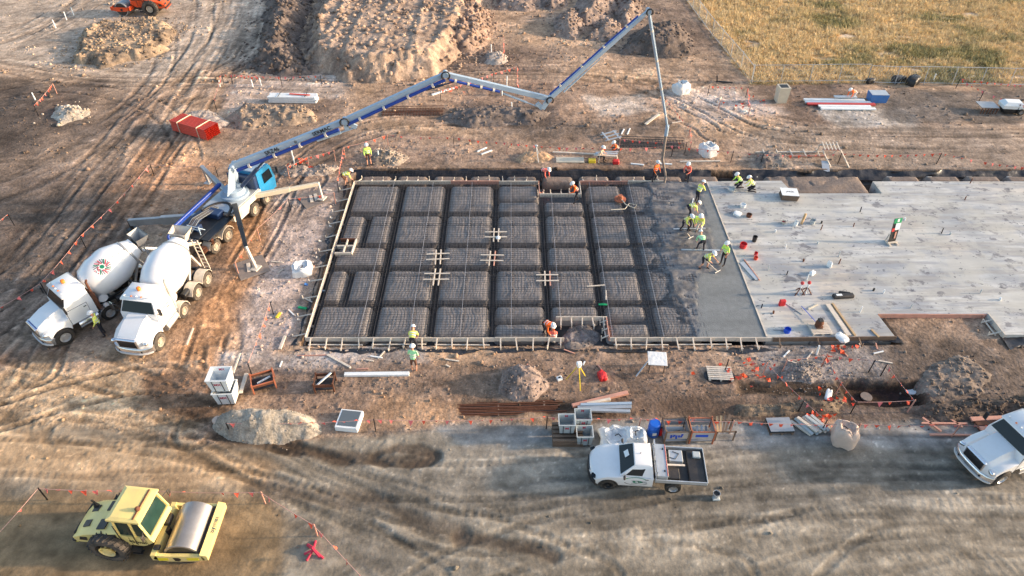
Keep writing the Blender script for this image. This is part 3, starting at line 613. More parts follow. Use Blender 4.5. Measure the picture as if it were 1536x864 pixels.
# reinforcing mesh laid in sheets over the pads
def in_cut(x, y): return (cutT[0] - .05 < x < cutT[1] + .05 and y > cutT[2] - .05) or (cutB[0] - .05 < x < cutB[1] + .05 and y < cutB[3] + .05)
BX0, BX1 = XL + .08, 11.6
nx_, ny_ = 8, 3; wx = (BX1 - BX0) / nx_; wy = (YB - YF - .16) / ny_
for i in range(nx_):
    for j in range(ny_):
        x0 = BX0 + i * wx; y0 = YF + .08 + j * wy; x1 = x0 + wx + .12; y1 = y0 + wy + .15; zz = .262 + .012 * ((i + j) % 2)
        if i == nx_ - 1: x1 = BX1
        if j == ny_ - 1: y1 = YB - .05
        b = MB(); n = int((x1 - x0) / .2)
        for k in range(n + 1):
            x = x0 + (x1 - x0) * k / n + rng.normal(0, .006); b.mi = 1 if k in (0,) else 0; y = y0
            segs = [(y0, y1)]
            if cutT[0] - .05 < x < cutT[1] + .05: segs = [(s, min(e, cutT[2] - .05)) for s, e in segs if s < cutT[2] - .05]
            if cutB[0] - .05 < x < cutB[1] + .05: segs = [(max(s, cutB[3] + .05), e) for s, e in segs if e > cutB[3] + .05]
            for s, e in segs:
                if e - s > .05: b.bar((x, s, zz + rng.normal(0, .008)), (x + rng.normal(0, .01), e, zz + rng.normal(0, .008)), .017 if b.mi == 0 else .02)
        n = int((y1 - y0) / .2); b.mi = 0
        for k in range(n + 1):
            y = y0 + (y1 - y0) * k / n; segs = [(x0, x1)]
            for c in (cutT, cutB):
                if c[2] - .05 < y < c[3] + .05:
                    ns = []
                    for s, e in segs:
                        if s < c[0] - .05: ns.append((s, min(e, c[0] - .05)))
                        if e > c[1] + .05: ns.append((max(s, c[1] + .05), e))
                    segs = ns
            for s, e in segs:
                if e - s > .05: b.bar((s, y, zz - .012), (e, y, zz - .014), .011)
        if b.v: b.build('mesh_sheet', ['steel_bar', 'bar_pale'], label='sheet of grey steel reinforcing mesh laid over the soil pads', cat='steel mesh', group='mesh sheets over the slab bed')
# beam cages in the trenches
def cage(p0, p1, w_, lab):
    b = MB(); p0 = Vector(p0); p1 = Vector(p1); d = (p1 - p0); l = d.length; d.normalize(); s = Vector((-d.y, d.x, 0))
    for sx in (-1, 1):
        for z in (-.35, .12): b.bar(p0 + s * (w_ / 2 * sx) + Vector((0, 0, z)), p1 + s * (w_ / 2 * sx) + Vector((0, 0, z)), .022)
    b.bar(p0 + Vector((0, 0, .12)), p1 + Vector((0, 0, .12)), .022)
    k = 0
    while k < l:
        c = p0 + d * k
        b.bar(c + s * (w_ / 2) + Vector((0, 0, .135)), c - s * (w_ / 2) + Vector((0, 0, .135)), .012)
        for sx in (-1, 1): b.bar(c + s * (w_ / 2 * sx) + Vector((0, 0, .13)), c + s * (w_ / 2 * sx) + Vector((0, 0, -.36)), .012)
        k += .3
    b.build('bar_cage', 'cage_bar', label=lab, cat='bar cage', group='bar cages in the beam trenches')
for x in xb[1:7]:
    y1 = cutT[2] - .1 if cutT[0] - .3 < x < cutT[1] + .3 else YB - .1; y0 = cutB[3] + .1 if cutB[0] - .3 < x < cutB[1] + .3 else YF + .1
    cage((x, y0, 0), (x, y1, 0), .3, 'steel bar cage lying in a beam trench between the pads')
for y in yb[1:5]: cage((XL + .1, y, 0.02), (9.6, y, .02), .3, 'steel bar cage lying in a beam trench between the pads')
cage((XL + .3, YB + 1.45, .0), (2.0, YB + 1.45, .0), .5, 'long dark bar cage standing in the back trench behind the form'); cage((3.2, YB + 1.45, .0), (13.0, YB + 1.45, .0), .4, 'dark bar cage in the back trench behind the pour')
# ---------------- concrete ----------------
X, Y = np.meshgrid(np.arange(4.2, XJ - .02, .085), np.arange(YF + .03, YB - .03, .085))
fr_px = [(975, 272), (978, 290), (985, 330), (992, 372), (1002, 405), (1018, 440), (1035, 475), (1050, 510)]
fw = np.array([G(a, b, SLZ)[:2] for a, b in fr_px])[::-1]
fx = np.interp(Y, fw[:, 1], fw[:, 0]) + .35 * fbm(Y / 1.2, Y * 0 + 3, 3, 5)
dl = X - fx; lum = fbm(X / .9, Y / .55, 4, 301); lum2 = fbm(X / .3, Y / .22, 3, 305)
scr = ss(-.25, .35, sdist(GW([(1046, 408), (1082, 405), (1052, 300), (1062, 275), (1300, 275), (1300, 600), (1046, 600)], SLZ), X, Y) + .12 * lum)
Z = SLZ - .02 + np.where(dl < 0, dl * .17 - .05, 0) + (1 - scr) * (.10 * lum + .03 * lum2 + .08 * np.abs(fbm(X / 1.6, Y / .5, 3, 309))) 
slope_front = np.where(dl < 0, .06 * lum, 0); Z = Z + slope_front
Z = np.where(scr > .5, SLZ - .012 + .004 * np.sin(Y * 7.5) + .003 * lum, Z)
Cw = np.zeros(X.shape + (3,)) + L(116, 115, 116); Cw = mix(Cw, L(88, 86, 86), ss(-.2, .5, lum)); Cw = mix(Cw, L(134, 131, 128), ss(.2, .7, lum2) * .6)
Cs = np.zeros(X.shape + (3,)) + L(120, 123, 123); Cs = Cs * (1 + .07 * np.sin(Y * 2.6 + .6 * lum) + .05 * fbm(X / 3, Y / .25, 3, 311))[..., None]
Cw = Cw * (1 - scr[..., None]) + Cs * scr[..., None]
kp = (c4(dl) > -3.4) & (c4(Z) > -.40); sc4 = c4(scr) > .5
sheet('wet_concrete', X, Y, Z, kp & ~sc4, Cw, 'wet_concrete', kind='structure', label='freshly poured lumpy wet concrete around the raking crew')
sheet('screeded_concrete', X, Y, Z, kp & sc4, Cw, 'wet_concrete', kind='structure', label='smooth freshly screeded strip of wet concrete')
# finished slab
SP = [G(a, b, SLZ)[:2] for a, b in [(1061, 272), (1172, 271), (1190, 290), (1323, 290), (1309, 272)]]
SP = [np.array((XJ + .06, YB))] + SP[1:] + [np.array((62., SP[4][1])), np.array((62., float(G(1536, 502, SLZ)[1])))]
SP += [G(1508, 502, SLZ)[:2], G(1480, 471, SLZ)[:2], G(1316, 471, SLZ)[:2], G(1342, 504, SLZ)[:2], np.array((XJ + .06, YF))]
SP = np.array(SP)
X, Y = np.meshgrid(np.arange(XJ + .06, 62, .16), np.arange(YF - .02, YB + .1, .16))
# snap to the polygon by building the top as a fine polygon grid
import bmesh
def slab_obj():
    bm = bmesh.new(); vs_ = [bm.verts.new((p[0], p[1], SLZ)) for p in SP]; f = bm.faces.new(vs_)
    if f.normal.z < 0: f.normal_flip()
    bm.normal_update()
    r = bmesh.ops.extrude_face_region(bm, geom=[f]); bmesh.ops.translate(bm, verts=[v for v in r['geom'] if isinstance(v, bmesh.types.BMVert)], vec=(0, 0, 0))
    top = [g for g in r['geom'] if isinstance(g, bmesh.types.BMFace)][0]
    for v in vs_: v.co.z = -.7
    for a0, a1, ax in ((XJ, 62, 0), (YF, YB, 1)):
        v = math.ceil(a0)
        while v < a1:
            bmesh.ops.bisect_plane(bm, geom=bm.verts[:] + bm.edges[:] + bm.faces[:], plane_co=(v, v, 0), plane_no=(1, 0, 0) if ax == 0 else (0, 1, 0)); v += .5 if v < 36 else 1.5
    bmesh.ops.recalc_face_normals(bm, faces=bm.faces[:])
    me = bpy.data.meshes.new('concrete_slab'); bm.to_mesh(me); bm.free()
    co_ = np.zeros(len(me.vertices) * 3); me.vertices.foreach_get('co', co_); co_ = co_.reshape(-1, 3)
    a = me.color_attributes.new('Col', 'FLOAT_COLOR', 'POINT'); x, y = co_[:, 0], co_[:, 1]
    c = np.zeros((len(co_), 3)) + L(198, 198, 194); c = mix(c, L(164, 168, 171), ss(0, .5, fbm(x / 5, y / 3, 4, 401))); c = mix(c, L(196, 188, 176), ss(.05, .45, fbm(x / 4 + 9, y / 4, 4, 405)))
    q = np.ones((len(co_), 4), np.float32); q[:, :3] = c; a.data.foreach_set('color', q.ravel()); me.materials.append(M_('concrete')); return link('concrete_slab', me, None, kind='structure', label='cured pale grey concrete slab with stains')
slab_obj()
def sheet_poly(name, px, z, th, m, label, kind='structure'):
    b = MB(); b.prismz([tuple(G(a, c, z)[:2]) for a, c in px][::-1], z - th, z); return b.build(name, m, kind=kind, label=label)
# construction joint board between wet and cured concrete
b = MB(); b.box((XJ + .02, (YF + YB) / 2, SLZ - .04), (.07, YB - YF - .1, .14)); b.build('joint_strip', 'timber', label='long timber strip along the joint of wet and cured concrete', cat='timber')
# unpoured soil bed notched into the slab's back edge, and trench lining
def block(x0, x1, y0, y1, top, parent, seed, name='soil_block', m='soil_block', bot=-.6, rr=.3, amp=.06):
    a = np.linspace(0, 1, 16); e = .5 - .5 * np.cos(np.pi * a); X, Y = np.meshgrid(x0 + (x1 - x0) * e, y0 + (y1 - y0) * e)
    dx = np.minimum(X - x0, x1 - X); dy = np.minimum(Y - y0, y1 - Y); r_ = min(rr, (y1 - y0) * .4)
    q = np.clip(np.hypot(np.clip(r_ - dx, 0, None), np.clip(r_ - dy, 0, None)) / r_, 0, 1)
    Z = bot + (top - bot) * np.sqrt(np.clip(1 - q ** 2.4, 0, 1)) + amp * (1 - q) * fbm(X / .7, Y / .7, 3, seed)
    return sheet(name, X, Y, Z, np.ones((15, 15), bool), None, m, parent)
back = MB(); back.prismz([(XL - .4, YB + .1), (62, YB + .1), (62, YB + 2.0), (XL - .4, YB + 2.0)], -.8, -.68)
back = back.build('trench', 'membrane', kind='structure', label='back trench with soil blocks and black lining')
x = XL + .3; k = 0
while x < 60:
    wd = 2.75 if x < XJ else 3.05; hgt = 1.0
    if x < 13.5 or x > 25.5: block(x, x + wd - .35, YB + .16, YB + .16 + hgt, .12, back, 500 + k)
    elif 18.6 < x < 22.6 or k < 0: block(x, x + wd - .3, YB - 1.2, YB + 1.1, .14, back, 500 + k, amp=.16)
    x += wd; k += 1
nb = SP[1:5]; block(nb[1][0] + .05, nb[2][0] - .6, nb[1][1] + .05, nb[0][1] + .9, .2, back, 551, amp=.2)
for i in range(6):
    xx = 26.2 + 3.05 * i; b = MB(); b.box((xx + 2.55, YB + .55, -.12), (.45, 1.1, .3), .03); b.build('channel', 'white_matte', back)
# black lining: wrinkled strips
def lining(name, P0, P1, w0, w1, z0, z1, seed, label, wob=.15, step=.22, sag=0.0):
    """strip from edge P0->P1 spreading by w (towards side) from z0 down to z1"""
    P0 = Vector(P0); P1 = Vector(P1); d = (P1 - P0); l = d.length; d.normalize(); s = Vector((-d.y, d.x, 0))
    u = np.arange(0, l, step); v = np.linspace(0, 1, 7); U, V = np.meshgrid(u, v)
    wv = w0 + (w1 - w0) * V + wob * fbm(U / 1.1, V * 2, 3, seed) * (.3 + V); Z = z0 + (z1 - z0) * V - sag * np.sin(np.pi * V) + .07 * fbm(U / .45, V * 3, 3, seed + 3)
    X = P0.x + d.x * U + s.x * wv; Y = P0.y + d.y * U + s.y * wv; zg = hzs(X, Y) + .015; Z = np.where(V > .6, np.maximum(Z, zg), Z)
    return sheet(name, X, Y, Z, np.ones((6, len(u) - 1), bool), None, 'membrane', label=label, cat='plastic sheet')
lining('plastic_lining', (XL - .6, YB + 1.15, 0), (15.5, YB + 1.15, 0), 0, .75, -.45, .1, 601, 'black plastic lining heaped along the back trench beside the pads', .25)
lining('plastic_lining', (17, YB + 1.2, 0), (58, YB + 1.2, 0), 0, .6, -.4, .08, 611, 'black plastic lining along the trench behind the cured slab', .3)
lining('plastic_lining', (XJ + .5, YF - .12, 0), (XL - .6, YF - .12, 0), 0, .75, -.3, .03, 621, 'black plastic lining spilling out under the front formwork', .3)
lining('plastic_lining', (XL - .12, YF - .4, 0), (XL - .12, YB, 0), .0, .55, -.3, .03, 631, 'black plastic lining tucked under the left formwork', .35)
q0 = G(1512, 505, 0); lining('plastic_lining', (q0[0] + 7, q0[1] - .1, 0), (q0[0] - .6, q0[1] - .1, 0), 0, .9, .1, .03, 641, 'black plastic lining hanging off the right slab notch', .35)
q0 = G(1345, 505, 0); lining('plastic_lining', (q0[0], q0[1] - .05, 0), (q0[0] - 2.2, q0[1] - .05, 0), 0, .6, .1, .03, 645, 'black plastic lining crumpled at the slab corner', .3)
# ---------------- formwork ----------------
def form(p0, p1, out, label, brace=.92, reach=.75, skip=(), blen=3.6, rail=True, m='timber', side_pegs=True, ztop=SLZ + .03, group='edge formwork'):
    """timber edge form from p0 to p1; out = direction of the braces"""
    p0 = Vector((*p0, 0)); p1 = Vector((*p1, 0)); d = p1 - p0; l = d.length; d.normalize(); o = Vector((*out, 0)).normalized()
    t = thing('formwork', label, 'formwork', p0, 0, group); k = 0; O = Vector((0, 0, 0))
    while k < l - .05:
        e = min(l, k + blen); b = MB(); zt = ztop + rng.normal(0, .012)
        b.bar(d * k + o * .03 + Vector((0, 0, zt - .16)), d * (e - .01) + o * .03 + Vector((0, 0, zt - .16)), .05, .32, bev=.006); b.build('board', m if rng.random() > .06 else 'timber_pink', t)
        if rail and rng.random() < .75:
            b = MB(); b.bar(d * (k + .2) + o * (reach * .5) + Vector((0, 0, .09)), d * (e - .3) + o * (reach * .5 + rng.normal(0, .03)) + Vector((0, 0, .09)), .07, .05, bev=.004); b.build('rail', m, t)
        k = e
    k = .3
    while k < l - .1:
        if not any(a < k < c for a, c in skip):
            j = rng.normal(0, .05); r = reach * rng.uniform(.8, 1.15); b = MB()
            b.bar(d * k + o * .05 + Vector((0, 0, ztop - .04)), d * (k + j) + o * r + Vector((0, 0, .05)), .07, .05, bev=.004)
            b.bar(d * (k + j) + o * (r - .03) + Vector((0, 0, -.15)), d * (k + j * 1.2) + o * r + Vector((0, 0, .22 + rng.uniform(0, .12))), .05, .05); b.build('brace', m, t)
        k += brace * rng.uniform(.9, 1.1)
    return t
form((XL, YF), (cutB[0], YF), (0, -1), 'timber edge formwork with braces along the front of the pads')
form((cutB[1], YF), (XJ + .3, YF), (0, -1), 'timber edge formwork with braces in front of the wet concrete')
form((XL, YF), (XL, YB), (-1, 0), 'long timber edge form down the left side of the pads', brace=1.5, reach=.95, rail=False)
form((XL, YB), (cutT[0], YB), (0, 1), 'timber edge formwork with braces along the back, pump end', reach=.7)
form((cutT[1], YB), (11.5, YB), (0, 1), 'timber edge formwork with braces along the back near the hose', reach=.7)
form((cutT[0], cutT[2]), (cutT[1], cutT[2]), (0, 1), 'timber recess form under the orange-vested worker', reach=.7, rail=False, brace=.7)
form((cutT[0], cutT[2]), (cutT[0], YB), (1, 0), 'short pink-edged side board of the back recess', reach=.3, rail=False, brace=3, m='timber_pink')
form((cutT[1], cutT[2]), (cutT[1], YB), (-1, 0), 'short side board of the back recess, hose end', reach=.3, rail=False, brace=3)
form((cutB[0] + .1, cutB[3]), (cutB[1], cutB[3]), (0, -1), 'timber form across the head of the front recess', reach=.6, rail=True, brace=.62)
form((cutB[1], cutB[3]), (cutB[1], YF), (-1, 0), 'timber form down the side of the front recess', reach=.45, rail=True, brace=.6)
form((cutB[0], YF), (cutB[0] + .5, YF), (0, -1), 'stub of timber edge form beside the two crouching workers', brace=.4, reach=.5)
p = [G(a, c, SLZ)[:2] for a, c in [(1345, 504), (1316, 470), (1482, 470), (1508, 503)]]
form(p[3], p[2], (-1, 0), 'timber frame along the right side of the slab notch', reach=.7, brace=.9, rail=True)
form(tuple(p[2] + np.array((0, -.05))), tuple(p[1] + np.array((0, -.05))), (0, -1), 'pink-edged timber form along the back of the slab notch', reach=.12, brace=9, rail=False, m='timber_pink')
form((XJ + .4, YF - .03), tuple(p[0] + np.array((0, -.03))), (0, -1), 'grey timber edge form along the front of the cured slab', reach=.5, brace=2.2, rail=False, m='timber_dark')
# boxed-out frame at the left edge
t = thing('box_out', 'timber box-out frame with a red-brown end at the left form', 'formwork', (*G(518, 370, SLZ)[:2], 0))
for a, c, m in [((-.55, -.75), (.55, -.75), 'timber'), ((-.55, .0), (.55, .0), 'timber'), ((-.45, .72), (.6, .72), 'rust'), ((.55, -.78), (.6, .75), 'timber'), ((0, -.75), (0, 0), 'timber'), ((.05, 0), (.05, .7), 'timber')]:
    b = MB(); b.bar((*a, .27), (*c, .27), .08, .3, bev=.006); b.build('board', m, t)
b = MB(); b.box((0, 0, -.02), (1.0, 1.4, .1)); b.build('base_sheet', 'membrane', t)
# ---------------- vehicles ----------------
def V(*a): return Vector(a)
def wheel(parent, x, y, r, w_, side, tyre='rubber', rim='rim', lugs=0, rr=.56, n=28):
    b = MB(); yo = y + side * w_ / 2; yi = y - side * w_ / 2
    b.rings((x, yi, r), (x, yo, r), [(0, r * .62), (.02, r * .9), (.14, r * .985), (.3, r), (.7, r), (.86, r * .985), (.98, r * .9), (1, r * .62), (.55, r * .60)], n)
    for k in range(lugs):
        a = 2 * math.pi * k / lugs
        for s in (-1, 1):
            c = V(x + r * 1.005 * math.cos(a + s * .06), y + s * w_ * .24, r + r * 1.005 * math.sin(a + s * .06))
            b.box(c, (.05, w_ * .5, .07), 0, Matrix.Rotation(-a + math.pi / 2, 3, 'Y') @ Matrix.Rotation(s * .5, 3, 'Z'))
    wo = b.build('wheel', tyre, parent, 40)
    b = MB(); b.rings((x, yo - side * .10, r), (x, yo + side * .012, r), [(0, .02), (.02, r * rr * .7), (.35, r * rr * .86), (.9, r * rr * .97), (1.0, r * rr), (1.001, r * rr * .9), (.3, r * rr * .78), (.25, r * .24), (.8, r * .22), (.82, .01)], n, cap=False)
    for k in range(8):
        a = 2 * math.pi * k / 8; b.cyl((x + r * .36 * math.cos(a), yo - side * .09, r + r * .36 * math.sin(a)), (x + r * .36 * math.cos(a), yo - side * .03, r + r * .36 * math.sin(a)), r * .045, n=6)
    b.build('rim', rim, wo, 40); return wo
def arc(cx, cz, r, a0, a1, n): return [(cx + r * math.cos(R(a0 + (a1 - a0) * i / n)), cz + r * math.sin(R(a0 + (a1 - a0) * i / n))) for i in range(n + 1)]
def fender(parent, x, y0, y1, z, r, m, a0=0, a1=180, th=.03, name='fender'):
    b = MB(); o = arc(x, z, r + th, a0, a1, 12); i = arc(x, z, r, a1, a0, 12); b.prism(o + i, y0, y1); return b.build(name, m, parent, 40)
def ybody(b, ys, prof):
    """body lofted across the width: prof(y) -> (x,z) outline"""
    b.loft([[(x, y, z) for x, z in prof(y)] for y in ys])
DRUM = [(0, .45), (.03, .70), (.10, .98), (.30, 1.17), (.52, 1.19), (.60, 1.15), (.84, .80), (.97, .56), (1.0, .56)]
DA, DB_ = V(-2.35, 0, 2.02), V(-5.75, 0, 3.02)
def drum_pt(t, phi, lift=0):
    ax = (DB_ - DA).normalized(); up = V(0, 0, 1); up = (up - ax * up.dot(ax)).normalized(); lf = V(0, 1, 0)
    r = np.interp(t, [p[0] for p in DRUM], [p[1] for p in DRUM]) + lift
    return DA + (DB_ - DA) * t + up * (r * math.cos(phi)) + lf * (r * math.sin(phi))
def mixer(name, label, loc, head, rim='rim', tyre='rubber', drum=True, dusty=False, logo=((1, 40), (-1, 40)), hoodmark='boom_blue'):
    t = thing(name, label, 'truck', (loc[0], loc[1], hz(*loc)), R(head)); P = 'white_paint'; D = 'white_dusty' if dusty else 'steel'
    b = MB()
    for s in (-1, 1): b.box((-2.6, s * .42, .86), (7.0, .09, .28), .01)
    for x in (-.6, -1.8, -3.2, -4.7, -5.9): b.box((x, 0, .86), (.12, .8, .2))
    for x in (0, -2.55, -4.2, -5.4): b.cyl((x, -1.0, .5), (x, 1.0, .5), .09, n=10)
    b.box((.2, 0, 1.05), (1.5, .8, .5), .05); b.build('chassis', 'black_paint', t)
    # bonnet with wheel arches
    def prof(y):
        a = abs(y) / 1.1; hf = float(ss(.50, .72, a)); xn = .94 - .12 * hf - .22 * a ** 6; zn = 1.54 - .22 * hf - .14 * a ** 8; zr = 2.0 - .44 * hf - .10 * a ** 8
        zm = zn + (zr - zn) * .55 + .04
        return [(-.60, .92)] + arc(0, .52, .60, 158, 22, 9) + [(xn - .10, .70), (xn, .80), (xn + .015, 1.1), (xn - .04, zn - .1), (xn - .16, zn), (.15, zm), (-.60, zr)]
    b = MB(); ybody(b, [k_ * 1.1 for k_ in (-1, -.965, -.88, -.74, -.67, -.6, -.5, -.25, 0, .25, .5, .6, .67, .74, .88, .965, 1)], prof); bo = b.build('bonnet', P, t, 42)
    for s in (-1, 1):
        c = MB(); c.box((.75, s * .88, 1.13), (.2, .40, .22), .06, Matrix.Rotation(-s * .42, 3, 'Z')); c.build('headlight', 'chrome', t, 40)
    g = MB(); g.box((.92, 0, 1.17), (.16, 1.18, .66), .04, Matrix.Rotation(.09, 3, 'Y')); g = g.build('grille', 'chrome', t, 30)
    c = MB()
    for k in range(9): c.box((1.005 - .005 * (4 - k) * .6, 0, .93 + k * .058), (.02, 1.04, .036))
    c.build('slat', 'mark_black', g, kind='stuff')
    b = MB(); b.box((.91, 0, 1.475), (.10, 1.12, .05), .015, Matrix.Rotation(.22, 3, 'Y')); b.build('hood_trim', hoodmark if hoodmark else P, t)
    # bumper wraps round the nose
    def bs(y, o): a = abs(y) / 1.14; return 1.04 - .36 * a ** 4 - o
    b = MB(); ys = [-1.14, -1.06, -.92, -.6, -.2, .2, .6, .92, 1.06, 1.14]
    b.loft([[(bs(y, .25), y, .42), (bs(y, .02), y, .40), (bs(y, 0), y, .50), (bs(y, 0), y, .74), (bs(y, .05), y, .80), (bs(y, .25), y, .80)] for y in ys]); bp = b.build('bumper', 'chrome', t, 40)
    b = MB(); b.loft([[(bs(y, -.004), y, .43), (bs(y, -.05), y, .43), (bs(y, -.05), y, .50), (bs(y, -.004), y, .50)] for y in ys]); b.build('bumper_edge', P, bp, 40)
    b = MB()
    for s in (-1, 1): b.box((.96, s * .62, .62), (.10, .16, .12))
    b.build('tow_slot', 'mark_black', bp)
    # cab
    b = MB(); X0, X1, Xr = -.60, -2.14, -.98
    lo = [(X0, 1.08), (X1, 1.08), (X1, -1.08), (X0, -1.08)]; hi = [(Xr, .88), (X1 + .04, .88), (X1 + .04, -.88), (Xr, -.88)]
    b.loft([[(x, y, .95) for x, y in lo], [(x, y, 1.62) for x, y in lo], [(x, y * .985, 1.94) for x, y in lo], [(x, y, 2.70) for x, y in hi]]); cab = b.build('cab', P, t, 30)
    b = MB(); b.loft([[(Xr + .14, .95, 2.69), (X1, .95, 2.69), (X1, -.95, 2.69), (Xr + .14, -.95, 2.69)], [(Xr + .10, .94, 2.78), (X1, .94, 2.86), (X1, -.94, 2.86), (Xr + .10, -.94, 2.78)], [(Xr - .12, .80, 2.90), (X1 + .12, .80, 2.97), (X1 + .12, -.80, 2.97), (Xr - .12, -.80, 2.90)]]); rf = b.build('roof', P, t, 50)
    b = MB(); b.panel([(X0, -1.04, 1.98), (X0, 1.04, 1.98), (Xr, .865, 2.68), (Xr, -.865, 2.68)], .05, .014); ws = b.build('windscreen', 'glass', cab)
    b = MB(); b.bar((X0 - .2, .0, 2.34), (X0 - .2, .001, 2.0), .03); b.build('wiper', 'mark_black', ws)
    for s in (-1, 1):
        q = [(X0 - .10, s * 1.062, 1.96), (X1 + .35, s * 1.062, 1.96), (X1 + .4, s * .885, 2.67), (Xr - .02, s * .885, 2.67)]
        b = MB(); b.panel(q if s < 0 else q[::-1], .05, .016); b.build('side_window', 'glass', cab)
        b = MB(); b.box((-1.22, s * 1.082, 1.44), (1.16, .012, .98)); b.build('door_gap', 'mark_black', cab); b = MB(); b.box((-1.22, s * 1.088, 1.44), (1.12, .03, .94), .012); d = b.build('door', P, cab)
        b = MB(); b.box((-1.64, s * 1.115, 1.74), (.16, .03, .05), .01); b.build('handle', 'mark_black', d)
        b = MB(); b.tube([(X0 - .1, s * 1.1, 2.0), (X0 + .02, s * 1.38, 2.05), (X0 + .02, s * 1.4, 2.5)], .02); b.box((X0 + .0, s * 1.42, 2.28), (.10, .20, .48), .03); b.build('mirror', 'black_paint', cab)
        b = MB(); b.cyl((-.95, s * .92, .72), (-2.05, s * .92, .72), .29, n=18); tk = b.build('fuel_tank', 'chrome' if not dusty else 'white_dusty', t, 40)
        b = MB(); b.box((-1.45, s * 1.1, .66), (1.0, .26, .05), .01); b.box((-1.45, s * 1.06, .98), (1.0, .2, .05), .01); b.build('step', 'steel', tk)
    for k, y in enumerate((-.72, -.3, 0, .3, .72)):
        b = MB(); b.box((Xr - .02, y, 2.90), (.10, .08, .05), .015); b.build('marker_light', 'amber' if k % 2 else 'white_matte', rf)
    b = MB(); b.cyl((-1.5, -.1, 2.92), (-1.5, -.1, 3.02), .10, n=12); b.rings((-1.5, -.1, 3.02), (-1.5, -.1, 3.16), [(0, .12), (.7, .11), (1, .05)], 12); b.build('beacon', 'amber', rf, 40)
    b = MB(); b.tube([(-2.28, .98, 1.0), (-2.28, .98, 3.0), (-2.36, 1.0, 3.15)], .07, 10); b.box((-2.28, .98, 1.7), (.22, .22, 1.0), .05); b.build('exhaust', 'rust' if not dusty else 'white_dusty', t, 40)
    b = MB(); b.box((-2.34, 0, 1.5), (.16, 1.9, 1.1), .03); b.build('bulkhead', 'rust' if not dusty else 'steel', t)
    # wheels
    for s in (-1, 1):
        wheel(t, 0, s * 1.03, .53, .32, s, tyre, rim)
        wheel(t, -2.62, s * 1.0, .48, .32, s, tyre, rim); fender(t, -2.62, min(s * .78, s * 1.2), max(s * .78, s * 1.2), .48, .56, 'chrome' if not dusty else 'white_dusty', -5, 185)
        for x in (-4.2, -5.42):
            wheel(t, x, s * .93, .52, .56, s, tyre, rim); fender(t, x, min(s * .62, s * 1.22), max(s * .62, s * 1.22), .52, .60, 'galv' if not dusty else 'white_dusty', 15, 165)
        b = MB(); b.box((-5.95, s * .9, .62), (.04, .6, .62)); b.build('mudflap', 'black_plastic', t)
        b = MB(); b.cyl((-3.3, s * .85, .95), (-3.85, s * .85, .95), .2, n=14); b.build('air_tank', 'black_paint', t, 40)
    if drum:
        b = MB(); b.rings(DA, DB_, DRUM, 40); dr = b.build('drum', 'white_drum', t, 35)
        b = MB(); b.rings(DA + (DB_ - DA) * .83, DA + (DB_ - DA) * .87, [(0, .80), (.2, .845), (.8, .80), (1, .73)], 40, cap=False); b.build('drum_band', 'steel', dr, 30)
        b = MB(); b.rings(DA + (DB_ - DA) * .99, DA + (DB_ - DA) * 1.015, [(0, .50), (1, .50)], 30); b.build('mouth', 'black_plastic', dr)
        if logo:
            for s, pd in logo:
                for (m, sel) in (('mark_green', 0), ('mark_red', 1), ('mark_grey', 2)):
                    c = MB(); ph0 = s * R(pd); t0 = .40; ln = (DB_ - DA).length
                    def pt(u, v): r = np.interp(t0 + u / ln, [p[0] for p in DRUM], [p[1] for p in DRUM]); return drum_pt(t0 + u / ln, ph0 - s * v / r, .012)
                    def quad(p0, p1, w_):
                        p0 = np.array(p0); p1 = np.array(p1); d = p1 - p0; n_ = np.array((-d[1], d[0])) / np.linalg.norm(d) * w_ / 2
                        pp = [pt(*(p0 + n_)), pt(*(p0 - n_)), pt(*(p1 - n_)), pt(*(p1 + n_))]; nn = (pp[1] - pp[0]).cross(pp[2] - pp[0])
                        out = pp[0] - (DA + (DB_ - DA) * t0)
                        c.add(pp, [(0, 1, 2, 3) if nn.dot(out) > 0 else (3, 2, 1, 0)])
                    if sel == 0:
                        n_ = 14; c0 = [pt(0, 0)] + [pt(.12 * math.cos(2 * math.pi * k / n_), .12 * math.sin(2 * math.pi * k / n_)) for k in range(n_)]
                        c.add(c0, [(0, 1 + k, 1 + (k + 1) % n_) for k in range(n_)])
                    for k in range(8):
                        a = 2 * math.pi * k / 8 + .2; e = np.array((math.cos(a), math.sin(a))); g_ = np.array((-e[1], e[0]))
                        if sel == (1 if k % 2 else 0): quad(e * .17, e * .42 + g_ * .20, .06)
                        if sel == (2 if k % 2 else 1): quad(e * .19 - g_ * .05, e * .46 + g_ * .08, .055)
                        if sel == 2: quad(e * .21 - g_ * .10, e * .47 - g_ * .05, .04)
                    c.build('logo', m, dr)
                word = 'ELVIN'
                for i, ch in enumerate(word):
                    tt = .62 + i * .05; p = drum_pt(tt, s * R(pd - 2), .012); ax = (DB_ - DA).normalized(); q = drum_pt(tt, s * R(pd - 10), .012); up = (q - p).normalized()
                    text('letter', ch, .16, dr, p, ax if s > 0 else -ax, up, 'mark_grey', .004)
        b = MB(); b.loft([[(-2.5, y, 1.0) for y in (-.5, .5)] + [(-3.1, .5, 1.0), (-3.1, -.5, 1.0)], [(-2.45, -.3, 1.75), (-2.45, .3, 1.75), (-2.75, .3, 1.75), (-2.75, -.3, 1.75)]]); b.build('front_pedestal', 'steel', t)
        b = MB()
        for s in (-1, 1):
            b.bar((-4.7, s * .5, 1.0), (-5.3, s * .62, 2.35), .14, .12); b.bar((-6.05, s * .5, 1.0), (-5.4, s * .62, 2.35), .14, .12)
        b.bar((-5.35, -.66, 2.3), (-5.35, .66, 2.3), .14); b.build('rear_frame', D, t)
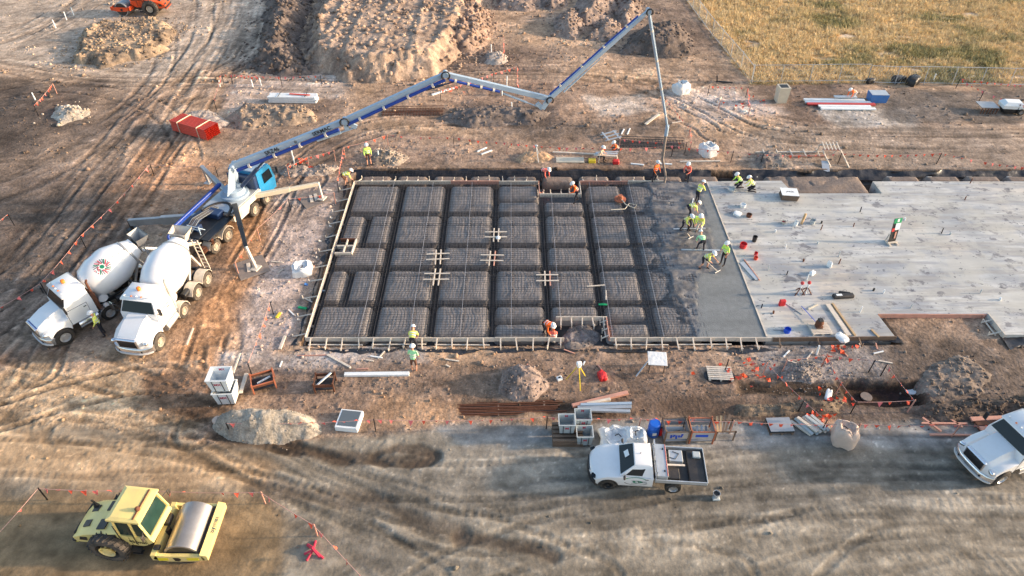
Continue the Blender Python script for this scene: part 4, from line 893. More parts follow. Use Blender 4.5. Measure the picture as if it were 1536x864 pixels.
        b = MB(); b.loft([[(-5.75, -.55, 3.62), (-5.75, .55, 3.62), (-6.5, .62, 3.72), (-6.5, -.62, 3.72)], [(-5.8, -.3, 2.95), (-5.8, .3, 2.95), (-6.2, .3, 2.95), (-6.2, -.3, 2.95)]], cap=False); b.loft([[(-5.78, -.5, 3.60), (-5.78, .5, 3.60), (-6.46, .57, 3.70), (-6.46, -.57, 3.70)][::-1], [(-5.8, -.27, 2.96), (-5.8, .27, 2.96), (-6.17, .27, 2.96), (-6.17, -.27, 2.96)][::-1]], cap=False); b.build('hopper', D, t)
        b = MB(); ca = []
        for k in range(9): a = R(180 + k * 22.5); ca.append((math.cos(a) * .26, math.sin(a) * .2))
        A_ = V(-6.15, 0, 2.6); B_ = V(-7.3, 0, 1.85); ax = (B_ - A_).normalized(); up = V(0, 0, 1); up = (up - ax * up.dot(ax)).normalized()
        o1 = [[A_ + V(0, y, 0) + up * z for y, z in ca] + [A_ + V(0, y * .88, 0) + up * (z * .88) for y, z in ca[::-1]], [B_ + V(0, y * .8, 0) + up * z * .8 for y, z in ca] + [B_ + V(0, y * .7, 0) + up * (z * .7) for y, z in ca[::-1]]]
        b.loft(o1); b.build('chute', D, t, 40)
        b = MB()
        for s in (.62, 1.0): b.bar((-6.2, s, .7), (-6.0, s, 3.1), .05)
        for k in range(7): b.bar((-6.17 + k * .025, .62, .9 + k * .32), (-6.17 + k * .025, 1.0, .9 + k * .32), .04)
        b.build('ladder', D, t)
        b = MB(); b.cyl((-2.75, -.75, 1.35), (-2.75, .75, 1.35), .26, n=16); b.build('water_tank', 'white_paint', t, 40)
    return t
mixer('mixer_truck', 'clean white concrete mixer truck with a pinwheel logo facing outward on its drum', (-26.2, 27.75), 231)
mixer('mixer_truck', 'dusty-wheeled white concrete mixer truck backed up square to the pump hopper', (-20.85, 26.75), 261, 'rim_dusty', 'rubber_dusty', dusty=True, hoodmark=None, logo=((-1, 62),))
cw = mixer('mixer_truck', 'white truck with an orange roof beacon parked on the haul road', (22.5, 18.85), 198, hoodmark=None, logo=()); cw.scale = (.93, .93, .93)

# ---------------- ute ----------------
def ute(loc, head):
    t = thing('pickup_truck', 'white single-cab ute with a loaded alloy tray and green door logo', 'pickup truck', (loc[0], loc[1], hz(*loc)), R(head)); P = 'white_paint'
    def prof(y):
        a = abs(y) / .92; xn = .92 - .34 * a ** 2.6; zn = .98 - .10 * a ** 3; zr = 1.16 - .10 * a ** 3
        return [(-2.02, .48), (-.5, .46)] + arc(0, .38, .43, 168, 12, 9) + [(xn - .12, .42), (xn - .02, .5), (xn, .74), (xn - .07, zn - .05), (xn - .2, zn + .02), (.1, zr - .03), (-.48, zr), (-.62, zr + .01), (-2.02, zr + .02)]
    b = MB(); ybody(b, [-.92, -.90, -.8, -.6, -.3, 0, .3, .6, .8, .90, .92], prof); bd = b.build('body', P, t, 42)
    b = MB(); X = [.92 - .34 * (abs(y) / .92) ** 2.6 for y in (-.9, -.75, -.5, 0, .5, .75, .9)]
    b.loft([[(x - .3, y, .34), (x + .03, y, .34), (x + .045, y, .55), (x + .02, y, .70), (x - .3, y, .70)] for x, y in zip(X, (-.9, -.75, -.5, 0, .5, .75, .9))]); b.build('bumper', 'black_plastic', t, 40)
    b = MB(); b.box((.90, 0, .82), (.06, .8, .16), .03); b.build('grille', 'black_plastic', t)
    for s in (-1, 1):
        b = MB(); b.box((.67, s * .70, .84), (.24, .28, .14), .04, Matrix.Rotation(-s * .5, 3, 'Z')); b.build('headlight', 'glass', t)
    b = MB(); lo = [(-.5, .86), (-2.0, .89), (-2.0, -.89), (-.5, -.86)]; hi = [(-1.12, .62), (-1.9, .64), (-1.9, -.64), (-1.12, -.62)]
    b.loft([[(x, y, 1.12) for x, y in lo], [(x, y, 1.66) for x, y in hi], [(-1.2 + (x + 1.2) * .75, y * .86, 1.72) for x, y in hi]]); cab = b.build('cab', P, t, 35)
    b = MB(); b.panel([(-.5, -.82, 1.14), (-.5, .82, 1.14), (-1.12, .61, 1.66), (-1.12, -.61, 1.66)], .03, .014); ws = b.build('windscreen', 'glass', cab)
    b = MB(); q = [(-.72, -.30, 1.335), (-.78, .05, 1.385), (-.95, .0, 1.53), (-.90, -.35, 1.485)]; b.panel([(x + .03, y, z + .02) for x, y, z in q], 0, .012); b.build('paper', 'white_matte', ws)
    for s in (-1, 1):
        q = [(-.64, s * .868, 1.135), (-1.88, s * .885, 1.135), (-1.84, s * .652, 1.645), (-1.15, s * .632, 1.645)]
        b = MB(); b.panel(q if s < 0 else q[::-1], .045, .016); b.build('side_window', 'mark_black', cab)
        b = MB(); b.box((-1.28, s * .918, .80), (1.2, .016, .60), .006); d = b.build('door', P, t)
        b = MB(); b.box((-1.72, s * .93, 1.0), (.16, .025, .04), .008); b.build('handle', 'black_plastic', d)
        b = MB(); b.bar((-.72, s * .86, 1.18), (-.68, s * 1.0, 1.22), .04); b.box((-.68, s * 1.02, 1.22), (.10, .18, .16), .03); b.build('mirror', 'black_plastic', cab)
        # printed door logo: green and black swooshes
        for m, P0, r0, r1, a0, a1 in [('green', (-1.22, .92), .36, .42, 20, 150), ('mark_black', (-1.15, .78), .17, .215, 60, 300), ('mark_black', (-1.25, .80), .42, .46, 200, 340), ('mark_green', (-1.32, .80), .10, .19, 0, 360)]:
            c = MB(); n_ = 18; o = []
            for k in range(n_ + 1):
                a = R(a0 + (a1 - a0) * k / n_)
                for r in (r0, r1): o.append((P0[0] - s * r * math.cos(a) * 1.25 * -1, s * .929, P0[1] + r * .55 * math.sin(a)))
            c.add(o, [(2 * k, 2 * k + 1, 2 * k + 3, 2 * k + 2) for k in range(n_)]); c.build('door_logo', m, d)
        c = MB()
        for z in (.84, .76): c.box((-1.62, s * .929, z), (.24, .004, .035))
        c.build('door_lettering', 'mark_black' if s < 0 else 'mark_grey', d)
        wheel(t, 0, s * .80, .38, .25, s, 'rubber', 'black_paint'); wheel(t, -3.0, s * .80, .38, .25, s, 'rubber', 'rim')
        b = MB(); o = arc(0, .38, .47, 170, 10, 10); i = arc(0, .38, .43, 10, 170, 10); b.prism(o + i, min(s * .90, s * .945), max(s * .90, s * .945)); b.build('arch_trim', 'black_plastic', t, 40)
    b = MB(); b.tube([(-1.4, 0, 1.72), (-1.42, 0, 1.78)], .02); b.build('aerial', 'mark_black', cab)
    # tray
    b = MB()
    for s in (-1, 1): b.box((-3.1, s * .4, .55), (2.5, .08, .16))
    b.cyl((-3.0, -.7, .38), (-3.0, .7, .38), .07); b.build('chassis', 'black_paint', t)
    tr = MB(); tr.box((-3.28, 0, .84), (2.36, 1.86, .06), .01); tr = tr.build('tray', 'black_plastic', t)
    for s in (-1, 1):
        b = MB(); b.box((-3.28, s * .925, .98), (2.36, .035, .24), .008); b.box((-3.28, s * .945, 1.08), (2.36, .03, .04), .006); b.build('drop_side', 'galv', tr)
    b = MB(); b.box((-4.46, 0, .98), (.035, 1.86, .24), .008); b.build('tailgate', 'galv', tr)
    b = MB()
    for y in (-.88, 0, .88): b.bar((-2.12, y, .85), (-2.12, y, 1.62), .05)
    for z in (1.2, 1.62): b.bar((-2.12, -.9, z), (-2.12, .9, z), .05)
    b.build('headboard', 'galv', tr)
    b = MB(); b.box((-2.42, 0, 1.08), (.48, 1.72, .42), .015); tb = b.build('toolbox', 'galv', t)
    b = MB(); b.box((-2.42, 0, 1.302), (.50, 1.76, .03), .012); b.build('lid', 'galv', tb)
    b = MB()
    for y in (-.6, .6): b.box((-2.52, y, 1.325), (.06, .10, .03))
    b.build('latch', 'mark_black', tb)
    b = MB(); b.bar((-2.64, -.86, 1.33), (-2.64, .86, 1.33), .03, .02); b.build('strap', 'red_block', tb)
    b = MB(); b.box((-3.15, -.42, 1.0), (.62, .62, .26), .02); b.build('alloy_box', 'galv', t)
    b = MB(); b.box((-4.05, 0, .94), (.74, 1.7, .14), .03); b.build('rubber_mat', 'black_plastic', t)
    b = MB(); b.box((-2.98, .52, .98), (.5, .56, .22), .03); b.build('battery_case', 'black_plastic', t)
    b = MB(); b.box((-4.12, -.55, 1.08), (.34, .32, .14), .02); b.build('white_case', 'grey_plastic', t)
    b = MB(); b.bar((-2.7, .18, 1.22), (-3.5, .12, 1.16), .09, .03); b.build('plank', 'timber', t)
    b = MB(); b.tube([(-2.8, -.3, 1.14), (-3.1, -.2, 1.15), (-3.3, -.5, 1.15), (-3.0, -.62, 1.15)], .015); b.build('cable', 'mark_black', t)
    return t
uw = G(912, 732); ute((float(uw[0]), float(uw[1]) + .80), 176)

# ---------------- soil compactor ----------------
def roller(name, label, loc, head, bodym, brightm, turn=7, lettering=True, drumm='drum_steel', rimm='roller_yellow'):
    t = thing(name, label, 'road roller', (loc[0], loc[1], hz(*loc)), R(head))
    for s in (-1, 1): wheel(t, 0, s * .88, .84, .6, s, 'rubber_dusty', rimm, lugs=22, rr=.42, n=32)
    # engine hood lofted across the width
    def prof(y):
        y = y * 1.0; a = abs(y) / .82; d = .12 * a ** 4
        return [(-1.60, .80), (-1.62, 1.15), (-1.5 + d, 1.36 - d), (-1.0, 1.58 - d * 1.2), (-.1, 1.80 - d * 1.2), (.62, 1.92 - d * 1.2), (.62, 1.0), (.5, .95), (-.55, .95), (-.9, .80)]
    b = MB(); ybody(b, [-.82, -.78, -.66, -.3, 0, .3, .66, .78, .82], prof); hd = b.build('hood', bodym, t, 38)
    for s in (-1, 1):
        b = MB(); b.prism(arc(0, .76, .90, 8, 172, 12) + arc(0, .76, .84, 172, 8, 12), min(s * .60, s * .80), max(s * .60, s * .80)); b.build('fender', bodym, t, 40)
        b = MB(); b.tube([(x0_, s * .84, z_) for x0_, z_ in ((.72, 1.1), (.66, 1.7), (.70, 2.5))], .02, 6); b.tube([(1.30, s * .84, 1.1), (1.34, s * .84, 2.4)], .018, 6); b.build('grab_rail', 'mark_black', t, 40)
        b = MB(); b.box((1.1, s * .88, .74), (.5, .22, .05)); b.box((1.1, s * .86, .48), (.44, .2, .05)); b.bar((.9, s * .9, .46), (.9, s * .9, .95), .03); b.build('step', 'black_plastic', t)
        b = MB(); b.tube([(1.95, s * .8, 2.3), (2.05, s * 1.05, 2.35)], .02); b.box((2.05, s * 1.08, 2.2), (.06, .18, .3), .02); b.build('mirror', 'black_plastic', t)
        b = MB(); b.box((1.02, s * .803, 1.28), (.012, .012, .6)); b.box((1.74, s * .803, 1.3), (.012, .012, .5)); b.build('panel_gap', 'mark_black', t)
        for q in ([(-.42, s * .20, 1.72), (-.02, s * .20, 1.825), (-.02, s * .66, 1.815), (-.42, s * .66, 1.715)], ):
            c = MB(); c.panel(q if s > 0 else q[::-1], .0, .03, .05); c.build('vent', 'black_plastic', hd)
        c = MB(); c.panel([(-1.62, s * .2, 1.12), (-1.57, s * .2, 1.30), (-1.57, s * .7, 1.28), (-1.62, s * .7, 1.10)][::(1 if s > 0 else -1)], 0, .02, .05); c.build('grille', 'black_plastic', hd)
        q = [(.12, s * .832, 1.40), (.52, s * .832, 1.45), (.52, s * .832, 1.75), (.12, s * .832, 1.66)]
        c = MB(); c.panel(q if s < 0 else q[::-1], 0, .012, .02); c.build('vent', 'black_plastic', hd)
        q = [(-1.35, s * .832, 1.02), (-1.0, s * .832, 1.02), (-.95, s * .832, 1.28), (-1.25, s * .832, 1.26)]
        c = MB(); c.panel(q if s < 0 else q[::-1], 0, .012, .02); c.build('side_vent', 'black_plastic', hd)
        q = [(-1.2, s * .2, 1.50), (-.88, s * .2, 1.615), (-.88, s * .5, 1.61), (-1.2, s * .5, 1.49)]
        c = MB(); c.panel(q if s > 0 else q[::-1], 0, .022, .05); c.build('top_vent', 'black_plastic', hd)
    b = MB(); b.box((-1.66, 0, .88), (.16, 1.7, .18), .03); b.build('rear_bumper', 'black_plastic', t)
    b = MB(); b.box((-1.64, 0, .74), (.2, 1.6, .06), .01); b.build('rear_strip', brightm, t)
    b = MB(); b.cyl((-1.15, .48, 1.5), (-1.15, .48, 1.7), .13, .07, 12); b.tube([(-1.15, .48, 1.65), (-1.15, .48, 1.85), (-1.22, .48, 1.95)], .045, 8); b.build('exhaust', 'black_plastic', t, 40)
    # cab
    x0, x1 = .60, 1.98
    b = MB(); b.prism([(x0, 1.0), (x0, 1.62), (x1 - .02, 1.62), (x1 + .08, 1.35), (x1 - .35, 1.02), (x1 - .5, .95), (x0 + .12, .95)], -.80, .80); b = b.build('cab_base', bodym, t)
    if lettering:
        text('lettering', 'Symal', .28, b, (1.38, -.808, 1.24), (1, 0, 0), (0, 0, 1), 'mark_black'); c = MB(); c.box((1.0, -.806, 1.27), (.10, .006, .11)); c.build('emblem', 'mark_black', b)
        text('lettering', 'Symal', .2, b, (1.38, .806, 1.26), (-1, 0, 0), (0, 0, 1), 'mark_black')
    cab = MB(); top = 2.78
    for s in (-1, 1):
        for xa, xbm in ((x0 + .04, x0 + .10), (x1 - .62, x1 - .58), (x1, x1 - .18)): cab.bar((xa, s * .77, 1.6), (xbm, s * .70, top), .09, .10)
        cab.bar((x0, s * .77, 1.64), (x1, s * .77, 1.64), .09)
    for x in (x0 + .04, x1): cab.bar((x, -.77, 1.64), (x, .77, 1.64), .09)
    cab = cab.build('cab_frame', bodym, t)
    b = MB(); b.loft([[(x0 - .08, -.80, top - .02), (x1 - .02, -.80, top - .02), (x1 - .02, .80, top - .02), (x0 - .08, .80, top - .02)][::1], [(x0 - .08, -.80, top + .10), (x1 - .02, -.80, top + .08), (x1 - .02, .80, top + .08), (x0 - .08, .80, top + .10)], [(x0 + .1, -.66, top + .17), (x1 - .2, -.66, top + .15), (x1 - .2, .66, top + .15), (x0 + .1, .66, top + .17)]]); rf = b.build('roof', bodym, t, 20)
    b = MB(); b.box((x1 - .32, 0, top + .155), (.08, 1.4, .03), .01); b.build('roof_bar', 'rust', rf)
    b = MB(); b.rings((x1 - .32, -.25, top + .16), (x1 - .32, -.25, top + .34), [(0, .10), (.6, .10), (1, .04)], 12); b.build('beacon', 'rust', rf, 40)
    for s in (-1, 1):
        for xa, xbm, xc, xd in ((x0 + .1, x1 - .66, x1 - .63, x0 + .14), (x1 - .56, x1 - .03, x1 - .18, x1 - .52)):
            q = [(xa, s * .775, 1.70), (xbm, s * .775, 1.70), (xc, s * .71, top - .04), (xd, s * .71, top - .04)]
            b = MB(); b.panel(q if s < 0 else q[::-1], .015, 0, .012); b.build('side_window', 'glass_green', cab)
    b = MB(); b.panel([(x1 + .0, .72, 1.70), (x1 - .17, .66, top - .03), (x1 - .17, -.66, top - .03), (x1, -.72, 1.70)][::-1], .0, .03, .012); b.build('windscreen', 'glass_green', cab)
    b = MB(); b.panel([(x0 + .02, -.7, 1.70), (x0 + .06, -.66, top - .03), (x0 + .06, .66, top - .03), (x0 + .02, .7, 1.70)][::-1], 0, .02, .012); b.build('rear_window', 'glass_green', cab)
    b = MB(); b.box((x0 + .55, 0, 1.85), (.5, .55, .12), .05); b.box((x0 + .32, 0, 2.15), (.12, .52, .55), .05); b.build('seat', 'mark_black', t)
    b = MB(); b.box((1.5, 0, .78), (1.1, .8, .36), .05); b.cyl((2.1, 0, .5), (2.1, 0, 1.1), .16); b.build('joint', 'black_plastic', t)
    b = MB(); b.cyl((0, -.8, .76), (0, .8, .76), .16); b.box((-.2, 0, .85), (2.4, .9, .4), .03); b.build('rear_frame', 'black_plastic', t)
    # front frame swings about the joint
    T = Matrix.Translation((2.1, 0, 0)) @ Matrix.Rotation(R(turn), 4, 'Z')
    b = MB(); b.M = T; b.rings((.98, -1.05, .76), (.98, 1.05, .76), [(0, .70), (.004, .745), (.01, .755), (.99, .755), (.996, .745), (1, .70)], 56); dr = b.build('drum', drumm, t, 30)
    for s in (-1, 1): b = MB(); b.M = T; b.rings((.98, s * 1.00, .76), (.98, s * 1.055, .76), [(0, .66), (1, .66)], 40); b.rings((.98, s * 1.05, .76), (.98, s * 1.16, .76), [(0, .25), (1, .22)], 20); b.build('drum_hub', 'black_plastic', dr)
    for s in (-1, 1):
        b = MB(); b.M = T; b.prism([(-.15, .80), (.0, 1.08), (.6, 1.02), (1.4, 1.02), (1.95, .98), (2.0, .72), (1.55, .60), (.4, .60)], min(s * 1.10, s * 1.24), max(s * 1.10, s * 1.24)); fp = b.build('side_plate', bodym, t)
        c = MB(); c.M = T; c.box((.25, s * 1.246, .80), (.42, .012, .20)); c.box((1.5, s * 1.246, .80), (.5, .012, .2)); c.build('reflector', brightm, fp)
        c = MB(); c.M = T; c.prism(arc(.85, .78, .13, -90, 90, 8) + [(.68, .91), (.72, .65)], min(s * 1.235, s * 1.25), max(s * 1.235, s * 1.25)); c.build('plate_hole', 'mark_black', fp)
    b = MB(); b.M = T; b.loft([[(1.88, y, .68), (2.12, y, .70), (2.14, y, 1.04), (1.86, y, 1.14)] for y in (-1.24, 1.24)]); fb = b.build('front_bar', bodym, t)
    b = MB(); b.M = T; b.loft([[(-.2, y, .72), (.06, y, .72), (.02, y, 1.12), (-.2, y, 1.12)] for y in (-1.24, 1.24)]); b.build('cross_bar', bodym, t)
    b = MB(); b.M = T; b.box((1.80, 0, 1.02), (.06, 2.1, .14)); b.build('scraper', 'black_plastic', t)
    b = MB(); b.M = T; b.box((.0, .35, 1.2), (.3, .5, .25), .03); b.build('vibration_motor', 'black_plastic', t); b = MB(); b.M = T; b.box((-.02, -.9, 1.16), (.26, .22, .14), .03); b.build('work_lamp', 'black_plastic', t)
    if lettering:
        me = text_mesh('Symal', .34, .006, 'mark_grey'); me.transform(T @ Matrix.Translation((2.0, .15, 1.10)) @ Matrix.Rotation(R(-90), 4, 'Z') @ Matrix.Rotation(R(0), 4, 'X') @ Matrix.Rotation(R(180), 4, 'Z')); link('lettering', me, fb)
    return t
rw = G(181, 836); roller('road_roller', 'pale yellow smooth-drum soil roller on the compacted corner', (float(rw[0]) - .05, float(rw[1]) + .98), -6, 'roller_yellow', 'roller_bright', 6)
rw = G(229, 24); roller('road_roller', 'bright orange soil roller parked behind the ring-shaped dirt mound', (float(rw[0]), float(rw[1]) + .9), 183, 'roller_orange', 'roller_orange', -10, False, 'steel', 'rim_dusty')

# ---------------- concrete pump with boom ----------------
PH = R(71.5); POX, POY = -20.5, 35.7
t = thing('pump_truck', 'blue-cabbed concrete pump truck with a long jointed boom over the pour', 'pump truck', (POX, POY, hz(POX, POY)), PH)
PT = Matrix.Translation(t.location) @ Matrix.Rotation(PH, 4, 'Z'); PI_ = PT.inverted()
def Lc(p): return PI_ @ Vector(p)
b = MB()
for s in (-1, 1): b.box((2.7, s * .45, .95), (8.6, .1, .3), .01)
for x in (-.1, 1.2, 4.3, 5.8): b.cyl((x, -1, .52), (x, 1, .52), .1, n=10)
b.build('chassis', 'black_paint', t)
for s in (-1, 1):
    for x in (-.1, 1.2): wheel(t, x, s * .95, .52, .56, s, 'rubber_dusty', 'rim_dusty')
    for x in (4.3, 5.8): wheel(t, x, s * 1.05, .52, .34, s, 'rubber_dusty', 'rim_dusty')
    for x in (-.1, 1.2): fender(t, x, min(s * .65, s * 1.24), max(s * .65, s * 1.24), .52, .62, 'white_dusty', 10, 170)
b = MB(); b.prism([(2.1, 1.0), (2.1, 1.5), (2.6, 1.62), (5.3, 1.62), (5.3, 1.1), (4.95, 1.1), (4.75, 1.2), (3.9, 1.2), (3.6, .75), (2.5, .75)], -1.24, 1.24); b.build('outrigger_box', 'white_dusty', t)
b = MB(); b.box((3.7, 0, 1.64), (3.1, 2.3, .05), .01); b.build('deck', 'galv', t)
# cab
b = MB(); b.loft([[(5.35, y, .75), (7.05, y, .75), (7.15, y, 1.6), (6.95, y * .97, 2.55), (6.8, y * .94, 2.78), (5.4, y * .94, 2.8)] for y in (-1.2, 1.2)]); cab = b.build('cab', 'cab_blue', t)
b = MB(); b.panel([(7.15, -1.15, 1.62), (7.15, 1.15, 1.62), (6.95, 1.1, 2.52), (6.95, -1.1, 2.52)], .07, .014); b.build('windscreen', 'glass', cab)
for s in (-1, 1):
    q = [(5.85, s * 1.2, 1.62), (6.98, s * 1.2, 1.62), (6.85, s * 1.165, 2.5), (5.85, s * 1.165, 2.5)]; b = MB(); b.panel(q if s < 0 else q[::-1], .07, .016); b.build('side_window', 'glass', cab)
    b = MB(); b.tube([(7.05, s * 1.2, 2.3), (7.2, s * 1.45, 2.35)], .02); b.box((7.2, s * 1.46, 2.1), (.1, .18, .5), .03); b.build('mirror', 'black_paint', cab)
b = MB(); b.box((5.3, 0, 1.9), (.5, 2.2, 1.4), .05); b.build('engine_cover', 'dark_blue', t)
b = MB(); b.box((6.1, 0, 2.82), (1.3, 2.0, .08), .03); b.build('cab_roof', 'boom_paint', cab)
# rear deck, hopper, pump
b = MB(); b.loft([[(-1.9, -.75, 1.55), (-1.9, .75, 1.55), (-.75, .75, 1.45), (-.75, -.75, 1.45)], [(-1.6, -.45, .6), (-1.6, .45, .6), (-1.0, .45, .6), (-1.0, -.45, .6)]], cap=False); b.loft([[(-1.85, -.7, 1.54), (-1.85, .7, 1.54), (-.8, .7, 1.44), (-.8, -.7, 1.44)][::-1], [(-1.58, -.42, .62), (-1.58, .42, .62), (-1.02, .42, .62), (-1.02, -.42, .62)][::-1]]); hp = b.build('hopper', 'black_paint', t)
b = MB()
for k in range(8): b.bar((-1.85, -.68 + k * .195, 1.52), (-.8, -.68 + k * .195, 1.43), .03)
b.build('grate', 'steel', hp)
b = MB(); b.tube([V(-2.0, .85 * math.cos(R(a)), 1.25 + .55 * math.sin(R(a))) for a in range(-20, 201, 20)], .06, 8); b.build('splash_guard', 'roller_yellow', hp, 40)
for y in (-.28, .28):
    b = MB(); b.cyl((-.7, y, 1.05), (2.2, y, 1.25), .15, n=14); b.build('pump_cylinder', 'steel', t, 40)
b = MB(); b.box((.85, .05, 1.2), (3.0, 1.3, .36), .04); b.build('rear_deck', 'black_paint', t)
b = MB(); b.box((.9, -.95, 1.36), (3.0, .62, .10), .03, Matrix.Rotation(-.04, 3, 'Y')); b.build('side_deck', 'black_paint', t)
b = MB(); b.box((.6, .88, 1.42), (2.6, .6, .5), .05); b.build('water_tank', 'dark_blue', t)
b = MB(); b.box((1.9, 0, 1.5), (.7, 1.0, .5), .05); b.build('hydraulic_block', 'dark_blue', t); b = MB(); b.box((.2, .1, 1.5), (.5, .4, .45), .05); b.build('hydraulic_block', 'dark_blue', t)
for k in range(5):
    b = MB(); y = .1 + k * .13; b.tube([(-.5, y, 1.55), (.6, y + .1, 1.85), (1.6, y, 1.75), (2.4, y * .6, 1.7)], .03, 6); b.build('hydraulic_hose', 'black_plastic' if k % 2 else 'mark_grey', t, 40)
b = MB(); b.tube([V(1.7 + 0 * a, .85 * math.cos(R(a)) * 1.1 - .1, 1.55 + .1) + V(1.35 * math.sin(R(a)), 0, 0) for a in range(0, 181, 15)], .11, 8); b.build('hose_loop', 'black_plastic', t, 40)
b = MB()
for z, y in ((2.05, -.2), (1.85, -.25)): b.bar((-.35, y - .35, z), (-.35, y + .5, z), .05)
for y in (-.55, .3): b.bar((-.35, y, 1.5), (-.35, y, 2.1), .05)
b.bar((-.35, -.55, 2.05), (.1, -.55, 1.6), .05); b.build('rear_rail', 'boom_paint', t)
b = MB(); b.bar((4.1, 1.0, 2.3), (-.7, 1.12, 1.9), .26, .22, bev=.03); b.build('boom_rest', 'boom_blue', t)
b = MB(); b.tube([(4.0, .85, 2.42), (1.5, .98, 2.22), (-.9, 1.08, 2.02), (-1.5, .95, 1.8), (-1.75, .6, 1.3), (-1.7, .2, .9)], .085, 10); b.build('delivery_pipe', 'boom_blue', t, 40)
b = MB()
for x in (-5.0,): b.bar((-.3, -1.2, 1.3), (-.3, -1.2, .9), .2)
b.box((-1.0, -1.0, .85), (.5, .3, .4), .03); b.box((-.8, 1.0, 1.1), (.5, .3, .5), .03); b.build('control_box', 'rust', t)
# outriggers: (root local, knee world, foot world, beam size, material)
def outrigger(root, knee, foot, w_, h_, m, foot_m='white_dusty'):
    b = MB(); k = Lc(knee); f = Lc(foot); r = V(*root)
    d = (k - r); b.bar(r, r + d * .55, w_, h_, bev=.03); b.bar(r + d * .5, k, w_ * .78, h_ * .8, bev=.02); a = b.build('outrigger', m, t)
    b = MB(); b.bar(k + V(0, 0, .15), f + V(0, 0, .05), .16, .16, up=(1, 0, 0), bev=.01); b.bar(V(k.x, k.y, k.z * .6), f + V(0, 0, .05), .1); b.build('jack', foot_m, a)
    b = MB(); b.box(f + V(0, 0, .05), (.62, .5, .08), .02); b.build('foot', foot_m, a)
f1 = GP(385, 405); f2 = GP(484, 300); f3 = GP(200, 346); f4 = GP(314, 276)
outrigger((2.9, -.9, 1.75), V(f1.x - .35, f1.y + .3, 1.55), f1 + V(0, 0, .12), .34, .34, 'black_paint')
outrigger((4.7, -1.1, 1.4), V(f2.x - .1, f2.y + .1, 1.35), f2 + V(0, 0, .12), .30, .34, 'cream')
outrigger((1.6, 1.0, 1.2), V(f3.x, f3.y, .75), f3 + V(0, 0, .12), .3, .62, 'steel', 'black_paint')
outrigger((4.4, 1.0, 1.5), V(f4.x - .1, f4.y, 1.5), f4 + V(0, 0, .12), .34, .42, 'steel', 'steel')
# turret and boom: the arms lie in one upright plane through the turret and the hanging hose
TUR = PT @ V(4.15, 0, 0); HB = GP(994, 290)
dirp = Vector((HB.x - TUR.x, HB.y - TUR.y, 0)).normalized(); nrm = Vector((-dirp.y, dirp.x, 0))
def onp(x, y):
    d = Vector(ray(x, y)); o = Vector(CC); return o + d * ((Vector((TUR.x, TUR.y, 0)) - o).dot(nrm) / d.dot(nrm))
b = MB(); b.rings(V(4.15, 0, 1.64), V(4.15, 0, 2.15), [(0, .95), (.35, .95), (.4, .75), (1, .7)], 30); tu = b.build('turret', 'boom_paint', t, 30)
J = [onp(349, 249), onp(517, 181), onp(668, 111), onp(824, 148), onp(973, 16), onp(1001, 190)]
b = MB(); tl = Lc(Vector((TUR.x, TUR.y, 2.1))); j0 = Lc(J[0]); sd = Lc(TUR + nrm) - Lc(TUR)
for s in (-1, 1): b.loft([[tl + sd * (s * .42) + V(.55, 0, 0), tl + sd * (s * .42) + V(-.55, 0, 0), j0 + sd * (s * .40) + V(-.25, 0, .1), j0 + sd * (s * .40) + V(.25, 0, .1)], [tl + sd * (s * .34) + V(.55, 0, 0), tl + sd * (s * .34) + V(-.55, 0, 0), j0 + sd * (s * .32) + V(-.25, 0, .1), j0 + sd * (s * .32) + V(.25, 0, .1)]])
b.cyl(j0 + sd * .45, j0 - sd * .45, .16, n=14); b.build('turret_fork', 'boom_paint', tu)
UP = Vector((0, 0, 1))
def arm(a, c, h0, h1, w_, name='boom_arm', pipe=None, off=0.0, m='boom_paint'):
    """tapered box arm between pins a and c in the boom plane"""
    b = MB(); b.M = PI_; d = (c - a).normalized(); u = nrm.cross(d); u = u if u.z > 0 else -u
    secs = []
    for f, h in ((-.02, h0 * .7), (.04, h0), (.5, (h0 + h1) / 2), (.95, h1), (1.02, h1 * .75)):
        p = a + (c - a) * f + u * off; hw = w_ / 2 * (1 - .15 * f); g_ = .03
        secs.append([p + nrm * (sx * hw) + u * (sz * h / 2) for sx, sz in ((-1, -.88), (-.86, -1), (.86, -1), (1, -.88), (1, .88), (.86, 1), (-.86, 1), (-1, .88))])
    b.loft(secs); o = b.build(name, m, t)
    if pipe:
        side, uo, r, f0, f1, pm = pipe; b = MB(); b.M = PI_; P0 = a + (c - a) * f0 + nrm * (side * (w_ / 2 + .07)) + u * uo; P1 = a + (c - a) * f1 + nrm * (side * (w_ / 2 + .07)) + u * uo
        b.cyl(P0, P1, r, n=10); pp = b.build('pipe', pm, o, 40)
        for k in range(4):
            b = MB(); b.M = PI_; q = P0 + (P1 - P0) * ((k + .5) / 4); b.cyl(q - d * .07, q + d * .07, r * 1.45, n=10); b.bar(q, q - nrm * (side * .2), .06); b.build('pipe_clamp', 'white_dusty', pp)
    return o, u, d
sgn = -1 if nrm.y > 0 else 1     # side of the plane that faces the site road
a1, u1, d1 = arm(J[0], J[1], .42, .36, .32, pipe=(sgn, -.31, .12, .02, .93, 'boom_blue'))
a2, u2, d2 = arm(J[1], J[2], .36, .30, .32, pipe=(sgn, -.24, .105, .02, .98, 'boom_blue'))
a3, u3, d3 = arm(J[2], J[3], .28, .34, .26, pipe=(sgn, -.24, .085, .04, .52, 'boom_blue'))
a4, u4, d4 = arm(J[3], J[4], .30, .22, .24, pipe=(sgn, .30, .06, .03, .92, 'boom_blue'))
a5, u5, d5 = arm(J[4], J[5], .2, .14, .16, pipe=(sgn, -.02, .06, .03, 1.0, 'boom_paint'))
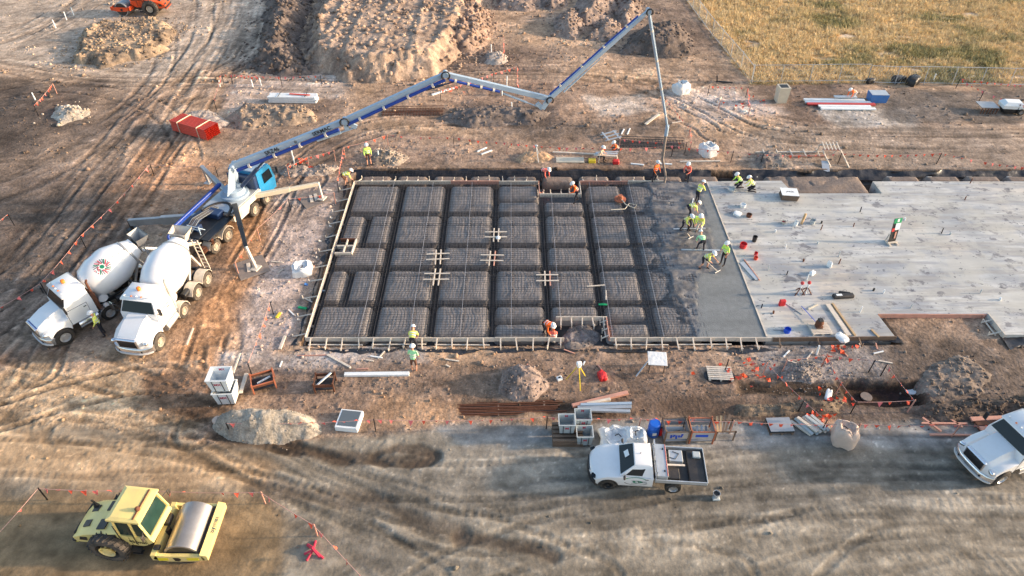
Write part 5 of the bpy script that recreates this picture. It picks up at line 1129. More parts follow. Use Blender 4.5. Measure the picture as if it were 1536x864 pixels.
# lettering on the lowest arm, facing the road
fx_ = d1 if d1.x > 0 else -d1; fc = nrm * (sgn * (.32 / 2 + .012))
for wd, f, sz in (('5RZ46', .36, .38), ('SERMAC', .80, .36)):
    me = text_mesh(wd, sz, .01, 'mark_black'); x = fx_; z = (nrm * sgn); y = z.cross(x); T = Matrix((x, y, z)).transposed().to_4x4(); T.translation = J[0] + (J[1] - J[0]) * f + fc * (1 - .15 * f) + nrm * (sgn * .02); me.transform(PI_ @ T); link('lettering', me, a1)
b = MB(); b.M = PI_; c_ = J[0] + (J[1] - J[0]) * .57 + nrm * (sgn * .18); b.cyl(c_, c_ + nrm * (sgn * .03), .1, n=12); b.build('badge', 'mark_grey', a1)
for i, (j, r) in enumerate(((J[1], .22), (J[2], .2), (J[3], .17), (J[4], .15))):
    b = MB(); b.M = PI_; b.cyl(j - nrm * .26, j + nrm * .26, r * .85, n=16); jn = b.build('knuckle', 'boom_paint', t, 40)
    b = MB(); b.M = PI_; b.tube([j + nrm * (sgn * .28) + UP * (r * 1.3 * math.sin(R(q))) + dirp * (r * 1.3 * math.cos(R(q))) for q in range(-60, 241, 25)], .05, 8); b.build('elbow_pipe', 'black_paint', jn, 40)
def ram(p0, p1, r, par, m='boom_paint'):
    b = MB(); b.M = PI_; q = p0 + (p1 - p0) * .6; b.cyl(p0, q, r, n=12); b.cyl(q, p1, r * .55, n=10); b.build('hydraulic_ram', m, par, 40)
def along(k, f, u, o): return J[k] + (J[k + 1] - J[k]) * f + u * o
ram(Vector((TUR.x, TUR.y, 2.3)) + dirp * .6, along(0, .3, u1, -.3), .14, a1, 'dark_blue')
ram(along(0, .72, u1, -.55), along(1, .06, u2, -.75), .10, a1); ram(along(1, .78, u2, -.40), along(2, .10, u3, -.35), .08, a2, 'dark_blue')
ram(along(2, .56, u3, -.38), along(2, .97, u3, -.78), .07, a3); ram(along(3, .12, u4, -.32), along(3, .5, u4, -.28), .06, a4)
for p, q, r in ((along(0, .98, u1, -.62), J[1], .05), (along(1, .06, u2, -.75), J[1] + u2 * -.1, .07), (along(2, .97, u3, -.78), J[3], .07), (along(2, .90, u3, -.5), along(2, .97, u3, -.78), .05)):
    b = MB(); b.M = PI_; b.bar(p, q, r * 2, .3); b.build('link_plate', 'boom_paint', t)
b = MB(); b.M = PI_; hs = [J[5], J[5] - UP * 1.2, J[5] - UP * 2.6 + dirp * .05, Vector((HB.x, HB.y, .9)), Vector((HB.x - .05, HB.y - .15, .42))]
b.tube(hs, [.10, .11, .10, .09, .09], 10); eh = b.build('end_hose', 'matting', t, 40)
b = MB(); b.M = PI_; b.cyl(J[5] + UP * .1, J[5] - UP * .7, .13, n=12); b.build('hose_clamp', 'boom_paint', eh, 40)
# outrigger mats
for (px, lab, ang) in (((378, 402), 'square grey ground mat under the black rear outrigger jack', 32), ((471, 299), 'square grey ground mat under the white front outrigger jack', 35)):
    p = GP(*px); o = thing('ground_mat', lab, 'ground mat', (p.x, p.y, p.z), R(ang))
    b = MB(); b.box((0, 0, .05), (1.9, 1.9, .05), .01); b.build('mat', 'matting', o)
    for k in (-1, 1): b = MB(); b.box((k * .18, .05, .1), (.22, .9, .05), .01, Matrix.Rotation(R(-ang + 20), 3, 'Z')); b.build('sleeper', 'timber', o)
# ---------------- people ----------------
def pose(kind, r):
    j = lambda s=.03: r.uniform(-s, s)
    K = dict(stand=(.95, 0, 6), walk=(.93, .0, 10), lean=(.92, -.06, 32), rake=(.88, -.12, 48), bend=(.86, -.22, 82), kneel=(.50, -.1, 45), squat=(.42, -.1, 35), sit=(.46, -.05, 20))[kind]
    hz_, hx, lean = K; lean = R(lean + r.uniform(-5, 5)); P = V(hx, 0, hz_); up = V(math.sin(lean), 0, math.cos(lean)); fw = V(math.cos(lean), 0, -math.sin(lean))
    S = {}; S['pelvis'] = P; S['waist'] = P + up * .20; S['chest'] = P + up * .40; S['neck'] = P + up * .55; hl = lean * .45
    hu = V(math.sin(hl), 0, math.cos(hl)); S['head0'] = S['neck'] + hu * .10 + fw * .02; S['head1'] = S['neck'] + hu * .23 + fw * .03
    for s, n in ((1, 'l'), (-1, 'r')):
        S['sh' + n] = S['chest'] + up * .09 + V(0, s * .19, 0); S['hip' + n] = P + V(0, s * .10, -.03)
        if kind == 'stand': kn = V(.02 + j(), s * .12, .50); an = V(-.02 + j(.06), s * (.13 + j(.03)), .09); el = S['sh' + n] + V(.02, s * .07, -.28); ha = el + V(.12 + abs(j(.1)), s * -.02, -.22)
        elif kind == 'walk': kn = V(.06 + s * .14, s * .11, .50); an = V(s * .26 - .04, s * .12, .09 + (.05 if s < 0 else 0)); el = S['sh' + n] + V(-.02 - s * .1, s * .07, -.27); ha = el + V(.16, s * -.03, -.18)
        elif kind in ('lean', 'rake'): kn = V(.06 + s * .10, s * .14, .48); an = V(s * .18 - .05, s * .17, .09); el = S['sh' + n] + V(.08, s * .08, -.26); ha = el + V(.22 + s * .10, s * -.10, -.10)
        elif kind == 'bend': kn = V(.02 + s * .05, s * .15, .47); an = V(-.04 + s * .10, s * .18, .09); el = S['sh' + n] + V(.04, s * .05, -.28); ha = el + V(.10 + j(.06), s * -.08, -.22)
        elif kind == 'kneel': kn = V(.28, s * .16, .10); an = V(-.16, s * .15, .10); el = S['sh' + n] + V(.08, s * .06, -.25); ha = el + V(.18, s * -.06, -.12)
        elif kind == 'squat': kn = V(.38, s * .20, .50); an = V(.08, s * .17, .09); el = S['sh' + n] + V(.14, s * .05, -.23); ha = el + V(.20, s * -.08, -.06)
        else: kn = V(.40, s * .14, .48); an = V(.38, s * .14, .09); el = S['sh' + n] + V(.10, s * .05, -.24); ha = el + V(.2, s * -.08, .0)
        S['kn' + n], S['an' + n], S['el' + n], S['ha' + n] = kn, an, el, ha
        S['wr' + n] = el + (ha - el) * .82
        S['toe' + n] = V(an.x + .17, an.y, .045) if kind != 'kneel' else V(an.x - .16, an.y, .05)
    return S
BONES = [('pelvis', 'waist'), ('waist', 'chest'), ('chest', 'neck'), ('neck', 'head0'), ('head0', 'head1')]
for n in 'lr': BONES += [('chest', 'sh' + n), ('sh' + n, 'el' + n), ('el' + n, 'wr' + n), ('wr' + n, 'ha' + n), ('pelvis', 'hip' + n), ('hip' + n, 'kn' + n), ('kn' + n, 'an' + n), ('an' + n, 'toe' + n)]
RAD = dict(pelvis=(.15, .12), waist=(.145, .11), chest=(.17, .125), neck=(.055, .055), head0=(.075, .085), head1=(.085, .10), sh=(.065, .065), el=(.045, .045), wr=(.032, .03), ha=(.042, .022), hip=(.095, .095), kn=(.062, .062), an=(.045, .045), toe=(.05, .035))
def worker(px, kind, head, vest, trouser, label, z=None, sleeves=True, shorts=False, seed=0, hat='hat', scale=1.0):
    r = random.Random(seed); S = pose(kind, r); names = list(S); idx = {n: i for i, n in enumerate(names)}
    me = bpy.data.meshes.new('p'); me.from_pydata([S[n] for n in names], [(idx[a], idx[c]) for a, c in BONES], []); o = bpy.data.objects.new('p', me); COL.objects.link(o)
    md = o.modifiers.new('s', 'SKIN'); md.use_smooth_shade = True
    if not me.skin_vertices: return None
    for n, i in idx.items():
        k = n if n in RAD else n[:-1]; me.skin_vertices[0].data[i].radius = RAD[k]; me.skin_vertices[0].data[i].use_root = (n == 'pelvis')
    o.modifiers.new('b', 'SUBSURF').levels = 1
    bm_ = bpy.data.meshes.new_from_object(o.evaluated_get(bpy.context.evaluated_depsgraph_get())); bpy.data.objects.remove(o); bpy.data.meshes.remove(me)
    b = MB(); vs_ = [v.co.copy() for v in bm_.vertices]; b.add(vs_, [tuple(p.vertices) for p in bm_.polygons])
    def reg(c):
        best = 9; g = None
        for a, d in BONES:
            p, q = S[a], S[d]; e = q - p; t_ = max(0, min(1, (c - p).dot(e) / max(e.length_squared, 1e-9))); ds = (c - p - e * t_).length
            if ds < best: best = ds; g = (a, d)
        a, d = g
        if d.startswith('head') or a == 'neck' or a.startswith('wr'): return 0
        if a.startswith('el'): return 1 if sleeves else 0
        if a.startswith('an'): return 3
        if a.startswith('kn'): return 0 if shorts else 2
        if a.startswith('hip') or d.startswith('hip'): return 2
        if a == 'pelvis': return 2 if (c - S['pelvis']).dot(S['waist'] - S['pelvis']) < .01 else 1
        return 1
    for i, f in enumerate(b.f): b.m[i] = reg(sum((Vector(b.v[k]) for k in f), Vector()) / len(f))
    bpy.data.meshes.remove(bm_); b.mi = 0
    for n in 'lr':            # five fingers on each hand, unequal and bent
        w0 = S['wr' + n]; h0 = S['ha' + n]; d = (h0 - w0).normalized(); sd = d.cross(V(0, 0, 1)); sd = sd.normalized() if sd.length > .1 else V(0, 1, 0); dn = sd.cross(d)
        for k, ln in enumerate((.072, .082, .078, .062)):
            p = h0 + sd * ((k - 1.5) * .021) + d * .02; b.tube([p, p + d * ln * .5, p + d * ln * .8 - dn * .03 * (1 if dn.z > 0 else -1)], [.0095, .009, .007], 5)
        sg_ = 1 if n == 'l' else -1; p = h0 - d * .03 + sd * (.03 * sg_); b.tube([p, p + sd * (.035 * sg_) + d * .03, p + sd * (.04 * sg_) + d * .065], [.011, .010, .008], 5)
    hd = (S['head0'] + S['head1']) / 2; hu = (S['head1'] - S['neck']).normalized(); hf = V(0, 1, 0).cross(hu); hf = hf if hf.x > 0 else -hf
    b.tube([hd + hf * .085 + hu * .03, hd + hf * .118 - hu * .015], [.012, .018], 5)
    for s in (-1, 1): b.sphere(hd + V(0, s * .088, 0), .025, 6)
    p = GP(*px) if z is None else Vector(G(px[0], px[1], z)); b.mi = 3
    for s in (-1, 1): b.sphere(hd + hf * .088 + V(0, s * .035, 0) + hu * .02, .012, 6)
    o = b.build('person', ['skin', vest, trouser, 'boot'], None, 60, label=label, cat='person', group='site workers', loc=p, rz=R(head), sc=scale)
    if hat:
        c = MB(); ce = S['head1'] + hu * .02; sec = []; u = hf; w_ = V(0, 1, 0)
        for rr, hh in ((.165, -.005), (.16, .005), (.132, .012), (.128, .05), (.105, .095), (.06, .125), (.01, .135)):
            sec.append([ce + u * (rr * 1.12 * math.cos(2 * math.pi * k / 14) + (.015 if rr > .14 else 0)) + w_ * (rr * .95 * math.sin(2 * math.pi * k / 14)) + hu * hh for k in range(14)])
        c.loft(sec); c.build('hard_hat', hat, o, 50)
    c = MB(); ax = (S['neck'] - S['pelvis']).normalized(); f_ = V(0, 1, 0).cross(ax)
    for fr in (.34, .62):
        ce = S['pelvis'] + (S['neck'] - S['pelvis']) * fr; c.loft([[ce + ax * dz + V(0, 1, 0) * (.185 * math.cos(2 * math.pi * k / 16)) + f_ * (.14 * math.sin(2 * math.pi * k / 16)) for k in range(16)] for dz in (-.025, .025)], cap=False)
    c.build('reflective_tape', 'tape', o, 60); return o
Wz = SLZ - .04
W = [((554, 248), 'stand', -70, 'vest_lime', 'trouser_brown', 'worker in lime vest standing on spoil behind the back trench', None, 1, 1),
     ((520, 277), 'bend', 20, 'vest_yellow', 'trouser_brown', 'stooping yellow-vested worker beside the back corner of the left form', None, 0, 1),
     ((815, 271), 'bend', -40, 'vest_pink', 'trouser_dark', 'worker in faded orange bending into the back trench recess', -.1, 1, 0),
     ((864, 303), 'lean', 200, 'vest_orange', 'trouser_dark', 'orange-vested worker walking on the mesh by the back recess', .27, 1, 0),
     ((898, 241), 'sit', -20, 'shirt_peach', 'trouser_dark', 'worker in pale shirt leaning at the sawbench', None, 1, 0),
     ((925, 231), 'squat', 200, 'vest_orange', 'trouser_dark', 'crouching orange-vested worker next to the rusty bar bundle', None, 1, 0),
     ((980, 274), 'stand', -50, 'vest_orange', 'trouser_dark', 'orange-vested worker guiding the end hose of the pump', Wz - .1, 1, 0),
     ((1030, 273), 'lean', 230, 'vest_pink', 'trouser_dark', 'worker in faded red shirt standing at the back edge of the pour', Wz - .1, 1, 0),
     ((1108, 281), 'kneel', 190, 'vest_lime', 'trouser_dark', 'lime-vested worker kneeling by the blue-lidded box', SLZ, 1, 0),
     ((1127, 287), 'kneel', 170, 'vest_yellow', 'trouser_dark', 'yellow-vested finisher kneeling on the cured slab', SLZ, 1, 0),
     ((1044, 305), 'lean', 40, 'vest_yellow', 'trouser_dark', 'yellow-vested worker furthest up the wet concrete, by the joint strip', Wz, 1, 0),
     ((1034, 325), 'bend', 10, 'vest_yellow', 'trouser_dark', 'bent worker in yellow vest with bare arms, alone in the lumpy concrete', Wz, 0, 0),
     ((1026, 347), 'rake', -60, 'vest_yellow', 'trouser_dark', 'dark-sleeved worker in yellow vest pulling a long rake', Wz, 1, 0),
     ((1037, 344), 'bend', -30, 'vest_lime', 'trouser_dark', 'stooped worker sandwiched between two others in the wet concrete', Wz, 0, 0),
     ((1047, 351), 'lean', 240, 'vest_yellow', 'trouser_pale', 'pale-trousered worker in yellow vest at the end of the screed board', Wz, 1, 0),
     ((1050, 375), 'bend', 95, 'vest_mint', 'trouser_dark', 'worker bent double with an orange patch on a mint vest', Wz, 1, 0),
     ((1055, 403), 'rake', -40, 'vest_yellow', 'trouser_dark', 'bare-legged worker in yellow shirt dragging a rake', Wz, 0, 1),
     ((1083, 398), 'stand', 215, 'vest_lime', 'trouser_dark', 'worker in bright lime shirt watching beside the screeded strip', SLZ, 0, 0),
     ((621, 521), 'bend', 90, 'vest_yellow', 'trouser_dark', 'yellow-vested worker reaching over the front formwork', .0, 0, 0),
     ((622, 557), 'stand', 80, 'vest_mint', 'trouser_brown', 'bare-legged worker in a mint vest standing behind the front formwork', None, 0, 1),
     ((820, 502), 'bend', -50, 'vest_orange', 'trouser_dark', 'worker in orange and cream bending beside the front recess', -.1, 1, 0),
     ((828, 517), 'squat', 85, 'vest_pink', 'trouser_pale', 'crouching worker in orange-red vest and white trousers at the recess', None, 1, 0),
     ((158, 503), 'stand', 200, 'vest_yellow', 'trouser_dark', 'worker in a yellow vest between the two mixer trucks', None, 1, 0),
     ((1276, 152), 'bend', 200, 'vest_orange', 'trouser_pale', 'orange-vested worker bent over the stacked white panels', None, 1, 0)]
for i, (p, k, h, v_, tr, lb, z, sl_, sh) in enumerate(W): worker(p, k, h, v_, tr, lb, z, bool(sl_), bool(sh), 100 + i, hat='hat', scale=1.06)
# ---------------- small things ----------------
def at(px, rz=0, z=None): p = GP(*px) if z is None else Vector(G(px[0], px[1], z)); return (p.x, p.y, p.z)
def stick(name, p0, p1, w_, h_, m, label, cat='timber', z=None, lift=0.0, group=None):
    a = Vector(at(p0, z=z)); c = Vector(at(p1, z=z)); up = V(0, 0, h_ / 2 + lift); b = MB(); b.bar(V(0, 0, 0) + up, c - a + up, w_, h_, bev=.005)
    return b.build(name, m, None, label=label, cat=cat, loc=a, group=group)
# hash-shaped timber box-outs lying on the mesh
def hashbox(px, ang, label, red=False, sz=1.5):
    t = thing('box_out', label, 'box-out', at(px, z=.285), R(ang), 'timber box-outs on the mesh')
    for k in (-1, 1):
        b = MB(); b.bar((-sz / 2, k * .28, .07), (sz / 2, k * .28 + .02, .07), .08, .05, bev=.005); b.build('rail', 'timber', t)
        b = MB(); b.bar((k * .16, -sz * .5, .03), (k * .16 + .02, sz * .5, .03), .08, .05, bev=.005); b.build('rail', 'timber_pink' if red and k > 0 else 'timber', t)
b = MB(); b.rings((0, 0, 0), (0, 0, .16), [(0, .16), (.6, .13), (1, .05)], 12); b.build('duct_cap', 'white_matte', None, 40, label='small white duct cap under the timber box-out', cat='duct cap', loc=at((747, 357), z=.29))
hashbox((744, 353), 0, 'hash-shaped timber box-out standing over a small white duct cap'); hashbox((657, 386), 3, 'hash-shaped timber box-out straddling a trench crossing on the mesh')
hashbox((738, 388), -2, 'hash-shaped timber box-out with one red rail', True); hashbox((655, 416), 0, 'hash-shaped timber box-out of narrow rails on the mesh', sz=1.6); hashbox((821, 418), 0, 'hash-shaped timber box-out with reddish cross rails', True, 1.4)
stick('plank', (880, 430), (907, 428), .07, .05, 'timber', 'thin grey timber batten lying across the mesh', z=.29)
stick('batten', (909, 436), (909, 450), .06, .05, 'timber', 'upright-lying white batten beside the green trowel', z=.29)
b = MB(); b.prismz([(-.25, -.06), (.22, -.07), (.27, 0), (.22, .07), (-.25, .06)], 0, .03); b.box((0, 0, .08), (.2, .04, .05), .01); b.build('trowel', 'green', label='green trowel lying on the mesh', cat='trowel', loc=at((904, 457), z=.29))
t = thing('power_trowel', 'orange round vibrator unit with a looping hose on the mesh', 'machine', at((930, 300), z=.29)); b = MB(); b.cyl((0, 0, .02), (0, 0, .12), .42, n=20); b.cyl((0, 0, .12), (0, 0, .4), .22, .16, 14); b.build('motor', 'rust_pale', t, 40)
b = MB(); b.tube([(0, 0, .2), (.3, -.7, .1), (.9, -1.1, .05), (1.1, -.7, .05), (.6, -.5, .05), (.2, -1.2, .05), (-.8, -1.3, .06)], .035, 6); b.build('hose', 'cream', t, 40)
stick('plank', (1037, 312), (1040, 298), .08, .05, 'white_matte', 'short white batten standing in the wet concrete', z=SLZ)
stick('screed_board', (1010, 344), (1058, 343), .12, .05, 'galv', 'pale aluminium screed board lying in the upper lumpy concrete', 'screed', z=SLZ)
stick('screed_board', (1022, 375), (1080, 376), .14, .05, 'galv', 'aluminium screed board pulled behind the lime-shirted worker', 'screed', z=SLZ)
for (a, c, lb) in (((1031, 350), (1036, 357), 'long-handled rake held by the dark-sleeved worker'), ((1060, 392), (1076, 408), 'wooden concrete rake dragged by the bare-legged worker')):
    p = Vector(at(a, z=1.0)); q = Vector(at(c, z=SLZ)); t = thing('rake', lb, 'rake', q); b = MB(); b.tube([p - q, (0, 0, .04)], .02, 6); b.build('handle', 'timber', t); b = MB(); b.box((0, 0, .03), (.5, .06, .09), .01, Matrix.Rotation(.6, 3, 'Z')); b.build('rake_head', 'steel', t)
# open tubs
def tub(loc, rz, label, m='grey_plastic', L_=.95, W_=.80, H_=.85, mark='M', group=None, z0=0):
    t = thing('tub', label, 'tub', (loc[0], loc[1], loc[2] + z0), rz, group); b = MB(); o = [(-.84, -.84), (.84, -.84), (.84, .84), (-.84, .84)]
    def rg(k, z, i=0): return [(x / .84 * (L_ / 2 * k - i), y / .84 * (W_ / 2 * k - i), z) for x, y in o]
    b.loft([rg(.84, .10), rg(1, H_ - .05), rg(1.05, H_ - .05), rg(1.05, H_), rg(1, H_, .03), rg(.84, .16, .03)]); b.build('shell', m, t)
    for k in (-1, 0, 1): c = MB(); c.box((k * L_ * .3, 0, .05), (.12, W_ * .8, .10)); c.build('skid', 'mark_black', t)
    for s in (-1, 1):
        text('lettering', mark, .24, t, (0, s * (W_ / 2 * .96 + .012), H_ * .66), (-s, 0, 0), (0, s * .11, 1), 'mark_red'); text('lettering', mark, .2, t, (0, s * (W_ / 2 - .05), H_ * .84), (s, 0, 0), (0, s * .1, 1), 'mark_red')
    for k in (-1, 1): c = MB(); c.bar((k * L_ * .22, -W_ / 2 * .84 - .012, .12), (k * L_ * .22, -W_ / 2 - .012, H_ - .06), .03, .02, up=(0, 1, 0)); c.build('strap', 'mark_black', t)
    return t
q = at((344, 599)); tub(q, .04, 'lower white-grey tub carrying another tub beside the gravel heap', 'white_matte', 1.05, .95, 1.0, 'MX'); tub((q[0] - .02, q[1] + .02, q[2]), .02, 'upper open white-grey tub stacked on another beside the gravel heap', 'white_matte', 1.05, .95, 1.0, 'MX', z0=1.0)
stick('plank', (363, 596), (372, 566), .2, .05, 'timber', 'tan board leaning beside the two stacked tubs', lift=.3); stick('plank', (356, 575), (366, 545), .1, .06, 'timber', 'thin board propped against the upper stacked tub', lift=.8)
p = at((861, 657)); t = thing('pallet_stack', 'stack of dark pallets under the grey tubs', 'pallet', p)
for k in range(4):
    b = MB()
    for i in range(5): b.box((-.35 + .0, -.5 + i * .25, .10 + k * .14), (1.5, .14, .03))
    for y in (-.5, 0, .5): b.box((-.35, y, .05 + k * .14), (1.5, .1, .08))
    b.build('pallet', 'timber_dark', t)
gl = 'grey tubs marked M'
tub((p[0] - .42, p[1] + .1, p[2]), 0, 'grey tub marked M on the pallets, nearest the leaning timbers and steel bars', z0=.56, L_=.8, W_=.7, H_=.8, group=gl)
tub((p[0] + .42, p[1] + .55, p[2]), 0, 'grey tub marked M squeezed behind another tub', z0=.4, L_=.8, W_=.7, H_=.8, group=gl); tub((p[0] + .46, p[1] - .25, p[2]), 0, 'grey tub marked M standing in front on bare gravel', z0=.05, L_=.8, W_=.7, H_=.85, group=gl)
# stillages and bins
def stillage(px, rz, label, m='steel', frame='rust', panel=None, L_=1.1, W_=.8, H_=.9, fill=None, spray=None):
    t = thing('stillage', label, 'stillage', at(px), R(rz)); z0 = .22
    for x in (-1, 1):
        for y in (-1, 1): b = MB(); b.bar((x * L_ / 2, y * W_ / 2, 0), (x * L_ / 2, y * W_ / 2, H_ + .12), .07); b.build('post', frame, t)
    b = MB(); b.box((0, 0, z0), (L_, W_, .04)); b.build('floor', m, t)
    for s in (-1, 1):
        b = MB(); b.box((0, s * W_ / 2, (z0 + H_) / 2 + .1), (L_ - .08, .03, H_ - z0 - .2)); pn = b.build('side_panel', panel or m, t)
        if spray == 2 and s < 0: c = MB(); c.box((-.05, -W_ / 2 - .018, .66), (.62, .006, .17)); c.build('spray_mark', 'mark_blue', pn)
        if spray == 1 and s < 0: c = MB(); [c.box((-.3 + k * .13, -W_ / 2 - .018, .62 + .06 * math.sin(k * 2.1)), (.10, .006, .22 + .05 * math.cos(k * 3)), 0, Matrix.Rotation(.4 * math.sin(k * 1.7), 3, 'Y')) for k in range(5)]; c.build('spray_mark', 'mark_blue', pn)
        b = MB(); b.box((s * L_ / 2, 0, (z0 + H_) / 2 + .1), (.03, W_ - .08, H_ - z0 - .2)); b.build('end_panel', m, t)
    for s in (-1, 1): b = MB(); b.bar((-L_ / 2, s * W_ / 2, H_), (L_ / 2, s * W_ / 2, H_), .05); b.bar((s * L_ / 2, -W_ / 2, H_), (s * L_ / 2, W_ / 2, H_), .05); b.build('top_rail', frame, t)
    for i, (m2, pts) in enumerate(fill or []): b = MB(); b.bar(*pts, .09, .06); b.build('contents', m2, t)
    return t
stillage((397, 578), 22, 'black steel stillage with orange posts and rubbish inside', 'black_paint', 'rust_pale', 'rust', 1.15, .85, .6, [('white_matte', ((-.3, -.1, .4), (.4, .1, .45))), ('blue_crate', ((-.4, -.25, .4), (.1, -.25, .4)))])
stillage((489, 580), 4, 'rusty stillage with a white bar lying diagonally in it', 'black_paint', 'rust', 'rust', 1.0, .8, .6, [('white_matte', ((-.4, -.3, .45), (.35, .35, .7)))])
stillage((1010, 655), 2, 'grey stillage with blue spray marks beside the red bottle', 'steel', 'timber_dark', 'galv', 1.15, .85, .95, [('timber_dark', ((-.3, 0, .3), (.3, .1, .3)))], True)
stillage((1048, 655), 0, 'orange-posted stillage with a blue sprayed bar and pipes inside', 'steel', 'rust_pale', 'galv', 1.15, .85, .95, [('galv', ((-.2, -.3, .3), (-.1, .3, .5))), ('galv', ((.05, -.3, .3), (.1, .3, .55))), ('steel', ((.3, -.3, .3), (.32, .3, .5)))], 2)
t = thing('steel_trestle', 'rusty open steel trestle with timber offcuts on top', 'trestle', at((1083, 652)))
for x in (-.45, .45):
    for y in (-.35, .35): b = MB(); b.bar((x, y, 0), (x, y, .75), .06); b.build('leg', 'timber_dark', t)
for y in (-.35, .35): b = MB(); b.bar((-.5, y, .72), (.5, y, .72), .06); b.build('rail', 'timber_dark', t)
for k in range(4): b = MB(); b.bar((-.45 + k * .12, -.4, .78), (-.3 + k * .2, .5, .82 + .05 * k), .1, .05); b.build('offcut', 'ply' if k < 2 else 'timber_dark', t)
# drums, bottle, bins
t = thing('drum', 'bright blue plastic drum with a white label', 'drum', at((979, 651))); b = MB(); b.rings((0, 0, 0), (0, 0, .92), [(0, .26), (.04, .29), (.3, .29), (.33, .30), (.36, .29), (.64, .29), (.67, .30), (.7, .29), (.96, .28), (1, .24)], 24); b.build('body', 'blue_plastic', t, 40); b = MB(); b.box((.0, -.29, .35), (.2, .02, .2)); b.build('label', 'white_matte', t)
t = thing('extinguisher', 'dark red extinguisher bottle between drum and stillage', 'extinguisher', at((990, 652))); b = MB(); b.rings((0, 0, 0), (0, 0, .55), [(0, .09), (.8, .09), (.93, .05), (1, .03)], 14); b.build('bottle', 'red', t, 40); b = MB(); b.box((0, 0, .58), (.12, .04, .05)); b.build('valve', 'mark_black', t)
t = thing('bin', 'tall cream bin with a dark opening beside bunting', 'bin', at((1170, 152)), .05); b = MB(); b.loft([[(-.42, -.42, 0), (.42, -.42, 0), (.42, .42, 0), (-.42, .42, 0)], [(-.48, -.48, 1.45), (.48, -.48, 1.45), (.48, .48, 1.45), (-.48, .48, 1.45)]]); b.build('body', 'cream', t); b = MB(); b.box((0, 0, 1.452), (.7, .66, .02)); b.build('opening', 'mark_black', t)
t = thing('crate', 'blue plastic crate with a pale lid near the white panels', 'crate', at((1314, 151)), -.03); b = MB(); b.loft([[(-.72, -.48, 0), (.72, -.48, 0), (.72, .48, 0), (-.72, .48, 0)], [(-.78, -.52, .75), (.78, -.52, .75), (.78, .52, .75), (-.78, .52, .75)]]); b.build('body', 'blue_crate', t); b = MB(); b.box((0, 0, .77), (1.5, 1.0, .04), .01); b.build('lid', 'galv', t)
t = thing('bucket', 'small grey pail standing behind the ute', 'bucket', at((1073, 746))); b = MB(); b.rings((0, 0, 0), (0, 0, .36), [(0, .13), (1, .17), (1, .155), (.1, .12)], 18); b.build('shell', 'galv', t, 40); b = MB(); b.box((0, -.1, .06), (.34, .2, .12), .02); b.build('foot', 'grey_plastic', t); b = MB(); b.cyl((0, 0, .05), (0, 0, .30), .14, n=14); b.build('contents', 'mark_black', t)
# bulk bags: slumped woven sacks
def bag(px, label, w_=1.1, h_=.8, seed=1, m='bag', flat=1.0, z=None, ties=True):
    b = MB(); n = 22; sec = []
    for i in range(9):
        f = i / 8; zz = h_ * f; s = (1.0 + .06 * math.sin(math.pi * f)) * (1 - .30 * max(0, f - .86) / .14); ring = []
        for k in range(n):
            a = 2 * math.pi * k / n; c, s_ = math.cos(a), math.sin(a); q = 1 / (abs(c) ** 5 + abs(s_) ** 5) ** (1 / 5)
            wob = 1 + .15 * float(fbm(np.array([c * 2.4 + seed]), np.array([s_ * 2.4 + f * 1.5]), 3, seed)[0]) + .05 * math.sin(a * 7 + seed); rr = w_ / 2 * q * s * wob
            ring.append((rr * c, rr * s_ * flat, zz * (1 + .30 * float(fbm(np.array([c * 2.2 + 5]), np.array([s_ * 1.2 + seed]), 2, seed + 2)[0]))))
        sec.append(ring)
    if ties:
        b.tube([(x * .98, y * .98, z + .02) for x, y, z in sec[-1]] + [(sec[-1][0][0] * .98, sec[-1][0][1] * .98, sec[-1][0][2] + .02)], .045, 6); sec.append([(x * .55, y * .55, z * .86) for x, y, z in sec[-1]])
    b.loft(sec); t = thing('bulk_bag', label, 'bulk bag', at(px, z=z), seed * .7); b.build('sack', m, t, 50)
    if ties:
        for s in (-1, 1): c = MB(); c.tube([(s * w_ * .3, -.1, h_ * .9), (s * w_ * .38, 0, h_ * 1.15), (s * w_ * .3, .12, h_ * .9)], .025, 6); c.build('loop', m, t, 40)
        c = MB(); c.tube([(-.1, .05, h_ * .95), (.08, .1, h_ * 1.06), (.2, -.05, h_ * 1.0)], .03, 6); c.build('tie', 'mark_black', t, 40)
bag((1021, 138), 'white bulk bag standing alone beside the wheel tracks', 1.3, .9, 3); bag((1061, 231), 'white bulk bag beside the rusty bar bundle behind the trench', 1.2, .85, 5); bag((454, 408), 'slumped white bulk bag beside the left form', 1.2, .5, 7)
bag((924, 664), 'wide spread-out white bulk bag beside the ute', 1.55, .55, 9, flat=.9); bag((953, 664), 'narrow white bulk bag with black straps by the ute', .95, .75, 11); bag((1263, 660), 'beige bulk bag with fallen straps on the verge', 1.1, 1.0, 13, 'bag_beige')
for (px, lb, sd) in (((690 + 0, 0), '', 0),): pass
bag((1242, 594), 'torn white plastic bag lying in the shallow trench', .75, .18, 15, 'white_matte', .4, ties=False); bag((1106, 322), 'crumpled white rag on the cured slab', .5, .16, 17, 'white_matte', ties=False, z=SLZ); bag((1218, 411), 'white cloth scrap on the slab, lying flat', .42, .2, 19, 'white_matte', .6, ties=False, z=SLZ); bag((1243, 400), 'white cloth scrap on the slab, standing taller', .3, .4, 21, 'white_matte', .6, ties=False, z=SLZ)
bag((1262, 508), 'pale blue cloth draped on the slab edge', .5, .2, 23, 'white_matte', 1.4, ties=False, z=SLZ)
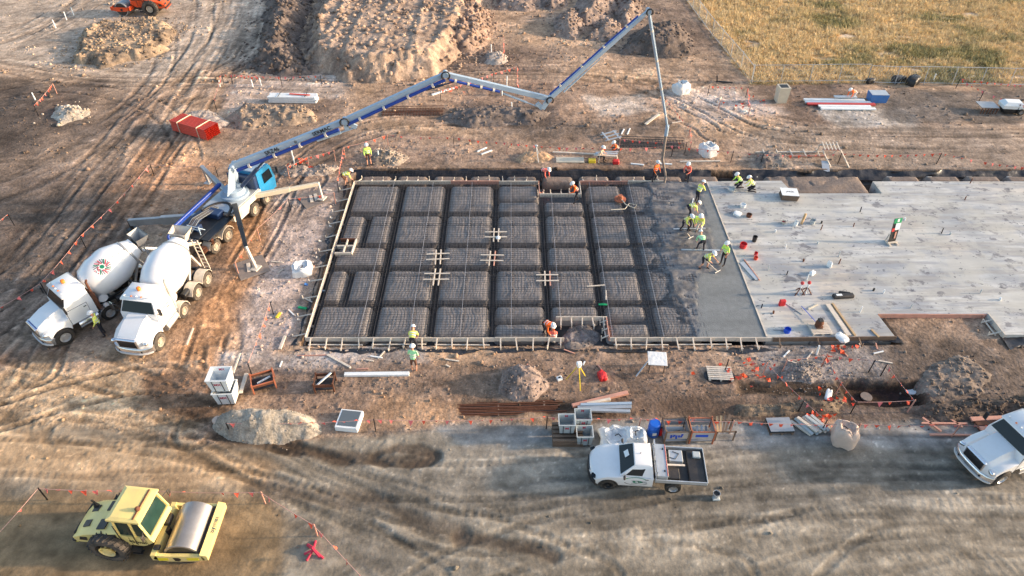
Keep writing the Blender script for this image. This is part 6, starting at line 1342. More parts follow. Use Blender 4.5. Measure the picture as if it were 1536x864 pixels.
# bundles of pipes and bars
def bundle(name, p0, p1, rows, cols, r, m, label, cat, strap='timber', nstrap=2, tri=False):
    a = Vector(at(p0)); c = Vector(at(p1)); d = c - a; d.z = 0; l = d.length; d.normalize(); s = V(-d.y, d.x, 0); t = thing(name, label, cat, (a + c) / 2)
    for i in range(rows):
        for k in range(cols):
            o = s * ((k - (cols - 1) / 2 + (.5 if i % 2 and tri else 0)) * 2.05 * r) + V(0, 0, r + .1 + i * r * (1.75 if tri else 2.02)); e = rng.normal(0, .03)
            b = MB(); b.cyl(o - d * (l / 2 + e), o + d * (l / 2 - e), r, n=8, cap=False); b.cyl(o + d * (l / 2 - e), o - d * (l / 2 + e), r * .8, n=8, cap=False); b.build('pipe', m, t, 50)
    W_ = cols * 2.05 * r; H_ = rows * r * 2.02
    for k in range(nstrap):
        f = (k + .5) / nstrap - .5; b = MB(); q = d * (l * f * 1.1)
        for (z0, z1, s0, s1) in ((.1 + H_ + .01, .1 + H_ + .01, -1, 1), (.08, .1 + H_, -1, -1), (.08, .1 + H_, 1, 1)): b.bar(q + s * (s0 * W_ / 2 * 1.03) + V(0, 0, z0), q + s * (s1 * W_ / 2 * 1.03) + V(0, 0, z1), .09, .02, up=d)
        b.bar(q + s * (W_ / 2) + V(0, 0, .05), q - s * (W_ / 2) + V(0, 0, .05), .1); b.build('strap', strap, t)
bundle('pipe_bundle', (270, 192), (322, 207), 6, 9, .08, 'pipe_red', 'strapped bundle of orange-red plastic pipes', 'pipe bundle', 'cream')
t = thing('panel_stack', 'stack of white formwork beams with a red tape on top', 'beam stack', at((441, 152)), -.03)
for i in range(3):
    for k in range(4): b = MB(); b.box((rng.normal(0, .05), -.33 + k * .22, .12 + i * .2), (4.3, .18, .17), .01); b.build('beam', 'white_matte', t)
for x in (-1.2, 1.2): b = MB(); b.box((x, 0, .66), (.04, .95, .02)); b.build('strap', 'mark_black', t)
b = MB(); b.bar((-.3, .1, .68), (1.6, -.1, .68), .2, .02); b.build('tape', 'pipe_red', t)
def barframe(p0, p1, depth, label, m='rust'):
    a = Vector(at(p0)); c = Vector(at(p1)); l = (c - a).length; t = thing('bar_rack', label, 'bar cage', a, math.atan2(c.y - a.y, c.x - a.x)); n = int(l / .24)
    for k in range(n): b = MB(); x = (k + .5) * l / n; b.bar((x, 0, .08), (x, depth, .10), .05); b.build('stirrup', m, t)
    for y in (.1, depth * .5, depth - .1): b = MB(); b.bar((0, y, .14), (l, y, .14), .04); b.build('long_bar', m, t)
    for y in (.1, depth - .1): b = MB(); b.bar((0, y, .34), (l, y, .34), .04); b.build('long_bar', m, t)
barframe((572, 175), (665, 174), 1.3, 'rusty reinforcement cage lying behind the boom'); barframe((928, 221), (1028, 224), 1.3, 'dark rusty reinforcement cage under bunting beside the sawbench', 'steel_bar')
# long bars in the shallow trench, timber and beams beside the tubs
t = thing('bar_stack', 'stack of long rusty steel bars lying by the bunting', 'steel bars', at((765, 616)), .03)
for k in range(14): b = MB(); b.bar((-3.1 + rng.uniform(0, .5), -.4 + k * .07, .05 + .03 * (k % 3)), (2.4 + rng.uniform(0, .6), -.36 + k * .07 + rng.normal(0, .03), .05 + .03 * (k % 3)), .05); b.build('bar', 'rust' if k % 3 else 'steel_bar', t)
for x in (-.6, 1.8): b = MB(); b.bar((x, -.6, .03), (x, .8, .03), .07); b.build('bearer', 'timber', t)
for i, (a, c, w_, m, lb) in enumerate([((858, 612), (941, 592), .22, 'timber_pink', 'long pink-tinged timber beam leaning past the grey tubs'), ((880, 610), (915, 603), .16, 'timber', 'shorter timber beam tucked under the pink-tinged beam'), ((880, 612), (945, 610), .12, 'timber', 'thin grey timber batten beside the alloy beams'), ((866, 618), (946, 616), .24, 'galv', 'wide alloy beam pointing away from the grey tubs'), ((880, 622), (944, 624), .16, 'galv', 'narrow alloy beam closest to the bunting rope'), ((870, 615), (946, 613), .14, 'boom_paint', 'pale blue alloy beam between two timbers')]):
    stick('beam', a, c, w_, .14, m, lb, 'beam', lift=.1 + .05 * i)
# laser tripod
t = thing('tripod', 'yellow laser-level tripod with a white head in front of the heap', 'tripod', at((866, 573)), .2)
for k in range(3): b = MB(); a = R(90 + 120 * k + 180); b.bar((.05 * math.cos(a), .05 * math.sin(a), 1.25), (.62 * math.cos(a), .62 * math.sin(a), 0), .05, .04); b.build('leg', 'yellow', t)
b = MB(); b.cyl((0, 0, 1.22), (0, 0, 1.32), .10, n=12); b.box((0, 0, 1.45), (.26, .24, .26), .04); b.build('laser_head', 'white_matte', t)
t = thing('tripod', 'small grey tripod on the orange sand heap', 'tripod', at((804, 240)), .2)
for k in range(3): b = MB(); a = R(40 + 120 * k); b.bar((0, 0, 1.2), (.5 * math.cos(a), .5 * math.sin(a), 0), .05, .04); b.build('leg', 'galv', t)
b = MB(); b.box((0, 0, 1.25), (.2, .2, .16), .03); b.build('head', 'galv', t)
bag((903, 566), 'bright red tool bag on the bare clay', .62, .3, 25, 'red', .7, ties=False)
t = thing('meter_box', 'small white instrument case near the tripod', 'case', at((839, 569)), .4); b = MB(); b.box((0, 0, .08), (.3, .26, .16), .02); b.build('body', 'white_matte', t); b = MB(); b.box((0, 0, .165), (.14, .1, .02)); b.build('screen', 'mark_black', t)
t = thing('plan_table', 'white plan table with a leaning pipe', 'table', at((983, 553)), -.08)
b = MB(); b.box((0, 0, .82), (1.02, .9, .04), .01, Matrix.Rotation(.12, 3, 'X')); b.build('top', 'bag', t)
for x in (-.4, .4):
    for y in (-.3, .3): b = MB(); b.bar((x, y, 0), (x, y, .8), .06); b.build('leg', 'timber_dark', t)
b = MB(); b.bar((-1.1, -.7, .06), (-.4, .1, .6), .06); b.build('pipe', 'galv', t)
def pallet(px, rz, label, L_=1.3, W_=.95, m='timber', n=7, z=None, h=.14):
    t = thing('pallet', label, 'pallet', at(px, z=z), R(rz))
    for k in range(n): b = MB(); b.box((0, -W_ / 2 + (k + .5) * W_ / n, h), (L_, W_ / n * .72, .03), .004); b.build('slat', m, t)
    for x in (-1, 0, 1): b = MB(); b.box((x * L_ * .44, 0, h / 2), (.1, W_, h - .03)); b.build('bearer', m, t)
    return t
pallet((1079, 562), -3, 'weathered timber pallet over a wet hole beside orange netting', 1.35, 1.0)
b = MB(); b.prismz([(.85 * math.cos(R(a)), .62 * math.sin(R(a))) for a in range(0, 360, 20)], .0, .03); b.build('puddle', 'membrane', label='dark wet patch under the timber pallet', kind='structure', loc=at((1079, 564)))
t = pallet((1168, 642), 2, 'stack of dark slotted plates on a pallet by the verge', 1.25, .9, 'timber_dark', 8)
for k in range(3): b = MB(); b.box((0, 0, .19 + k * .05), (1.2, .86, .035), .005); b.build('plate', 'black_paint' if k < 2 else 'steel', t)
t = thing('plank_stack', 'untidy stack of grey concrete planks beside the beige bulk bag', 'plank stack', at((1216, 642)), .1)
for k in range(8): b = MB(); b.box((-.55 + k * .15, .02 * k, .08 + .1 * (k % 3)), (.16, 1.15, .09), .006, Matrix.Rotation(.45 + rng.normal(0, .12), 3, 'Z')); b.build('plank', 'grey_plastic' if k % 2 else 'timber', t)
t = thing('timber_bearers', 'crossed pink timbers laid out on the verge', 'timber', at((1416, 640)))
for a, c in (((-1.1, .15), (1.2, .12)), ((-1.0, -.55), (1.05, -.58)), ((-.9, .5), (-.35, -.35)), ((.4, .5), (.85, -.1))): b = MB(); b.bar((*a, .08), (*c, .08), .1, .09); b.build('bearer', 'timber_pink', t)
t = thing('timber_stack', 'stack of reddish boards behind the white truck', 'timber', at((1492, 638)), .05)
for k in range(6): b = MB(); b.box((rng.normal(0, .06), -.3 + .3 * (k % 3), .06 + .12 * (k // 3)), (2.0, .26, .1), .006); b.build('board', 'timber_pink' if k % 2 else 'rust', t)
stick('beam', (517, 563), (614, 562), .24, .14, 'white_matte', 'long white beam lying in front of the formwork', 'beam'); stick('plank', (491, 533), (526, 552), .12, .08, 'timber', 'grey plank lying askew in front of the formwork corner')
stick('plank', (446, 534), (490, 533), .06, .05, 'timber_pink', 'thin pink batten in front of the formwork corner'); stick('plank', (280, 518), (290, 493), .1, .06, 'timber', 'tan board lying behind the square-parked mixer wheels')
t = thing('window_box', 'white-framed glass panel box lying on the ground', 'panel box', at((525, 634)), -.12); b = MB(); b.box((0, 0, .16), (1.15, 1.15, .32), .01); b.build('frame', 'white_matte', t); b = MB(); b.box((0, .02, .325), (.98, .96, .014)); b.build('panel', 'mark_grey', t); 
# back-right: panels, generator, grates
t = thing('panel_stack', 'long stack of white and red panels under a bent worker', 'panel stack', at((1258, 158)), -.02)
for k, (l, y, z, m) in enumerate([(5.4, .55, .25, 'white_matte'), (5.8, .15, .22, 'boom_paint'), (6.0, -.15, .2, 'red_block'), (4.6, -.5, .16, 'white_matte'), (4.8, -.85, .12, 'white_matte'), (2.0, .75, .45, 'galv')]): b = MB(); b.box((.2 * k - .3, y, z), (l, .34, .14), .02); b.build('panel', m, t)
for x in (-1.8, 0, 1.8): b = MB(); b.box((x, -.1, .05), (.1, 2.0, .1)); b.build('bearer', 'timber', t)
t = thing('generator', 'white-lidded generator on a black wheeled frame', 'generator', at((1512, 168)), -.1); b = MB(); b.loft([[(-.85, -.5, .5), (.85, -.5, .5), (.85, .5, .5), (-.85, .5, .5)], [(-.9, -.55, .8), (.9, -.55, .8), (.9, .55, .8), (-.9, .55, .8)], [(-.6, -.35, 1.05), (.6, -.35, 1.05), (.6, .35, 1.05), (-.6, .35, 1.05)]]); b.build('lid', 'white_matte', t); b = MB(); b.box((.1, 0, .3), (1.6, .9, .4), .05); b.build('engine', 'black_paint', t)
for s in (-1, 1): wheel(t, .7, s * .55, .28, .18, s, 'rubber', 'rim')
b = MB(); b.bar((.9, 0, .4), (1.7, .1, .2), .08); b.build('drawbar', 'black_paint', t)
t = thing('steel_grate', 'grey grated steel box on its bearers near the generator', 'grate', at((1477, 166)), -.05); b = MB(); b.box((0, 0, .55), (1.5, 1.2, .06)); b.build('top_grate', 'steel', t)
for k in range(6): b = MB(); b.box((-.65 + k * .26, -.58, .27), (.06, .06, .54)); b.build('leg', 'rust', t)
for (px, lb, sc_) in (((1346, 123), 'black tyre-like heap against the paddock fence', 1.0), ((1368, 126), 'black rubbish bag against the paddock fence', 1.2), ((1304, 124), 'small dark rubbish lump by the paddock fence', .7)): bag(px, lb, 1.2 * sc_, .6 * sc_, int(px[0]) % 17 + 2, 'black_plastic', .6, ties=False)
stick('batten', (1450, 118), (1462, 114), .2, .06, 'cream', 'pale green board in the weeds by the paddock fence')
t = thing('barricade', 'toppled black star-foot barricade by the corner of the fence', 'barricade', at((1084, 124))); b = MB(); b.bar((-.6, .2, .05), (.9, -.1, .05), .12); b.build('rail', 'black_plastic', t); b = MB(); b.bar((-.5, .2, .05), (-.6, .2, .6), .1); b.build('foot', 'black_plastic', t)
# trestle table, sawhorses and timber frames at the back
t = thing('sawbench', 'cluttered grey sawbench with red tool behind the trench', 'bench', at((912, 241)))
for k in range(3): b = MB(); b.box((-.3 + k * .1, -.25 + k * .25, .62), (1.8, .2, .06), .01, Matrix.Rotation(.1 * k - .1, 3, 'Z')); b.build('board', 'galv' if k else 'timber', t)
for x in (-.8, .7):
    for y in (-.35, .35): b = MB(); b.bar((x, y, 0), (x * .9, y * .6, .6), .06); b.build('leg', 'timber', t)
b = MB(); b.box((.55, -.5, .2), (.5, .4, .35), .06); b.build('saw', 'red', t)
b = MB(); b.box((-1.3, -.3, .18), (.55, .35, .3), .03); b.build('case', 'yellow', t)
t = thing('steel_rack', 'leaning grey steel frame between crouching worker and bar cage', 'frame', at((916, 208)), .3)
for y in (-.5, .0, .5): b = MB(); b.bar((-.7, y, .2), (.7, y, .35), .14, .06); b.build('rail', 'galv', t)
for x in (-.5, .5): b = MB(); b.bar((x, -.7, .3), (x, .7, .3), .14, .06); b.build('cross_rail', 'galv', t)
stick('plank', (829, 229), (892, 232), .14, .1, 'timber', 'long grey plank behind the concrete panel'); t = thing('concrete_panel', 'flat pale rectangular panel lying behind the back trench', 'panel', at((855, 241)), -.02); b = MB(); b.box((0, 0, .06), (2.2, .75, .1), .01); b.build('sheet', 'cream', t)
stick('plank', (1020, 243), (1080, 242), .14, .08, 'timber', 'long pale plank lying behind the pour'); stick('plank', (968, 187), (988, 172), .22, .08, 'timber', 'wide tan board lying by the wheel tracks'); stick('plank', (1008, 185), (1025, 182), .1, .06, 'timber', 'short tan batten beside the bunting corner'); stick('beam', (648, 143), (683, 132), .2, .1, 'white_matte', 'white beam lying below the boom knee', 'beam')
stick('batten', (932, 202), (936, 194), .1, .06, 'white_matte', 'short white batten behind the dark bar cage, upright piece'); stick('batten', (941, 202), (945, 193), .1, .06, 'white_matte', 'short white batten behind the dark bar cage, slanted piece')
for (a, c, lb) in (((716, 228), (730, 222), 'white offcut crossing another behind the trench'), ((722, 232), (738, 226), 'thick pale offcut behind the trench'), ((946, 246), (966, 248), 'white plastic scrap on the ground behind the trench'), ((990, 246), (1008, 247), 'white bag strip near the hose behind the trench')): stick('offcut', a, c, .12, .08, 'white_matte', lb)
def ladderframe(px, label, l, dy, rz, legs=False):
    t = thing('timber_trestle', label, 'trestle', at(px), R(rz)); up = .9 if legs else .12
    for y in (-dy / 2, dy / 2): b = MB(); b.bar((-l / 2, y, up), (l / 2, y, up), .1, .12); b.build('rail', 'timber_pink' if y < 0 else 'timber', t)
    for k in range(5): b = MB(); x = -l / 2 + (k + .5) * l / 5; b.bar((x, -dy / 2 - .2, up + .09), (x + .1, dy / 2 + .3, up + .09), .08, .06); b.build('rung', 'timber', t)
    if legs:
        for x in (-l / 2, l / 2): b = MB(); b.bar((x, -dy / 2, up), (x + .6, -dy / 2 - 1.1, 0), .09, .07); b.build('leg', 'timber', t); b = MB(); b.bar((x, dy / 2, up), (x, dy / 2 + .2, 0), .09, .07); b.build('leg', 'timber', t)
ladderframe((1185, 233), 'long low pink timber frame behind the slab', 5.4, .6, 1); ladderframe((1240, 236), 'raised timber trestle with slanted legs behind the slab', 1.4, .7, -3, True)
stick('board', (1243, 263), (1236, 246), .55, .05, 'galv', 'grey board bridging the trench behind the slab', lift=.25)
t = thing('tool_box', 'blue and white cool box beside kneeling workers', 'cool box', at((1128, 261)), .1); b = MB(); b.box((0, 0, .2), (.75, .5, .4), .03); b.build('body', 'dark_blue', t); b = MB(); b.box((0, 0, .44), (.78, .52, .1), .03); b.build('lid', 'white_matte', t)
# things on the cured slab
t = thing('sheet_stack', 'stack of boards under a white printed sheet on the slab', 'sheet stack', at((1182, 296), z=SLZ), -.12)
for k in range(4): b = MB(); b.box((.02 * k, 0, .06 + k * .11), (1.15, .95, .09), .01); b.build('board', 'timber_dark', t)
b = MB(); b.box((0, .02, .46), (1.2, 1.0, .015)); ws = b.build('cover', 'white_matte', t); b = MB()
for k in range(4): b.box((-.2 + k * .14, .05 * (k % 2), .471), (.22, .05, .006), 0, Matrix.Rotation(.8 - k * .5, 3, 'Z'))
b.build('print', 'mark_black', ws)
t = thing('sign_stand', 'tall leaning banner sign with green, white and red panels on a timber foot', 'sign', at((1337, 365), z=SLZ), R(12)); up = V(.12, .3, 1.0).normalized(); xx = V(1, 0, 0); 
def strip(name, z0, z1, m, off=0, x0=-.27, x1=.27):
    b = MB(); nrm_ = V(0, -1, .3).normalized(); b.add([xx * x0 + up * z0 + nrm_ * off, xx * x1 + up * z0 + nrm_ * off, xx * x1 + up * z1 + nrm_ * off, xx * x0 + up * z1 + nrm_ * off] + [xx * x0 + up * z0 + nrm_ * (off - .03), xx * x1 + up * z0 + nrm_ * (off - .03), xx * x1 + up * z1 + nrm_ * (off - .03), xx * x0 + up * z1 + nrm_ * (off - .03)], [(0, 1, 2, 3), (7, 6, 5, 4), (0, 4, 5, 1), (1, 5, 6, 2), (2, 6, 7, 3), (3, 7, 4, 0)]); return b.build(name, m, t)
strip('board', .12, 1.75, 'mark_black'); strip('green_panel', 1.42, 1.75, 'green', .035); strip('white_panel', .95, 1.42, 'white_matte', .035, -.08); strip('red_panel', .85, 1.08, 'red', .036, -.27, -.08); strip('pale_print', .35, .8, 'timber_pink', .035, .04, .14); strip('white_swoosh', 1.5, 1.72, 'tape', .04, -.05, .1)
for s in (-1, 1): b = MB(); b.bar((s * .28, -.3, .05), (s * .26, .35, .05), .1, .08); b.bar((s * .26, .3, .05), (s * .2, .28, .6), .06); b.build('foot', 'timber', t)
b = MB(); b.bar((-.35, -.05, .12), (.35, -.05, .12), .1, .08); b.build('cross_foot', 'timber', t)
def pail(px, r, h, m, label, z=SLZ, full=None):
    t = thing('bucket', label, 'bucket', at(px, z=z)); b = MB(); b.rings((0, 0, 0), (0, 0, h), [(0, r * .85), (1, r), (1, r * .92), (.15, r * .8)], 18); b.build('shell', m, t, 40); b = MB(); b.cyl((0, 0, .02), (0, 0, h * .6), r * .82, n=14); b.build('contents', full or m, t)
    b = MB(); b.tube([(-r, 0, h), (-r * .8, .05, h * 1.35), (0, .08, h * 1.55), (r * .8, .05, h * 1.35), (r, 0, h)], .012, 5); b.build('handle', 'steel', t, 40)
pail((1114, 371), .24, .32, 'red', 'red square-looking bucket on the slab next to the black one'); pail((1131, 362), .16, .42, 'black_plastic', 'black bucket standing on the slab by the red one', full='mark_black'); pail((1180, 498), .2, .26, 'mark_blue', 'blue bucket near the front edge of the slab'); pail((1133, 389), .14, .2, 'pipe_red', 'lower of two small orange pots on the slab'); pail((1133, 384), .12, .3, 'red', 'taller small red pot behind the orange one on the slab')
pail((1123, 325), .2, .22, 'rust', 'small rusty pot on the slab next to a white rag'); pail((1114, 310), .22, .22, 'white_matte', 'white pail beside a dark tool on the slab'); pail((1096, 286), .3, .2, 'galv', 'wide tin basin near the kneeling workers')
t = thing('fuel_can', 'bright red fuel can on the slab with a rod beside it', 'fuel can', at((1172, 458), z=SLZ), .1); b = MB(); b.box((0, 0, .22), (.36, .2, .44), .03); b.build('body', 'red', t); b = MB(); b.bar((.3, .1, .02), (.9, -.9, .02), .03); b.build('rod', 'steel', t)
t = thing('tripod_stand', 'pair of dark red laser stands with white posts on the slab', 'stand', at((1203, 440), z=SLZ), .1)
for s in (-1, 1):
    b = MB(); b.cyl((s * .22, 0, 0), (s * .22, 0, .75), .05, n=8); b.build('post', 'white_matte', t)
    b = MB(); b.sphere((s * .22, 0, .85), .12, 8); b.build('cap', 'red_block', t, 40)
    for k in range(3): b = MB(); a = R(90 + 120 * k); b.bar((s * .22, 0, .5), (s * .22 + .35 * math.cos(a), .35 * math.sin(a), 0), .05); b.build('leg', 'rust', t)
t = thing('tool_bag', 'long black open tool bag on the slab', 'tool bag', at((1264, 446), z=SLZ), .08); b = MB(); b.box((0, 0, .12), (1.3, .35, .24), .06); b.build('body', 'black_plastic', t); b = MB(); b.box((-.3, -.02, .245), (.35, .16, .02)); b.build('white_tool', 'white_matte', t); b = MB(); b.box((.2, .25, .12), (.7, .2, .2), .06, Matrix.Rotation(-.3, 3, 'Z')); b.build('flap', 'black_plastic', t)
stick('plank', (1241, 457), (1273, 504), .28, .08, 'timber', 'wide grey plank lying across the slab front', z=SLZ); stick('plank', (1248, 456), (1282, 504), .12, .1, 'ply', 'narrow tan timber beside the wide grey plank on the slab', z=SLZ); stick('plank', (1212, 464), (1226, 457), .1, .06, 'cream', 'short cream batten on the slab', z=SLZ); stick('plank', (1307, 495), (1318, 506), .12, .06, 'ply', 'tan offcuts near the slab corner', z=SLZ)
stick('plank', (1112, 394), (1136, 420), .32, .06, 'galv', 'grey metal plate beside the wet joint strip on the slab', 'plate', z=SLZ); stick('plank', (1116, 390), (1139, 421), .06, .08, 'timber_pink', 'thin timber along the grey metal plate on the slab', z=SLZ)
stick('float_handle', (1201, 462), (1222, 485), .03, .03, 'mark_blue', 'long blue float handle lying on the slab', 'handle', z=SLZ, lift=.15); stick('level', (1160, 495), (1178, 495), .05, .05, 'steel', 'steel level lying beside the blue bucket', 'level', z=SLZ); stick('level', (1086, 336), (1125, 336), .04, .04, 'steel', 'thin steel straightedge lying across the slab', 'level', z=SLZ)
t = pallet((1229, 495), 3, 'timber pallet with a dark compressor on the slab', 1.15, .95, 'timber', 8, SLZ); b = MB(); b.sphere((-.05, .15, .42), .25, 12, (1, .8, 1.1)); b.box((-.05, .1, .22), (.4, .35, .16), .03); b.build('compressor', 'rust', t, 40); b = MB(); b.box((-.05, .15, .66), (.3, .3, .14), .05); b.build('cover', 'black_plastic', t)
for (x, y, lb) in ((1202, 336, 'brown upright post on the slab between two pails'),): 
    b = MB(); b.bar((0, 0, 0), (.12, .1, .8), .14); b.build('post', 'ply', label=lb, cat='post', loc=at((x, y), z=SLZ))
pail((1193, 338), .14, .34, 'white_matte', 'white pail left of the brown post on the slab'); pail((1218, 335), .2, .3, 'grey_plastic', 'grey pail right of the brown post on the slab'); pail((1175, 335), .16, .18, 'cream', 'cream tub with a red lid on the slab', full='red_block')
for i, (x, y) in enumerate([(1163, 348), (1188, 343), (1231, 345), (1232, 335), (1178, 372), (1258, 385), (1205, 392), (1180, 412), (1210, 420), (1226, 366), (1280, 340), (1290, 318), (1357, 330), (1366, 462), (1258, 396), (1310, 436), (1325, 440), (1152, 405), (1160, 470), (1142, 462), (1290, 468), (1425, 352), (1447, 300), (1412, 350), (1500, 450), (1470, 440), (1455, 275)]):
    b = MB(); b.cyl((0, 0, 0), (.02 * math.sin(i), .02, .18 + .12 * (i % 3)), .035 if i % 3 else .06, n=8); b.build('pipe_stub', ('white_matte', 'grey_plastic', 'rust', 'mark_black')[i % 4], label='short service pipe stub rising from the cured slab', cat='pipe stub', group='service stubs in the slab', loc=at((x, y), z=SLZ))
# pit pipe and lid
t = thing('drain_pipe', 'grey drain chute running down into the pit', 'drain', at((1286, 575))); b = MB(); b.loft([[(-.42, .5, .06), (.42, .5, .06), (.42, .5, .1), (-.42, .5, .1)], [(-.38, -1.1, -.75), (.38, -1.1, -.75), (.38, -1.1, -.7), (-.38, -1.1, -.7)]]); b.build('chute', 'matting', t); b = MB(); b.bar((-.9, .55, .12), (1.1, .55, .12), .07); b.build('edge_bar', 'timber_pink', t)
b = MB(); b.cyl((0, 0, 0), (0, 0, .06), .3, n=24); b.build('manhole_lid', 'matting', None, 40, label='pale round manhole lid in the pit', cat='manhole lid', loc=(*at((1299, 596))[:2], at((1299, 596))[2] + .02)); b = MB(); b.cyl((0, 0, 0), (0, 0, .05), .28, n=20); b.build('manhole_lid', 'white_matte', None, 40, label='small white round lid on the dark clay', cat='manhole lid', loc=(*at((1371, 577))[:2], at((1371, 577))[2] + .03))
b = MB(); b.sphere((0, 0, .18), .32, 10, (1, .8, .75)); b.build('boulder', 'bag_beige', None, 30, label='pale rounded boulder at the foot of the gravel heap', cat='boulder', loc=at((329, 634)))
b = MB(); b.tube([(-.3, .3, .05), (0, .05, .25), (.35, -.25, .05)], .07, 6); b.tube([(-.35, -.1, .03), (.05, 0, .2), (.5, -.3, .02)], .06, 6); b.tube([(0, .5, .02), (.02, 0, .15), (-.2, -.4, .02)], .05, 6); b.build('marker_bundle', 'mark_red', None, 40, label='crimson bundle of marker stakes lying on the ground', cat='marker', loc=at((470, 828)))
for i, (x, y, hgt) in enumerate([(111, 23, .9), (100, 30, .9), (84, 42, .9), (53, 150, .7), (330, 130, .6), (380, 132, .8), (392, 128, .7), (438, 232, 1.1), (443, 250, 1.0), (556, 240, .9), (568, 240, .8), (737, 80, .9), (768, 163, .6), (760, 128, .9), (753, 143, .9), (1225, 532, .7), (1400, 120, .6)]):
    b = MB(); b.cyl((0, 0, -.1), (.05 * math.sin(i * 2), .03, hgt), .055, n=8); b.build('survey_peg', 'white_matte', label='short white survey peg standing in the soil', cat='peg', group='white survey pegs', loc=at((x, y)))
for i, (a, c, m) in enumerate([((490, 286), (526, 283), 'timber'), ((495, 327), (514, 329), 'timber'), ((494, 340), (512, 341), 'galv'), ((478, 362), (504, 363), 'timber'), ((474, 387), (498, 387), 'timber'), ((470, 401), (492, 400), 'timber_pink'), ((457, 427), (484, 428), 'blue_crate'), ((464, 450), (478, 449), 'timber'), ((446, 480), (468, 481), 'timber'), ((420, 525), (428, 505), 'timber'), ((415, 478), (421, 470), 'yellow'), ((448, 462), (460, 464), 'green')]):
    stick('prop', a, c, .16, .08, m, 'short ' + ('green strap' if m == 'green' else 'yellow board' if m == 'yellow' else 'blue-grey board' if m == 'blue_crate' else 'sawn prop board') + ' lying beside the left form', 'prop board', lift=.03, group='prop boards beside the left form')
rr_ = random.Random(5)
for i in range(26):           # timber offcuts left of the form and in front of it
    x, y = rr_.choice([(rr_.uniform(400, 500), rr_.uniform(310, 500)), (rr_.uniform(420, 900), rr_.uniform(528, 556)), (rr_.uniform(1130, 1330), rr_.uniform(515, 545))]); a = rr_.uniform(0, 3.1); l = rr_.uniform(.25, .8)
    b = MB(); b.bar((-l * math.cos(a) / 2, -l * math.sin(a) / 2, .04), (l * math.cos(a) / 2, l * math.sin(a) / 2, .06), .07, .05); b.build('offcut', rr_.choice(['timber', 'timber', 'timber_pink', 'white_matte']), label='short sawn timber offcut dropped on the ground by the formwork', cat='offcut', group='timber offcuts', loc=at((x, y)))
# ---------------- bunting ----------------
fm = MB(); fm.add([(-.15, 0, 0), (.15, 0, 0), (.02, .02, -.33), (-.15, .012, 0), (.15, .012, 0), (.02, .032, -.33)], [(0, 2, 1), (3, 4, 5), (0, 3, 5, 2), (1, 2, 5, 4)]); FL = [fm.mesh('flag', 'flag'), fm.mesh('flag', 'flag_pink')]
fm = MB(); fm.add([(-.13, 0, 0), (.13, 0, 0), (.06, .10, -.22), (-.05, .14, -.2), (-.13, .01, 0), (.13, .01, 0), (.06, .11, -.22), (-.05, .15, -.2)], [(3, 2, 1, 0), (4, 5, 6, 7), (0, 1, 5, 4), (2, 3, 7, 6)]); FL.append(fm.mesh('flag', 'flag'))
pm = MB(); pm.bar((0, 0, -.2), (.03, 0, 1.0), .045); POST = pm.mesh('post', 'black_paint'); pm = MB(); pm.bar((0, 0, -.2), (.04, 0, 1.0), .05); POST2 = pm.mesh('post', 'timber_pink')
def bunting(px, label, gap=.55, flags=True, h=.95, posts=True, pm_=None):
    P = []
    for x, y in px: p = G(x, y, h); P.append(V(p[0], p[1], hz(p[0], p[1]) + h))
    t = thing('bunting_line', label, 'bunting', (P[0].x, P[0].y, P[0].z - h)); O = Vector(t.location); r = random.Random(len(label)); b = MB()
    for i in range(len(P) - 1):
        a, c = P[i], P[i + 1]; l = (c - a).length; n = max(3, int(l / 1.2)); pts = [a + (c - a) * (k / n) - V(0, 0, min(.18, .02 * l) * math.sin(math.pi * k / n)) for k in range(n + 1)]
        b.tube([p - O for p in pts], .014, 4)
        if flags:
            k = gap * .6; ang = math.atan2(c.y - a.y, c.x - a.x)
            while k < l:
                f = k / l; p = a + (c - a) * f - V(0, 0, min(.18, .02 * l) * math.sin(math.pi * f))
                if r.random() < .93:
                    o = link('flag', r.choice(FL), t); o.location = p - O; o.rotation_euler = (r.uniform(-.7, .5), r.uniform(-.2, .2), ang + r.uniform(-.5, .5)); o.scale = (r.uniform(.62, .9),) * 3
                k += gap * r.uniform(.85, 1.15)
    b.build('rope', 'rope', t)
    if posts:
        for p in P: o = link('post', r.choice([POST, POST, POST2]) if pm_ is None else pm_, t); o.location = p - O - V(0, 0, h)
bunting([(-40, 838), (57, 733)], 'bunting rope slanting down to the roller corner post', 1.6)
bunting([(57, 733), (220, 736), (390, 738)], 'bunting line passing behind the yellow roller', .6); bunting([(390, 738), (470, 788), (548, 872)], 'bunting line beside the crimson marker bundle', .9)
bunting([(338, 634), (560, 630), (820, 626)], 'bunting line from the gravel heap to the grey tubs'); bunting([(820, 626), (960, 629), (1100, 632), (1290, 636)], 'bunting line behind the stillages and bulk bags'); bunting([(1290, 636), (1440, 637), (1600, 640)], 'bunting line ending at the white truck on the road')
bunting([(225, 248), (120, 355), (60, 425), (-30, 478)], 'bunting line behind the pinwheel-logo mixer truck', .95); bunting([(225, 248), (322, 250)], 'bare rope stretched towards the pump turret', 1, False)
bunting([(515, 222), (580, 203), (680, 206), (760, 214)], 'bunting line behind the lime-vested standing worker', .75); bunting([(760, 214), (900, 221), (1010, 217)], 'bunting line behind the sawbench', .65); bunting([(1010, 217), (1100, 226), (1145, 230)], 'bunting line passing the white bulk bag', .75); bunting([(1145, 230), (1262, 230), (1412, 230), (1560, 241)], 'bunting line along the tracks behind the cured slab', .62)
bunting([(930, 207), (1030, 213)], 'bunting row hung over the dark bar cage', .62); bunting([(998, 145), (1036, 190), (1037, 212)], 'bunting corner beside the boom end', .6)
